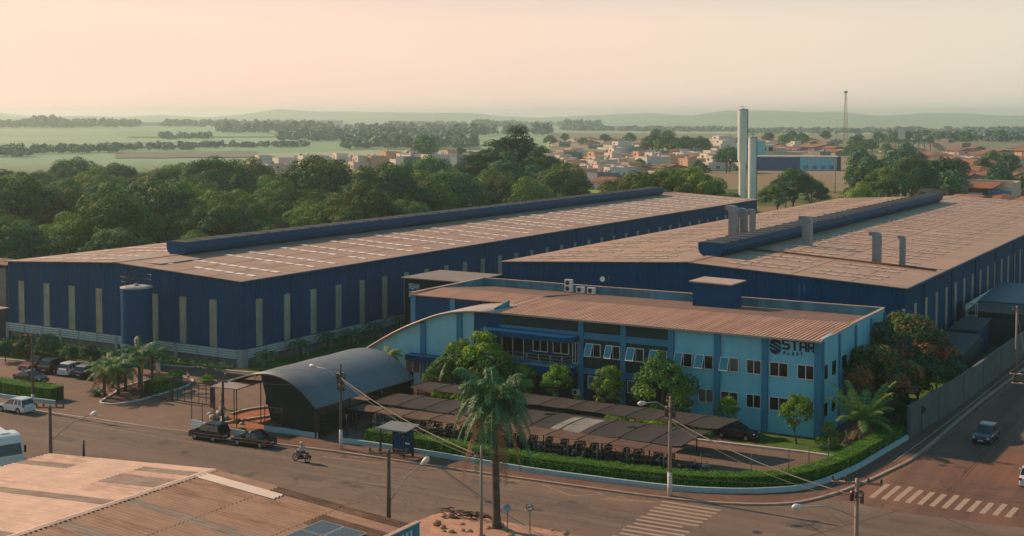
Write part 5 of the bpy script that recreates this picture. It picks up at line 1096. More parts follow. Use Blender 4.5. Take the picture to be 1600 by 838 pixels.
# ------------------------------------------------------------------ motorcycles
def motorcycle(tank_m, label, name='motorcycle', cowl=True):
    T = thing(name, (0, 0, 0), label, 'motorcycle')
    def B(mb, nm, m, par=None): o = mb.build(nm, m, origin=(0, 0, 0)); o.parent = par or T; return o
    for x in (0.62, -0.62):
        W_ = B(MB().torus((0, 0, 0), 1, 0.265, 0.045, 18, 5), 'wheel', TYRE); W_.location = (x, 0, 0.31)
        mb = MB().disc((0, 0, 0), 1, 0.07, 0.10, 8); mb.torus((0, 0, 0), 1, 0.235, 0.014, 16, 4)
        for k in range(6): a = k * PI / 3; mb.tube([(0, 0, 0), (0.235 * math.cos(a), 0, 0.235 * math.sin(a))], 0.008, 4)
        B(mb, 'rim', RIM, W_)
    mb = MB().tube([(-0.62, 0.07, 0.31), (-0.1, 0.07, 0.38), (0.12, 0, 0.45), (0.40, 0, 0.80)], 0.024, 5).tube([(-0.62, -0.07, 0.31), (-0.1, -0.07, 0.38)], 0.024, 5); mb.tube([(-0.62, -0.09, 0.31), (-0.42, -0.09, 0.66)], 0.03, 5).tube([(-0.62, 0.09, 0.31), (-0.42, 0.09, 0.66)], 0.03, 5)
    B(mb, 'frame', BLACK)
    B(MB().tube([(0.62, 0.07, 0.31), (0.42, 0.07, 0.86)], 0.024, 5).tube([(0.62, -0.07, 0.31), (0.42, -0.07, 0.86)], 0.024, 5), 'fork', STEEL)
    B(MB().box(-0.16, -0.13, 0.26, 0.20, 0.13, 0.54), 'engine', DSTEEL)
    B(MB().extr([(-0.02, 0.66), (0.34, 0.70), (0.38, 0.80), (0.25, 0.89), (0.03, 0.84)], 1, -0.13, 0.13), 'tank', tank_m)
    B(MB().extr([(-0.72, 0.76), (-0.02, 0.68), (0.02, 0.78), (-0.30, 0.78), (-0.70, 0.86)], 1, -0.12, 0.12), 'seat', BLACK)
    B(MB().tube([(0.36, -0.34, 0.98), (0.42, -0.15, 1.0), (0.42, 0.15, 1.0), (0.36, 0.34, 0.98)], 0.018, 5), 'handlebar', BLACK)
    B(MB().tube([(0.45, 0, 0.84), (0.56, 0, 0.84)], [0.09, 0.085], 10), 'headlight', HEADL)
    B(MB().extr([(0.36, 0.62), (0.60, 0.64), (0.86, 0.52), (0.60, 0.68)], 1, -0.06, 0.06), 'front_mudguard', tank_m); B(MB().extr([(-0.98, 0.50), (-0.60, 0.70), (-0.60, 0.73), (-1.0, 0.56)], 1, -0.07, 0.07), 'rear_mudguard', BLACK)
    B(MB().tube([(0.1, -0.15, 0.3), (-0.5, -0.16, 0.33), (-0.85, -0.17, 0.42)], [0.03, 0.045, 0.045], 6), 'exhaust', STEEL)
    for s in (-1, 1): B(MB().tube([(0.40, s * 0.30, 0.99), (0.38, s * 0.36, 1.16)], 0.008, 4).disc((0.38, s * 0.36, 1.18), 0, 0.06, 0.02, 8), 'mirror', BLACK)
    return T
MR = mat('red_bike_paint', (0.28, 0.015, 0.010), 0.3, 0.1, 2, coat=0.5); MW = mat('silver_bike_paint', (0.40, 0.42, 0.42), 0.3, 0.1, 2, coat=0.5); MBl = mat('blue_bike_paint', (0.02, 0.10, 0.20), 0.3, 0.1, 2, coat=0.5)
pr = [(Proto(motorcycle(BLACK, 'x')), 'black'), (Proto(motorcycle(MR, 'x')), 'red-tanked'), (Proto(motorcycle(MW, 'x')), 'silver-tanked'), (Proto(motorcycle(MBl, 'x')), 'blue-tanked')]
rr = random.Random(5)
for i in range(34):
    p_, c_ = pr[rr.choice([0, 0, 0, 1, 2, 2, 3])]; x = -73.8 + i * 0.93 + rr.uniform(-.1, .1); y = 98.4 + 1.4 * (i / 34) + rr.uniform(-.12, .12)
    if x > -43.2: break
    p_.get((x, y, 0.012), PI / 2 + rr.uniform(-.15, .15) + (PI if rr.random() < 0.25 else 0), 1.0, f'{c_} motorcycle in the crowded front row between the hedge and the middle bike shed', 'motorcycles in the front row of the bike sheds')
for i in range(20):
    p_, c_ = pr[rr.choice([0, 0, 1, 2, 3])]; x = -73.2 + i * 1.5 + rr.uniform(-.2, .2); y = 101.7 + 0.9 * (i / 20)
    p_.get((x, y, 0.012), PI / 2 + rr.uniform(-.15, .15), 1.0, f'{c_} motorcycle in the deep shade under the middle bike shed', 'motorcycles in the second row of the bike sheds')
pr[3][0].get((-41.9, 99.6, 0.012), 0.9, 1.05, 'blue motorcycle at the open right end of the narrow bike shed', 'motorcycles at the shed end'); pr[2][0].get((-41.0, 100.2, 0.012), 0.7, 1.0, 'silver-tanked motorcycle next to the blue one at the open right end of the sheds', 'motorcycles at the shed end')

# ------------------------------------------------------------------ the rider
bx, by = G(471, 722); 
pr[0][0].get((bx, by, 0.003), PI + 0.06, 1.05, 'black motorcycle ridden along the front street')['group'] = 'ridden motorcycle'
mr_ = [o for o in col.objects if o.get('group') == 'ridden motorcycle'][0]; del mr_['group']
mr_.name = 'ridden_motorcycle'
T = thing('person', (bx, by, 0.003), 'motorcycle rider in helmet, pale jacket and blue jeans, hands on the handlebar', 'person', None, PI + 0.06)
J = dict(pel=(-.22, 0, .92), sp=(-.20, 0, 1.10), ch=(-.12, 0, 1.32), nk=(-.06, 0, 1.47), hd=(-.02, 0, 1.58), ht=(-.01, 0, 1.70))
def skin(name, pts, edges, rad, m, root=0, sub=2):
    me = bpy.data.meshes.new(name); me.from_pydata(pts, edges, []); me.materials.append(m); o = bpy.data.objects.new(name, me); col.objects.link(o); o.parent = T
    sk = o.modifiers.new('skin', 'SKIN'); sk.use_smooth_shade = True; ss = o.modifiers.new('sub', 'SUBSURF'); ss.levels = sub; ss.render_levels = sub
    for i, r in enumerate(rad):
        me.skin_vertices[0].data[i].radius = (r, r); me.skin_vertices[0].data[i].use_root = (i == root)
    return o
V = [J['pel'], J['sp'], J['ch'], J['nk'], J['hd'], J['ht']]; Ed = [(0, 1), (1, 2), (2, 3), (3, 4), (4, 5)]; Rd = [.15, .14, .16, .065, .095, .08]
for s in (-1, 1):
    b = len(V); V += [(-.10, s * .19, 1.37), (.04, s * .26, 1.15), (.26, s * .30, 1.07), (.34, s * .31, 1.05)]; Ed += [(2, b), (b, b + 1), (b + 1, b + 2), (b + 2, b + 3)]; Rd += [.07, .05, .036, .032]
    for k in range(4):
        f = len(V); V += [(.375, s * (.28 + .02 * k), 1.055), (.405, s * (.28 + .02 * k), 1.035), (.40, s * (.28 + .02 * k), 1.005)]; Ed += [(b + 3, f), (f, f + 1), (f + 1, f + 2)]; Rd += [.010, .009, .008]
    f = len(V); V += [(.345, s * .275, 1.03), (.365, s * .265, 1.0)]; Ed += [(b + 3, f), (f, f + 1)]; Rd += [.011, .009]
    b = len(V); V += [(-.14, s * .11, .88), (.20, s * .17, .84), (.06, s * .17, .48), (.02, s * .17, .34), (.16, s * .18, .30)]; Ed += [(0, b), (b, b + 1), (b + 1, b + 2), (b + 2, b + 3), (b + 3, b + 4)]; Rd += [.10, .075, .055, .04, .035]
SKINM = mat('skin', (0.30, 0.16, 0.10), 0.6, 0.05, 3)
skin('body', V, Ed, Rd, SKINM)
JK = mat('pale_jacket', (0.42, 0.44, 0.44), 0.85, 0.12, 4); JE = mat('blue_jeans', (0.015, 0.045, 0.12), 0.9, 0.15, 5)
V2 = [(-.22, 0, .95), J['sp'], J['ch'], (-.07, 0, 1.44)]; E2 = [(0, 1), (1, 2), (2, 3)]; R2 = [.17, .165, .185, .09]
for s in (-1, 1): b = len(V2); V2 += [(-.10, s * .20, 1.37), (.04, s * .265, 1.15), (.25, s * .30, 1.075)]; E2 += [(2, b), (b, b + 1), (b + 1, b + 2)]; R2 += [.09, .07, .052]
skin('jacket', V2, E2, R2, JK)
V3 = [(-.22, 0, .90)]; E3 = []; R3 = [.165]
for s in (-1, 1): b = len(V3); V3 += [(-.14, s * .11, .88), (.20, s * .17, .84), (.07, s * .17, .50), (.03, s * .17, .38)]; E3 += [(0, b), (b, b + 1), (b + 1, b + 2), (b + 2, b + 3)]; R3 += [.12, .09, .072, .062]
skin('jeans', V3, E3, R3, JE)
mb = MB(); mb.lathe([(0.02, -.13), (.11, -.12), (.145, -.04), (.15, .04), (.125, .11), (.07, .15), (.01, .16)], 0, 0, 16); mb.xf(Matrix.Translation((-.015, 0, 1.63))); o = mb.build('helmet', mat('helmet_shell', (0.45, 0.42, 0.38), 0.3, 0.05, 2, coat=0.5), origin=(0, 0, 0)); o.parent = T
mb = MB(); mb.add([(.125, -.09, 1.58), (.125, .09, 1.58), (.13, .085, 1.67), (.13, -.085, 1.67), (.145, 0, 1.62)], [(0, 1, 4), (1, 2, 4), (2, 3, 4), (3, 0, 4)]); o = mb.build('visor', CGLASS, origin=(0, 0, 0)); o.parent = T
for s in (-1, 1): o = MB().extr([(0.0, .25), (.25, .25), (.27, .31), (.12, .36), (0.0, .38)], 1, s * .18 - .045, s * .18 + .045).build('shoe', BLACK, origin=(0, 0, 0)); o.parent = T

# ------------------------------------------------------------------ hedges
def hedge(path, wd, h, label, seed=1, z0=0.02):
    T = thing('hedge', (path[0][0], path[0][1], 0), label, 'hedge')
    P = smooth_path(path, 6); mb = MB(); ribbon(mb, P, wd - 0.14, z0, h - 0.08); mb.build('inner_growth', mat('hedge_core_%d' % seed, (0.02, 0.06, 0.008), 1, 0.3, 2), T)
    rs_ = np.random.RandomState(seed); A = np.array(P); seg = np.linalg.norm(A[1:] - A[:-1], axis=1); Ln = seg.sum(); n = int(Ln * (wd + 2 * h) * 130)
    cs = np.concatenate([[0], np.cumsum(seg)]); t = rs_.rand(n) * Ln; i = np.clip(np.searchsorted(cs, t) - 1, 0, len(seg) - 1); f = ((t - cs[i]) / seg[i])[:, None]
    C = A[i] * (1 - f) + A[i + 1] * f; d = (A[i + 1] - A[i]) / seg[i][:, None]; nn = np.stack([-d[:, 1], d[:, 0]], 1)
    u_ = rs_.rand(n) * (wd + 2 * h); lump = 0.05 * np.sin(t * 2.1) + 0.04 * np.sin(t * 5.3 + 1) + rs_.normal(0, 0.035, n)
    off = np.where(u_ < h, -wd / 2, np.where(u_ < h + wd, u_ - h - wd / 2, wd / 2)); z = np.where(u_ < h, u_, np.where(u_ < h + wd, h, u_ - h - wd))
    sgn = np.where(u_ < h, -1, np.where(u_ < h + wd, 0, 1)); off = off + sgn * lump; z = z0 + z + (sgn == 0) * lump
    Pt = np.concatenate([C + nn * off[:, None], z[:, None]], 1); Nn = np.concatenate([nn * sgn[:, None], (sgn == 0)[:, None] * 1.0], 1)
    me = leaf_mesh('leaves', Pt - np.array([path[0][0], path[0][1], 0]), Nn, 0.10, [LF['g'], LF['c'], LF['b']], rs_.choice(3, n, p=[.82, .12, .06]), seed, jit=1.0); o = bpy.data.objects.new('leaves', me); col.objects.link(o); o.parent = T
    return T
hedge([(-71.4, 94.7), (-62.3, 94.6), (-54, 94.4), (-47.5, 94.9), (-42, 95.6), (-38.2, 96.8), (-35.4, 98.7), (-33.0, 101.5), (-31.4, 107), (-30.6, 114), (-29.9, 120)], 1.5, 1.3, 'long clipped green hedge that curves round the street corner', 1)
hedge([(-123, 91.6), (-116.4, 91.4), (-110.4, 91.9)], 1.9, 1.45, 'short clipped hedge at the car-park entrance, beside the whitewashed pole', 2)
mb = MB(); ribbon(mb, [(-125, 89.9), (-116, 89.8), (-109.2, 90.6)], 0.2, 0, 0.4); tag(mb.build('low_wall', WALLB, origin=(-116, 89.8, 0)), 'short pale low wall in front of the car-park hedge', 'low wall')
hedge([(-147, 106.3), (-140, 106.0), (-133, 106.3), (-128.5, 108)], 1.0, 1.1, 'low bright hedge behind the parked cars at the left', 3)
hedge([(-104.6, 99.2), (-105.0, 102.4), (-106.5, 105.2)], 1.4, 1.3, 'rounded dark hedge on the island behind the gate posts', 4)

# ------------------------------------------------------------------ fences
def fence(path, h, stp, label, mesh=True, m=None, wires=6):
    T = thing('wire_fence', (path[0][0], path[0][1], 0), label, 'fence'); P = [Vector((p[0], p[1])) for p in path]; mb = MB()
    for a, b in zip(P, P[1:]):
        L = (b - a).length; n = max(1, round(L / stp))
        for k in range(n + (1 if b is P[-1] else 0)):
            p = a.lerp(b, k / n); MB().tube([(p.x, p.y, 0), (p.x, p.y, h)], 0.04, 6).build('post', m or MATS['fence_green'], T)
        for k in range(wires):
            z = 0.3 + (h - 0.35) * k / (wires - 1); mb.tube([(a.x, a.y, z), (b.x, b.y, z)], 0.008, 3)
        nv = int(L / 0.35)
        for k in range(nv): p = a.lerp(b, (k + .5) / nv); mb.tube([(p.x, p.y, 0.2), (p.x, p.y, h - .02)], 0.006, 3)
    mb.build('wire_mesh', m or MATS['fence_green'], T)
mat('fence_green', (0.035, 0.07, 0.065), 0.6, 0.1, 2)
fence([(-71.5, 95.7), (-54, 95.5), (-46, 96.2), (-40, 97.6), (-36.5, 99.8), (-34.3, 102.6), (-32.6, 108), (-31.6, 115), (-30.6, 121)], 2.5, 2.9, 'green wire fence just inside the long clipped hedge')
fence([(-90.2, 91.0), (-85.3, 90.3)], 2.6, 1.9, 'dark thin wire fence on the short wall behind the black minivan', m=DSTEEL)
fence([(-82.4, 92.7), (-76.1, 93.0)], 2.5, 2.1, 'dark wire fence on the wall in front of the arched canopy', m=DSTEEL)
fence([(-76.0, 93.0), (-71.6, 95.6)], 2.4, 2.2, 'dark wire gate section between the canopy and the hedge', m=DSTEEL)
fence([(-147, 105.3), (-131, 105.5), (-126, 107.6)], 2.2, 3.6, 'tall wire fence behind the parked cars', m=CONP, wires=4)
T = thing('sliding_gate', (-99.6, 97.9, 0), 'long sliding wire gate across the factory entrance', 'gate')
mb = MB(); mb.box(-104.1, 97.8, 0.15, -93.8, 97.86, 0.25); mb.box(-104.1, 97.8, 2.3, -93.8, 97.86, 2.4)
for k in range(11): mb.box(-104.1 + k * 1.02, 97.8, 0.15, -104.05 + k * 1.02, 97.86, 2.35)
for k in range(5): mb.tube([(-104, 97.83, 0.5 + k * 0.4), (-93.8, 97.83, 0.5 + k * 0.4)], 0.008, 3)
mb.build('gate_frame', DSTEEL, T)
for x, wd in ((-104.2, .10), (-99.6, .12), (-93.9, .22)): MB().box(x - wd, 97.6, 0, x + wd, 97.78, 2.6).build('gate_post', MATS['fence_green'] if wd < .2 else DSTEEL, T)

# ------------------------------------------------------------------ garden stones at the gate, rocks and sticks on the mound
def rock(x, y, z, s, label, m=ROCK, seed=0, cat='rock', group=None, name='rock'):
    rs_ = random.Random(seed); mb = MB(); v = []; n = 9; k = 5
    for i in range(k + 1):
        ph = PI * i / k
        for j in range(n): a = 2 * PI * j / n; r = s * rs_.uniform(0.75, 1.15); v.append((x + r * math.sin(ph) * math.cos(a), y + r * math.sin(ph) * math.sin(a) * 0.8, z + s * 0.3 + r * 0.55 * math.cos(ph)))
    mb.add(v, [(i * n + j, (i + 1) * n + j, (i + 1) * n + (j + 1) % n, i * n + (j + 1) % n) for i in range(k) for j in range(n)], 0, True)
    return tag(mb.build(name, m, origin=(x, y, z)), label, cat, group)
rr = random.Random(8)
for i in range(28):
    x, y = rr.uniform(-53.5, -42.5), rr.uniform(76, 80.8); rock(x, y, 0.25, rr.uniform(0.12, 0.42), 'rough tan rock lying on the dirt mound by the tall palm', ROCK, i, group='rocks on the dirt mound')
T = thing('branch_heap', (*G(715, 812), 0.2), 'dark heap of fallen branches at the edge of the dirt mound', 'branches')
hx, hy = G(718, 812)
mb = MB()
for i in range(30):
    a = rr.uniform(-0.3, 0.5); x = hx + rr.uniform(-2.2, 2.0); y = hy + rr.uniform(-.4, .4); L = rr.uniform(0.6, 1.5); z = 0.25 + rr.uniform(0, .3)
    mb.tube([(x, y, z), (x + L * math.cos(a) / 2, y + L * math.sin(a) / 2, z + .12), (x + L * math.cos(a), y + L * math.sin(a), z + rr.uniform(-.1, .1))], [.06, .05, .02], 5)
mb.build('sticks', BARK, T)
for i, (u, v, s) in enumerate(((335, 655, .6), (343, 648, .45), (352, 656, .5), (378, 664, .3), (328, 650, .4), (415, 678, .35), (455, 665, .8), (440, 660, .5))):
    x, y = G(u, v); rock(x, y, 0.03, s, ['pale garden stone beside the gate wall, ' + k for k in ('biggest', 'upper', 'right-hand', 'lone at the post foot', 'small upper')][i] if i < 5 else ['low tan stone near the canopy wall', 'largest reddish stone inside the dark net', 'smaller reddish stone inside the dark net'][i - 5], CONCL if i < 5 else ROCK, 50 + i)
x, y = G(347, 640); T = thing('garden_ornament', (x, y, 0), 'small pale stone fountain column in the gate garden', 'ornament')
MB().lathe([(.35, 0), (.3, .25), (.12, .35), (.12, .8), (.3, .95), (.14, 1.1), (.1, 1.5), (.22, 1.6), (.05, 1.9)], x, y, 12).build('column', CONCL, T)
#PART6
# ------------------------------------------------------------------ garden trees and palms
def row(u, y): rr_ = fw + rt * (u - 800) / F; return (float(rr_[0] / rr_[1] * y), y)
def T_at(o, x, y, s=1.0, rz=0.0, label=None): return place(o, (x, y, 0), rz, s, label)
palm('royal_palm', 'tall palm with thick trunk and drooping green crown on the dirt mound', (*G(776, 832), 0), 7.4, 0.30, 42, 3.7, 1.8, 1.9, [LF['p'], LF['q']], seed=4, shaft=2.1, dry=5, nl=60, ll=0.95, lw=0.06, hang=1.5, lean=(-0.35, 0.2))
mb = make_tree('round_tree', 21, 1.45, 2.3, 2.0, 22, .28, .62, 5200, .17, [LF['c'], LF['d'], LF['k']], .09, 'tree with yellow-green leaves behind the tall palm in front of the balcony', mixw=(.62, .35, .03)); T_at(mb, *row(757, 114.2), 1.62)
PX = Proto(make_tree('garden_tree', 22, 1.25, 2.0, 2.0, 18, .25, .58, 3600, .17, [LF['c'], LF['d'], LF['k']], .07, 'x', mixw=(.5, .45, .05)))
PYY = Proto(make_tree('garden_tree', 23, 2.0, 1.5, 2.9, 30, .35, .75, 6400, .18, [LF['d'], LF['c'], LF['b']], .10, 'x', mixw=(.55, .25, .2)))
for u, v, s, l, pr_ in ((953, 634, 1.25, 'small bright tree against the dark office wall between two windows', PX), (1245, 694, 1.10, 'slender light green tree with open crown in front of the lettered wall', PX), (1140, 662, .85, 'small round tree at the shed end under the light blue wall', PX),
                        (722, 590, 1.5, 'olive green tree left of the yellow-green one by the entrance', PX), (872, 616, 1.15, 'small tree under the balcony railing, right one', PX), (818, 612, 1.05, 'small tree under the balcony railing, left one', PX), (1300, 692, .55, 'small round shrub at the office corner pilaster', PX),
                        (1040, 652, 1.5, 'large bushy dark green tree in front of the light blue wall edge', PYY), (690, 592, .95, 'dark leafy tree right of the entrance canopy', PYY), (800, 600, 1.0, 'dark shrubby tree at the foot of the balcony', PYY), (905, 632, .45, 'low shrub at the dark wall below the balcony end', PX)):
    x, y = G(u, v); x, y = (x, y) if y < 115.4 else row(u, 114.6); pr_.get((x, y, 0), u * .1, s, l)
BU = Proto(make_tree('shrub', 24, 1.4, .4, .75, 20, .3, .6, 4200, .17, [LF['c'], LF['g']], .05, 'x', cat='shrub', mixw=(.75, .25), limbs=2))
for x, y, s, l in ((-54.6, 111.9, .9, 'bright green shrub behind the shed roof, below the dark bushy tree'), (-49.6, 112.3, 1.15, 'large bright green shrub behind the shed roof, right of the bushy tree'), (-52.2, 112.0, .7, 'bright green shrub between two bigger ones behind the shed roof'), (-73.2, 113.0, .8, 'bright shrub left of the entrance planting'), (-76.0, 113.2, .7, 'low shrub at the office entrance'),
                   (-105.2, 101.5, .9, 'light green shrub on the car-park island'), (-99.5, 102.5, .0, ''), (-34.6, 114.5, .75, 'clipped bright shrub on the corner lawn'), (-87.2, 94.1, .30, 'tiny bright shrub beside the garden stones'), (-84.3, 91.6, .28, 'tiny shrub at the right end of the gate garden'), (-79.0, 94.2, .4, 'low shrub inside the dark net'), (-103.6, 106.9, .55, 'yellow-green shrub beside the small white board')):
    if s: BU.get((x, y, 0), x * 3, s, l)
PF = make_tree('flowering_tree', 31, 3.3, 4.4, 3.3, 24, .9, 1.4, 15000, .26, [LF['d'], LF['b'], LF['r'], LF['k']], .18, 'tall dark tree with reddish blossom behind the other flowering one, by the street wall', mixw=(.38, .20, .22, .20)); T_at(PF, -32.8, 136.5, 1.15)
PF2 = make_tree('flowering_tree', 32, 3.0, 3.5, 2.6, 20, .8, 1.3, 13000, .26, [LF['d'], LF['b'], LF['r'], LF['k']], .16, 'broad dark tree with reddish blossom at the office side wall', mixw=(.38, .22, .20, .20)); T_at(PF2, -33.2, 126.8, 1.1)
DT = Proto(make_tree('dark_tree', 33, 2.4, 2.6, 2.4, 16, .8, 1.2, 8000, .24, [LF['b'], LF['d']], .14, 'x', mixw=(.7, .3)))
DT.get((-31.2, 133.5, 0), 0, 1.1, 'dark leafy tree beside the street wall, right of the flowering ones'); DT.get((-31.0, 141.5, 0), 2, 1.0, 'dark tree in the shade between the warehouse and the street wall'); DT.get((-33.6, 131.0, 0), 4, .8, 'low dark tree beneath the flowering ones')
palm('fan_palm', 'shaggy palm with dry lower fronds on the corner lawn', (-32.3, 117.2, 0), 2.2, 0.26, 34, 3.4, 1.7, 0.85, [LF['y'], LF['q']], seed=7, dry=9, nl=50, ll=0.75, lw=0.05, hang=.5)  # paler leaf puts the partial sunlight into the frond colour
palm('garden_palm', 'feathery palm in front of the arched office wing', (*row(604, 114.3), 0), 3.4, 0.12, 16, 2.2, 0.9, 1.0, [LF['y'], LF['q']], seed=8, shaft=.5, nl=30, ll=.6, lw=.07, hang=1)
palm('garden_palm', 'feathery palm left of the yellow-green tree by the office entrance', (*row(704, 114.3), 0), 3.6, 0.12, 18, 2.3, 0.9, 1.0, [LF['p'], LF['q']], seed=9, shaft=.5, nl=30, ll=.6, lw=.07, hang=1)
for i, (x, y) in enumerate([(-103.0, 116.2), (-103.6, 122.9), (-103.8, 128.8), (-103.8, 133.4), (-103.9, 138.8), (-103.9, 144.5)]):
    palm('warehouse_palm', ['small dark palm at the front corner of the long warehouse', 'second dark palm from the warehouse corner', 'third dark palm from the warehouse corner', 'fourth dark palm from the warehouse corner', 'fifth dark palm, just left of the black gate block', 'sixth dark palm, beside the black gate block'][i], (x, y, 0), 1.9 + .2 * (i % 3), .15, 14, 2.1, .7, 1.2, [LF['b'], LF['q']], seed=20 + i, nl=20, ll=.5, lw=.07, group='row of palms along the long warehouse')
for i, (u, v, h, L_, m1, l) in enumerate(((163, 622, 2.9, 2.7, LF['y'], 'stout palm at the street tip of the car-park island'), (185, 618, 3.2, 2.8, LF['p'], 'leafy palm in the middle of the car-park island'), (196, 612, 3.0, 2.6, LF['y'], 'yellowish palm right of the middle of the island'), (218, 606, 3.9, 2.9, LF['p'], 'tallest blue-green palm of the island in front of the round tank'), (176, 606, 2.6, 2.6, LF['p'], 'dark palm behind the stout one on the island'), (238, 596, 3.0, 2.5, LF['b'], 'dark palm at the warehouse end of the island'))):
    x, y = G(u, v); palm('island_palm', l, (x, y, 0), h, .17, 18, L_, 1.0, .95, [m1, LF['q']], seed=30 + i, dry=4, nl=34, ll=.6, lw=.06, hang=.8, group='palms on the car-park island')
palm('cycad', 'low dark cycad at the tip of the car-park island', (*G(152, 618), 0), .4, .2, 16, 1.3, .9, 1.0, [LF['b'], LF['q']], seed=50, nl=18, ll=.3, lw=.06)
for i, (u, v) in enumerate(((8, 566), (42, 562), (75, 566), (112, 574), (140, 578), (222, 584))):
    x, y = G(u, v); DT.get((x, y, 0), i, .45 + .08 * (i % 3), ['dark small tree at the far left of the warehouse bed', 'small dark tree behind the red pickup', 'small dark tree behind the dark sport utility vehicle', 'small dark tree behind the white hatchback in the car park', 'small tree behind the last parked cars', 'small dark tree behind the island palms'][i])
# grass tufts along the street wall and in beds, as ground cover
rs_ = np.random.RandomState(2); n = 9000; t = rs_.rand(n); y = 121 + t * 55; x = np.interp(y, [p[1] for p in WL], [p[0] for p in WL]) - 0.2 - np.abs(rs_.normal(0, .8, n)); P = np.stack([x, y, rs_.uniform(0.05, .6, n)], 1)
n2 = 5000; P2 = np.stack([rs_.uniform(-146, -106.5, n2), rs_.uniform(112.2, 114.6, n2), rs_.uniform(.03, .5, n2)], 1)
D_ = rs_.normal(0, 1, (n + n2, 3)); me = leaf_mesh('ground_cover', np.concatenate([P, P2]), D_, .3, [LF['d'], LF['b']], rs_.choice(2, n + n2), 3); o = bpy.data.objects.new('ground_cover', me); col.objects.link(o); tag(o, 'low weeds and grass along the street wall and the warehouse foot', kind='stuff')

# ------------------------------------------------------------------ forest behind the long warehouse
BR = [Proto(make_tree('forest_tree', 100 + i, 6.6 + .5 * i, 6.2 + .8 * i, 4.6 + .5 * i, 38, 1.0, 2.5, 13000, .45, [LF['a'], LF['b']], .35, 'x', mixw=((.9, .1), (.8, .2), (.55, .45), (.25, .75))[i], limbs=6)) for i in range(4)]
UM = Proto(make_tree('umbrella_tree', 110, 9.5, 8.2, 3.2, 52, 1.1, 2.1, 16000, .45, [LF['a'], LF['c']], .45, 'x', mixw=(.85, .15), limbs=7))
TALL = Proto(make_tree('eucalyptus', 120, 6.3, 9.0, 12.0, 70, 1.3, 2.6, 26000, .48, [LF['b'], LF['a']], .5, 'x', mixw=(.6, .4), limbs=8))
kinds = ['round crowned tree', 'mid green tree with lumpy crown', 'tall full crowned tree', 'deep green dense tree', 'flat crowned umbrella tree']
rr = random.Random(44); cnt = 0
def infrust(x, y, m=40):
    d = x * fw[0] + y * fw[1]; 
    if d < 20: return None
    return 800 + F * (x * rt[0] + y * rt[1]) / d
zones = []
x = -160.0
cells = []
gx = -620
while gx < -155:
    gy = 60
    while gy < 640:
        cells.append((gx + rr.uniform(-4, 4), gy + rr.uniform(-4, 4))); gy += 12.5
    gx += 12.5
cells.sort(key=lambda c: math.hypot(*c))
FT = []
for (x, y) in cells:
    u = infrust(x, y); d = math.hypot(x, y)
    if u is None or u < -40 or u > 905: continue
    if d > 500 - 0.08 * max(0, u - 300) : continue
    if x > -163 - rr.uniform(0, 5) and y < 300: continue
    if u > 420 and d > 430: continue
    if u > 650 and d > 400: continue
    if 40 < u < 230 and 350 < d < 455 and rr.random() < 0.93: continue           # clearing at the left
    if u < 260 and 240 < d < 270 and rr.random() < 0.3: continue
    FT.append((x, y, u, d))
print('forest trees', len(FT))
for i, (x, y, u, d) in enumerate(FT[:226]):
    k = rr.choice([0, 1, 2, 3, 4, 4, 1, 0]) if u > 250 else rr.choice([0, 1, 1, 3, 2, 4])
    if u < 190 and d > 455: k = 3
    if k == 4 and rr.random() < .5: k = 1
    s = rr.choice((rr.uniform(.62, .85), rr.uniform(.8, 1.1), rr.uniform(1.0, 1.32))) * (0.92 if d < 330 else 1.0)
    if d < 260: s *= .82
    where = 'nearest the warehouse roof' if d < 290 else ('in mid wood' if d < 400 else 'at the far side of the wood')
    side_ = 'left part' if u < 300 else ('centre' if u < 600 else 'right part')
    (UM if k == 4 else BR[k]).get((x, y, rr.uniform(-1.0, 0.4) - max(0, d - 330) * 0.032 * (1 if u < 500 else .3)), rr.uniform(0, 6.28), (s * rr.uniform(.9, 1.15), s * rr.uniform(.9, 1.15), s * rr.uniform(.85, 1.1)), f'{"large" if s > .95 else "small"} {kinds[k]} {where}, {side_}', 'trees of the wood behind the long warehouse')
def bare_tree(label):
    T = thing('bare_tree', (0, 0, 0), label, 'tree'); rq = random.Random(91); mb = MB(); mb.tube([(0, 0, -.3), (.2, .1, 4), (.1, .3, 8)], [.34, .26, .16], 7); o = mb.build('trunk', mat('bare_bark', (0.20, 0.15, 0.115), .95, .2, 1), origin=(0, 0, 0)); o.parent = T
    mb = MB()
    for k in range(13):
        a = k * 2.4; z0 = rq.uniform(4, 8); L_ = rq.uniform(2.5, 5); p = Vector((.1, .2, z0)); q1 = p + Vector((math.cos(a) * L_ * .5, math.sin(a) * L_ * .5, L_ * .5)); q2 = q1 + Vector((math.cos(a + .4) * L_ * .5, math.sin(a + .4) * L_ * .5, L_ * .4)); mb.tube([p, q1, q2], [.14, .09, .03], 5)
        for j in range(4): a2 = a + rq.uniform(-1, 1); b_ = q1.lerp(q2, j / 4); mb.tube([b_, b_ + Vector((math.cos(a2) * 1.6, math.sin(a2) * 1.6, rq.uniform(.5, 1.6)))], [.06, .02], 4)
    o = mb.build('branches', MATS['bare_bark'], origin=(0, 0, 0)); o.parent = T
    return T
BT = Proto(bare_tree('x'))
for i, (u, d, s) in enumerate(((250, 470, 1.1), (140, 330, .9), (560, 360, 1.2), (395, 290, 1.0), (610, 330, 1.15), (30, 420, 1.0), (470, 420, 1.2))):
    x, y = atd(u, d); BT.get((x, y, 0), i * 1.1, s, ['bare grey-branched tree by the broad high one, left of the wood', 'bare branches showing low at the left of the wood', 'bare grey tree between crowns, centre of the wood', 'bare branches close behind the warehouse, left of centre', 'bare tree before the tall dark group', 'bare branches at the far left of the wood', 'bare tree on the far edge of the wood, centre'][i], 'bare trees in the wood')
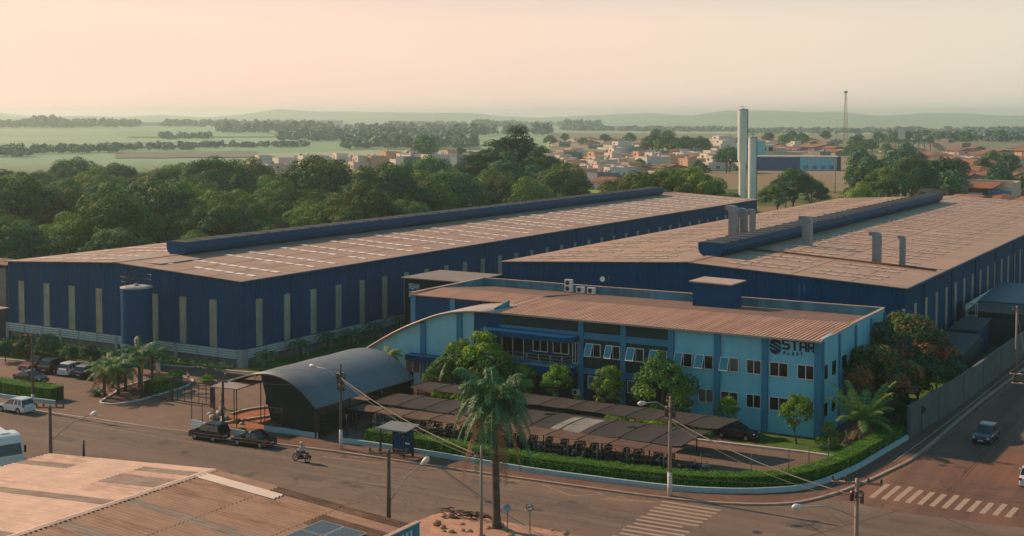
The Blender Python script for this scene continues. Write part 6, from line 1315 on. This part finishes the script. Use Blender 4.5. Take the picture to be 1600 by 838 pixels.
for i, (u, d, s, sz) in enumerate(((806, 425, 1.65, 1.10), (768, 415, 1.55, .92), (733, 400, 1.35, .74), (848, 415, 1.45, .82), (704, 392, .95, .56), (876, 400, .85, .50), (790, 392, 1.05, .80), (832, 396, 1.0, .62))):
    x, y = atd(u, d); TALL.get((x, y, 0), i * 1.3, (s, s, sz * 1.02), ['tallest tree, its dark crown standing above the wood', 'big tree just left of the tallest one', 'big sloping tree farther left of the tallest one', 'big tree just right of the tallest one', 'lower tree at the left foot of the tall group', 'lower tree at the right foot of the tall group', 'dense tree in front of the tallest one', 'dense tree low on the right of the tallest one'][i], 'tall dark trees rising above the wood')
x, y = atd(305, 500); TALL.get((x, y, -3), 3, (1.9, 1.9, .62), 'broad dark tree standing high over the left of the wood')
mid = [(1010, 330, 1.25, 4, 'spreading umbrella tree behind the far end of the long warehouse'), (1060, 345, 1.3, 4, 'large umbrella tree just left of the water towers'), (1105, 352, .9, 1, 'round tree between the umbrella trees and the water towers'), (1140, 330, .75, 2, 'dark green tree at the foot of the tall water tower'), (1160, 322, .7, 0, 'rounded tree right at the water tower base'),
       (965, 400, .62, 3, 'round dark tree in front of the tiled houses'), (1240, 395, .9, 3, 'large dark tree between the water towers and the roof duct'), (1215, 392, .7, 2, 'dark tree left half of the large pair before the blue building'), (1268, 398, .7, 3, 'dark tree right half of the large pair before the blue building'), (1140, 700, .95, 2, 'tree standing left of the tall water tower on open ground'), (1135, 690, .8, 3, 'tree close beside the one left of the water tower'),
       (1312, 350, .62, 1, 'leafy tree right above the red-roofed house'), (1345, 350, .9, 1, 'leafy tree over the warehouse roof, second right of the house'), (1390, 395, 1.05, 2, 'full dark tree left of the concrete house'), (1425, 420, 1.1, 3, 'dark tree touching the concrete house'), (1365, 400, .95, 3, 'dark tree behind the leafy ones'), (1345, 420, .75, 1, 'lighter tree behind the red-roofed house')]
for u, d, s, k, l in mid:
    x, y = atd(u, d); (UM if k == 4 else BR[k]).get((x, y, 0), u, s, l)
# trees among the town houses
TT = Proto(make_tree('town_tree', 130, 3.8, 3.6, 3.4, 16, 1.1, 1.8, 1500, .75, [LF['b'], LF['a']], .3, 'x', mixw=(.6, .4), limbs=3))
rr = random.Random(9); tl = []
for i in range(16): tl.append((rr.uniform(1335, 1500), rr.uniform(455, 600), rr.uniform(1.3, 2.0), 'right wood'))
for i in range(14): tl.append((rr.uniform(1480, 1620), rr.uniform(480, 800), rr.uniform(1.1, 1.7), 'right edge'))
for i in range(16): tl.append((rr.uniform(1315, 1440), rr.uniform(640, 1150), rr.uniform(1.2, 1.8), 'behind the blue building'))
for i in range(5): tl.append((1020 + i * 17 + rr.uniform(-6, 6), 930 + rr.uniform(-20, 20), 2.2, 'dark group'))
for u in (862, 885, 908, 948, 985, 1022, 1048, 1200, 1222, 1236, 1250): tl.append((u + rr.uniform(-4, 4), 1350 + rr.uniform(-120, 150), rr.uniform(1.3, 2.0), 'skyline'))
for u in (1290, 1345, 1370, 1395, 1420, 1450, 1470, 1490, 1510, 1535, 1560, 1585): tl.append((u + rr.uniform(-4, 4), 1450 + rr.uniform(-150, 150), rr.uniform(1.1, 1.8), 'skyline'))
tl += [(665, 800, 2.2, 'lone round'), (720, 830, 1.2, 'among'), (735, 850, 1.1, 'among'), (875, 640, .8, 'among'), (1000, 720, .8, 'among'), (940, 560, .7, 'among'), (1090, 700, .9, 'among'), (1100, 640, .8, 'among')]
TLB = {'right wood': 'full green tree in the grove left of and above the concrete house', 'right edge': 'tree between the tiled roofs at the right edge', 'behind the blue building': 'tree in the green belt right of and behind the blue building', 'dark group': 'dark tree in the tight group left of the water towers', 'skyline': 'small tree silhouetted on the town skyline', 'lone round': 'lone round dark tree behind the far white houses', 'among': 'small tree among the white houses of the town'}
for u, d, s, w_ in tl:
    x, y = atd(u, d); TT.get((x, y, tz(x, y)), rr.uniform(0, 6), (s, s, s * rr.uniform(.8, 1.05)), TLB[w_], 'town trees: ' + w_)
x, y = atd(1586, 300); palm('town_palm', 'bushy palm at the right edge beyond the warehouse roof', (x, y, 0), 5.5, .3, 20, 3.6, .8, 1.1, [LF['p'], LF['q']], seed=61, nl=22, ll=.8, lw=.16)
x, y = atd(1200, 335); palm('town_palm', 'light green palm at the far corner of the long warehouse', (x, y, 0), 2.5, .3, 16, 3.0, .9, 1.0, [LF['c'], LF['q']], seed=62, nl=20, ll=.7, lw=.18)
palms_ = [(1345 + i * 9, 1150 + 20 * (i % 3)) for i in range(13)]
PL = Proto(palm('town_palm', 'x', (0, 0, 0), 8, .35, 14, 4.2, .6, 1.2, [LF['b'], LF['q']], seed=63, nl=9, ll=1.1, lw=.4))
for i, (u, d) in enumerate(palms_): x, y = atd(u, d); PL.get((x, y, tz(x, y)), i, 1.15, 'thin palm in the distant avenue below the white block tower', 'palms of the distant avenue')
#PART7
# ------------------------------------------------------------------ the town
HM = [OFFW, mat('cream_wall', (0.56, 0.45, 0.36), 0.85, 0.1, .4), mat('peach_wall', (0.55, 0.33, 0.21), 0.85, 0.1, .4), mat('grey_render_wall', (0.27, 0.245, 0.225), 0.9, 0.15, .4), mat('blue_grey_wall', (0.14, 0.19, 0.22), 0.85, 0.1, .4)]
HN = ['white', 'cream', 'peach', 'unpainted grey', 'blue-grey']
FLATR = mat('flat_concrete_roof', (0.44, 0.37, 0.32), 0.9, 0.15, .4)
def house(wm, roofk, w_, d_, h_, two, seed, rich=True):
    T = thing('town_house', (0, 0, 0), 'x', 'house'); rr = random.Random(seed)
    def B(mb, nm, m, par=None): o = mb.build(nm, m, origin=(0, 0, 0)); o.parent = par or T; return o
    a, b = w_ / 2, d_ / 2; mb = MB().box(-a, -b, -.5, a, b, h_)
    if two: mb.box(-a, -b * .2, h_, a * .3, b, h_ + 2.9)
    mb.box(-a - .02, -b - 3, -.5, -a + .2, -b, 2.2); mb.box(-a, -b - 3, -.5, a, -b - 2.8, 2.0)
    B(mb, 'wall', wm)
    mb = MB()
    if roofk == 'flat':
        for z, x0, x1, y0, y1 in ([(h_, -a, a, -b, b)] + ([(h_ + 2.9, -a, a * .3, -b * .2, b)] if two else [])):
            mb.box(x0 + .2, y0 + .2, z - .02 if two and z == h_ else z, x1 - .2, y1 - .2, z + .06, 0)
            mb.box(x0 - .05, y0 - .05, z, x1 + .05, y0 + .15, z + .5, 1); mb.box(x0 - .05, y1 - .15, z, x1 + .05, y1 + .05, z + .5, 1); mb.box(x0 - .05, y0 + .15, z, x0 + .15, y1 - .15, z + .5, 1); mb.box(x1 - .15, y0 + .15, z, x1 + .05, y1 - .15, z + .5, 1)
        B(mb, 'roof', [FLATR, wm])
        B(MB().tube([(a * .5, b * .3, h_ + .1), (a * .5, b * .3, h_ + 1.5)], .7, 10), 'water_tank', MATS['blue_grey_wall'] if seed % 2 else OFFW)
    elif roofk == 'gable':
        z = h_ + (2.9 if two else 0) * 0; o = .5; r = 1.5
        v = [(-a - o, -b - o, h_), (a + o, -b - o, h_), (a + o, b + o, h_), (-a - o, b + o, h_), (-a - o, 0, h_ + r), (a + o, 0, h_ + r)]
        mb.add(v, [(0, 1, 5, 4), (2, 3, 4, 5), (0, 4, 3), (1, 2, 5), (3, 2, 1, 0)], 0); B(mb, 'roof', TERRA if seed % 2 else TERRF)
    else:
        o = .6; r = 1.7
        v = [(-a - o, -b - o, h_), (a + o, -b - o, h_), (a + o, b + o, h_), (-a - o, b + o, h_), (-a * .3, 0, h_ + r), (a * .3, 0, h_ + r)]
        mb.add(v, [(0, 1, 5, 4), (2, 3, 4, 5), (0, 4, 3), (1, 2, 5), (3, 2, 1, 0)], 0); B(mb, 'roof', TERRF if seed % 2 else TERRA)
    if rich:
        for k in (-.55, .1): B(MB().box(a * k - .6, -b - .05, 1.1, a * k + .6, -b + .05, 2.3), 'window', GLASS)
        B(MB().box(a * .62 - .45, -b - .06, 0, a * .62 + .45, -b + .05, 2.2), 'door', RUST); B(MB().box(-a - .05, -.6, 1.1, -a + .05, .6, 2.3), 'window', GLASS); B(MB().box(a - .05, -.9, 1.1, a + .05, .9, 2.3), 'window', GLASS)
        if two: B(MB().box(-a * .5 - .6, -b * .2 - .05, h_ + 1.0, -a * .5 + .6, -b * .2 + .05, h_ + 2.2), 'window', GLASS)
    return T
HP = []
for i, (mi, rk, w_, d_, h_, two) in enumerate([(0, 'flat', 8, 10, 3.6, True), (1, 'flat', 7, 9, 3.4, False), (2, 'flat', 8, 10, 3.8, True), (3, 'flat', 9, 9, 3.3, False), (0, 'flat', 9, 12, 6.2, False), (4, 'flat', 9, 9, 5.8, False), (1, 'gable', 9, 11, 3.2, False), (0, 'hip', 11, 11, 3.2, False), (2, 'flat', 7, 9, 6.0, False), (3, 'gable', 9, 10, 3.2, False), (1, 'flat', 8, 9, 3.6, True), (2, 'hip', 11, 10, 3.0, False)]):
    HP.append((Proto(house(HM[mi], rk, w_, d_, h_, two, i)), f"{HN[mi]} {'two-storey' if two or h_ > 5 else 'low'} {'flat-roofed' if rk == 'flat' else 'tiled ' + rk + '-roofed'} house"))
rr = random.Random(31); HS = []
def town(n, u0, u1, d0, d1, kinds_, where, grp, rz=0.0, gap=11.5, tries=4000, sc_=1.0, test=None):
    c = 0
    for _ in range(tries):
        if c >= n: break
        u, d = rr.uniform(u0, u1), math.sqrt(rr.uniform(d0 ** 2, d1 ** 2)); x, y = atd(u, d)
        if test and not test(u, d): continue
        if any((x - a) ** 2 + (y - b) ** 2 < gap ** 2 for a, b in HS): continue
        HS.append((x, y)); k = rr.choice(kinds_); P_, l = HP[k]
        P_.get((x, y, tz(x, y)), rz - .55 + rr.choice([0, 0, PI]) * (0 if k in (0, 2, 10) else 1) + rr.uniform(-.06, .06), (sc_ * rr.uniform(.85, 1.15), sc_ * rr.uniform(.85, 1.15), rr.uniform(.9, 1.25)), l + ' ' + where, grp); c += 1
    return c
allf = [0, 1, 2, 3, 4, 5, 8, 10, 1, 0]
town(26, 858, 985, 560, 640, allf, 'at the near edge of the dense town', 'houses of the dense quarter, near side', sc_=1.12)
town(62, 850, 1180, 640, 860, allf + [6, 9], 'in the middle of the dense town quarter', 'houses of the dense quarter, middle', sc_=1.32, gap=11.0, test=lambda u, d: not (u > 1100 and d < 720))
town(20, 870, 1130, 860, 960, allf + [9], 'at the back of the dense town quarter', 'houses of the dense quarter, back', sc_=1.25)
town(46, 400, 760, 735, 850, allf, 'in the thin band of town beyond the wood', 'houses beyond the wood', gap=10.5, sc_=1.15, test=lambda u, d: d < 800 + 60 * (u - 400) / 360)
town(46, 880, 1320, 1120, 1500, [3, 6, 9, 7, 1, 11, 3, 0], 'high on the far skyline of the town', 'houses on the skyline', gap=16, sc_=2.0)
town(22, 1380, 1620, 760, 1150, [7, 11, 9, 6, 7], 'among trees, right side of the far town', 'houses at the right edge, far', sc_=1.7, gap=14)
town(26, 1490, 1640, 420, 740, [7, 11, 9, 6, 7], 'among the tiled roofs at the right edge', 'houses at the right edge', sc_=1.15, gap=12)
town(22, 1190, 1330, 960, 1200, [3, 6, 9, 1, 0], 'behind the blue building', 'houses behind the blue building', gap=14, sc_=1.4)
# tiled houses near the end of the long warehouse and the red-roofed ones over the second warehouse
for u, d, k, s, rz, l in ((948, 540, 7, 1.5, .2, 'broad house with orange hipped tile roofs in front of the dense quarter, left one'), (985, 535, 11, 1.55, .1, 'broad house with orange hipped tile roofs in front of the dense quarter, middle one'), (1012, 545, 7, 1.2, -.1, 'broad orange tiled house partly behind the umbrella tree'),
                          (1250, 330, 7, 1.25, 0, 'red hip-roofed house right behind the warehouse roof edge'), (1375, 345, 9, 1.5, 0, 'pale gable-roofed house behind the warehouse roof'), (1420, 350, 11, 1.4, .2, 'red-tiled house left of the ridge vent end'), (1470, 372, 7, 1.5, 0, 'long red-tiled house in front of the concrete house'), (1515, 350, 11, 1.25, .3, 'red hip-roofed house at the end of the ridge vent'), (1450, 400, 6, 1.2, 0, 'cream house squeezed between red roofs and concrete house'), (1560, 372, 3, 1.2, .2, 'grey house beside the bushy palm')):
    x, y = atd(u, d); o = HP[k][0].get((x, y, 0), rz, (s, s, 1.0), l); HS.append((x, y))
# the concrete house with tower and long wall
x, y = atd(1505, 455); T = thing('concrete_house', (x, y, 0), 'unpainted concrete house with a square tower and long side wall among red roofs', 'house')
def TC(mb, nm, m): o = mb.build(nm, m, origin=(0, 0, 0)); o.parent = T; return o
TC(MB().box(-14, -4, -.5, -4, 5, 6.2).box(-11.5, -2, 6.2, -7, 3, 10.6).box(-4, 0, -.5, 1, 5, 6.6), 'wall', HM[3]); TC(MB().box(-14.4, -4.4, 6.2, -3.6, 5.4, 6.9).box(-11.7, -2.2, 10.6, -6.8, 3.2, 10.9), 'roof_slab', CONCL)
TC(MB().box(-6, 10, -.5, 16, 11, 8.6).box(15, 2, -.5, 16.5, 10, 8.4), 'side_wall', HM[1]); TC(MB().slab([(1.2, 2, 6.2), (9, 2, 6.2), (11, 9.8, 8.0), (-2, 9.8, 8.0)], .2), 'tiled_roof', TERRA); TC(MB().box(7, 3.5, 0, 14.9, 9, 5.6), 'blue_room', TEALB); TC(MB().box(2, -3, 0, 6, 2, 4.6), 'porch', HM[1])
for k in range(3): TC(MB().box(-13 + 3.2 * k, -4.06, 2.8, -11 + 3.2 * k, -3.95, 4.6), 'window', GLASS)
# water towers
def wtower(u, d, r, h, zn, rn, label):
    x, y = atd(u, d); T = thing('water_tower', (x, y, 0), label, 'water tower')
    def B(mb, nm, m): o = mb.build(nm, m, origin=(0, 0, 0)); o.parent = T
    TM = MATS.get('tower_paint') or mat('tower_paint', (0.60, 0.67, 0.65), 0.6, 0.06, .2, streak=(2, .12, .5))
    B(MB().lathe([(rn, -.5), (rn, zn), (r, zn + 1.6), (r, h - .2)], 0, 0, 32), 'shell', TM); B(MB().lathe([(r + .12, h - .3), (r + .12, h), (0.01, h + .25)], 0, 0, 32), 'lid', CONCL)
    mb = MB()
    for s in (-.25, .25): mb.tube([(r + .15, s, 0), (r + .15, s, h)], .06, 4)
    for k in range(int(h / 1.2)): mb.tube([(r + .15, -.25, k * 1.2), (r + .15, .25, k * 1.2)], .05, 4)
    B(mb, 'ladder', DSTEEL)
    mb = MB().tube([(0, 0, h), (0, 0, h + 1.6)], .08, 5); mb.torus((0, 0, h + .9), 2, r * .8, .05, 20, 4); B(mb, 'mast', DSTEEL)
wtower(1160, 480, 1.82, 32.6, 12.8, 1.30, 'tall slender water tower with narrower foot, the higher of the pair'); wtower(1175.5, 470, 1.52, 22.6, 1, 1.50, 'shorter plain cylindrical water tower beside the tall one')
# lattice mast and block tower
x, y = atd(1320, 1500); T = thing('lattice_mast', (x, y, 0), 'thin lattice communications mast above the town skyline', 'mast'); mb = MB(); hh = 56
for i in range(14):
    z0, z1 = hh * i / 14, hh * (i + 1) / 14; r0, r1 = 3.0 - 2.0 * i / 14, 3.0 - 2.0 * (i + 1) / 14
    for k in range(3):
        a, b = 2.094 * k, 2.094 * (k + 1); p0, p1, q0, q1 = [(r * math.cos(t), r * math.sin(t), z) for r, t, z in ((r0, a, z0), (r1, a, z1), (r0, b, z0), (r1, b, z1))]
        mb.tube([p0, p1], .22, 4); mb.tube([p0, q1], .13, 3); mb.tube([p1, q1], .13, 3)
o = mb.build('lattice', mat('mast_paint', (0.30, 0.20, 0.17), 0.6, 0.3, .1), origin=(0, 0, 0)); o.parent = T
mb = MB().lathe([(1.6, hh), (2.2, hh + .6), (2.2, hh + 2.4), (0.1, hh + 2.4)], 0, 0, 10); o = mb.build('antenna_head', STEEL, origin=(0, 0, 0)); o.parent = T
x, y = atd(1408, 1400); T = thing('block_tower', (x, y, 0), 'white square tower block standing above distant trees', 'tower'); o = MB().box(-3, -3, 0, 3, 3, 18).build('wall', OFFW, origin=(0, 0, 0)); o.parent = T; o = MB().box(-3.3, -3.3, 18, 3.3, 3.3, 18.6).build('roof', CONCL, origin=(0, 0, 0)); o.parent = T
x, y = atd(1480, 1150); T = thing('pale_block', (x, y, 0), 'long pale windowless building on the hill at the right', 'building'); o = MB().box(-17, -5, 0, 17, 8, 8).box(-4, -5, 8, 4, 4, 11).build('wall', HM[3], origin=(0, 0, 0)); o.parent = T; T.rotation_euler[2] = -.4
# blue building with white block
x, y = atd(1243, 735); T = thing('blue_building', (x, y, 0), 'long low building painted dark blue and light blue, right of the water towers', 'building')
for mb, nm, m in ((MB().box(-25, -4, -.5, 2, 12, 7.4), 'dark_wall', mat('royal_blue_wall', (0.004, 0.075, 0.22), .6, .08, .3)), (MB().box(2, -4, -.5, 23, 12, 7.6), 'light_wall', TEAL), (MB().box(-25.4, -4.4, 7.4, 23.4, 12.4, 7.9), 'roof', FLATR), (MB().box(22, -4.5, -.5, 24, -3.6, 7.9), 'end_wall', BLACK)):
    o = mb.build(nm, m, origin=(0, 0, 0)); o.parent = T
for k in range(4): o = MB().box(4 + 4.6 * k, -4.06, 1, 6.5 + 4.6 * k, -3.98, 2.8).build('window', TEALB, origin=(0, 0, 0)); o.parent = T
T.rotation_euler[2] = .42
x, y = atd(1222, 800); T = thing('white_block', (x, y, 0), 'white flat-roofed block behind the blue building', 'building'); T.rotation_euler[2] = .42
o = MB().box(-14, -5, 0, 12, 8, 8).box(-14, -5, 8, -5, 4, 13).box(-3, -3, 8, 2, 4, 11).build('wall', OFFW, origin=(0, 0, 0)); o.parent = T; o = MB().box(-5.4, -5.4, 8, 12.4, 8.4, 8.5).build('roof', FLATR, origin=(0, 0, 0)); o.parent = T
for k in range(2): o = MB().box(-12.5 + 4 * k, -5.1, 9, -10 + 4 * k, -4.95, 11.5).build('window', GLASS, origin=(0, 0, 0)); o.parent = T
x, y = atd(1186, 770); T = thing('teal_box', (x, y, 0), 'small bright blue box-shaped building right beside the water towers', 'building'); o = MB().box(-2.6, -3, 0, 2.6, 3, 16).build('wall', TEAL, origin=(0, 0, 0)); o.parent = T
# long walls / low rows on the far rise, open green plots
for u, d, wdt, l in ((1120, 1060, 60, 'long pale boundary wall left of the tall water tower'), (1010, 1100, 46, 'long pale wall below the far skyline houses'), (1500, 560, 30, 'pale wall among the trees at the right')):
    x, y = atd(u, d); T = thing('long_wall', (x, y, 0), l, 'wall'); o = MB().box(-wdt / 2, -.2, 0, wdt / 2, .2, 4.5).build('masonry', HM[3], origin=(0, 0, 0)); o.parent = T; T.rotation_euler[2] = .5
TG = mat('town_ground', (0.25, 0.165, 0.115), .95, .25, .05, c2=(.30, .22, .165), big=(.012, .7, (.13, .15, .06)))
def rise(name, u0, u1, d0, d1, m, dz):
    mb = MB(); nu, nd = 24, 14; v = []
    for i in range(nu + 1):
        for k in range(nd + 1): x, y = atd(u0 + (u1 - u0) * i / nu, d0 + (d1 - d0) * k / nd); v.append((x, y, tz(x, y) + dz))
    struct(name, mb.add(v, [(i * (nd + 1) + k, (i + 1) * (nd + 1) + k, (i + 1) * (nd + 1) + k + 1, i * (nd + 1) + k + 1) for i in range(nu) for k in range(nd)], 0, True), m)
rise('town_ground', 860, 1720, 1090, 2500, mat('scrub_ground', (0.20, 0.19, 0.125), .95, .25, .02, c2=(.16, .19, .10)), .5)
def plot(name, u0, u1, d0, d1, m, z):
    a, b, c, d_ = atd(u0, d0), atd(u1, d0), atd(u1, d1), atd(u0, d1); sheet(name, [a, b, c, d_], z, m)
plot('town_ground', 840, 1720, 548, 1750, TG, 0.03); plot('town_ground', 380, 770, 700, 900, TG, 0.03); plot('sports_field', 890, 960, 505, 545, mat('field_grass', (0.20, 0.27, 0.04), .95, .15, .2), 0.05); plot('green_plot', 870, 1060, 960, 1060, mat('plot_grass', (0.13, 0.16, 0.05), .95, .25, .05), 0.05); plot('green_plot', 1110, 1300, 860, 1000, MATS['plot_grass'], 0.06); plot('bare_plot', 1090, 1300, 560, 690, mat('bare_earth', (0.27, 0.16, 0.105), .95, .25, .08, c2=(.2, .17, .08)), 0.055); plot('forest_clearing', -20, 250, 350, 470, mat('clearing_scrub', (0.10, 0.13, 0.035), .95, .4, .08), 0.07)
# far plant buildings
for u, d, wdt, h, l in ((228, 3500, 75, 12, 'pale long sheds far off in the fields, the leftmost'), (366, 3900, 70, 16, 'pale long sheds far off in the fields, left of the middle'), (512, 3600, 85, 20, 'large pale sheds far off in the fields behind the wood'), (205, 3300, 26, 6, 'tiny white shed far off in the fields'), (585, 2600, 18, 6, 'tiny white shed far beyond the town band'), (965, 3600, 40, 10, 'small white shed far off above the town'), (665, 3700, 30, 9, 'pale little shed far off near the horizon')):
    x, y = atd(u, d); T = thing('distant_shed', (x, y, tz(x, y)), l, 'shed'); T.rotation_euler[2] = .5; o = MB().box(-wdt / 2, -10, -1, wdt / 2, 10, h * .7).build('wall', OFFW, origin=(0, 0, 0)); o.parent = T; o = MB().box(-wdt / 2 - 1, -11, h * .7, wdt / 2 + 1, 11, h * .78).build('roof', WHITE, origin=(0, 0, 0)); o.parent = T
def strip(name, u0, u1, d0, d1, m):
    mb = MB(); k = 14; v = []
    for i in range(k + 1):
        for d in (d0 + 5 * math.sin(i), d1 + 9 * math.sin(i * 1.7)): x, y = atd(u0 + (u1 - u0) * i / k, d); v.append((x, y, max(tz(x, y), tz(*atd(u0, d))) + 0.5))
    struct(name, mb.add(v, [(2 * i, 2 * i + 1, 2 * i + 3, 2 * i + 2) for i in range(k)][::1], 0, True), m)
strip('sand_strip', 58, 117, 3050, 3180, mat('pale_sand', (0.62, 0.48, 0.38), .95, .1, .01))
PLF = mat('ploughed_field', (0.13, 0.15, 0.12), .95, .15, .01); strip('ploughed_field', 180, 400, 960, 1130, PLF); strip('ploughed_field', 150, 300, 1500, 1560, PLF); strip('tall_crop', 200, 560, 1850, 1950, mat('crop_green', (0.07, 0.15, 0.04), .95, .15, .01))
# far tree belts: too many and too far to tell apart
rs_ = np.random.RandomState(77); P = []; Dn = []; Sz = []
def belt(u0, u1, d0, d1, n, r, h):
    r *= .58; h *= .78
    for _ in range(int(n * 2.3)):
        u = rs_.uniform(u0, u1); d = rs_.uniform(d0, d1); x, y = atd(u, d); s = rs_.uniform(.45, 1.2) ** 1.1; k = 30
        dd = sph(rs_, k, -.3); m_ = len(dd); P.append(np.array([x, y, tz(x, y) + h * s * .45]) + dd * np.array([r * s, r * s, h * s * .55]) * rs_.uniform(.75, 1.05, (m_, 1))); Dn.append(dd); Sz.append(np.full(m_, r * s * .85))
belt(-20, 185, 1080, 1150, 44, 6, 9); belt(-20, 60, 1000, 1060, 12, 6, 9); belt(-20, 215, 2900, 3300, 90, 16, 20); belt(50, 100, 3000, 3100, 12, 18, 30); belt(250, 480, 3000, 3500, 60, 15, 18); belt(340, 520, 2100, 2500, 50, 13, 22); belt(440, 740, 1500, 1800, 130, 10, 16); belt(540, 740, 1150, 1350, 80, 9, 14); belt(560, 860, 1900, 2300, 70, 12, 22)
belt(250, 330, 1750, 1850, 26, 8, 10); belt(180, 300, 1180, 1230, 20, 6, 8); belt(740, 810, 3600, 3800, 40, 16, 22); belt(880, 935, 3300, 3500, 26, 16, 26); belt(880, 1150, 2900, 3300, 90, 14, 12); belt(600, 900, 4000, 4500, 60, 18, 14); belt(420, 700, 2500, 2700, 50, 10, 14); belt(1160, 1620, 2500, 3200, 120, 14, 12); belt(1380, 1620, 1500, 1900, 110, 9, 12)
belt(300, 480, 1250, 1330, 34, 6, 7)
me = leaf_mesh('far_woodland', np.concatenate(P), np.concatenate(Dn), np.concatenate(Sz), [mat('hazed_far_leaf', (0.125, 0.205, 0.155), 0.9, 0.3, .02)], None, 5, asp=.9); o = bpy.data.objects.new('far_woodland', me); col.objects.link(o); tag(o, 'belts of far trees between the fields', kind='stuff')  # leaf colour lightened to carry the haze
# undergrowth between the forest trees
rs_ = np.random.RandomState(12); n = 26000; u = rs_.uniform(-60, 900, n); d = rs_.uniform(215, 560, n); kx = []
for a, b in zip(u, d):
    x, y = atd(a, b)
    if x > -153 and y < 300: continue
    kx.append((x, y, rs_.uniform(0, 3.2)))
me = leaf_mesh('undergrowth', np.array(kx), rs_.normal(0, 1, (len(kx), 3)) + np.array([0, 0, 1]), 1.7, [LF['b'], LF['a']], rs_.choice(2, len(kx), p=[.6, .4]), 6, asp=.8); o = bpy.data.objects.new('undergrowth', me); col.objects.link(o); tag(o, 'scrub filling the ground between the trees of the wood', kind='stuff')
# wooden poles in town
for i, (u, d, h) in enumerate(((1061, 640, 11), (1228, 395, 9), (1305, 520, 13), (1374, 330, 11), (1321, 330, 11), (950, 560, 12), (1065, 700, 10), (985, 650, 10), (1575, 620, 10))):
    x, y = atd(u, d); pole('utility_pole', x, y, h, ['pole in the open plot beside the dense quarter', 'short pole before the dark tree pair', 'pale pole in front of the blue building', 'pole rising between the leafy trees over the warehouse roof, right one', 'pole rising between the leafy trees over the warehouse roof, left one', 'pole at the near edge of the dense quarter', 'pole behind the sports field', 'pole by the tiled houses', 'pole far up the side street'][i], CONP, .16, [(h - .4, .3, 1.0)], group='town poles')

# ------------------------------------------------------------------ haze
HZ_DENS = 0.00017
hz = MB().box(-9300, -9300, -12, 9300, 9300, 72); o = hz.build('haze', [], None); o['kind'] = 'stuff'; o['label'] = 'pale morning haze'
hm = bpy.data.materials.new('haze_air'); hm.use_nodes = True; hn = hm.node_tree.nodes; hn.clear(); ho = hn.new('ShaderNodeOutputMaterial'); pv = hn.new('ShaderNodeVolumePrincipled')
pv.inputs['Color'].default_value = (0.74, 0.95, 0.91, 1); pv.inputs['Density'].default_value = HZ_DENS; pv.inputs['Anisotropy'].default_value = 0.45
hm.node_tree.links.new(pv.outputs[0], ho.inputs['Volume']); o.data.materials.append(hm); hm.cycles.homogeneous_volume = True if hasattr(hm.cycles, 'homogeneous_volume') else None
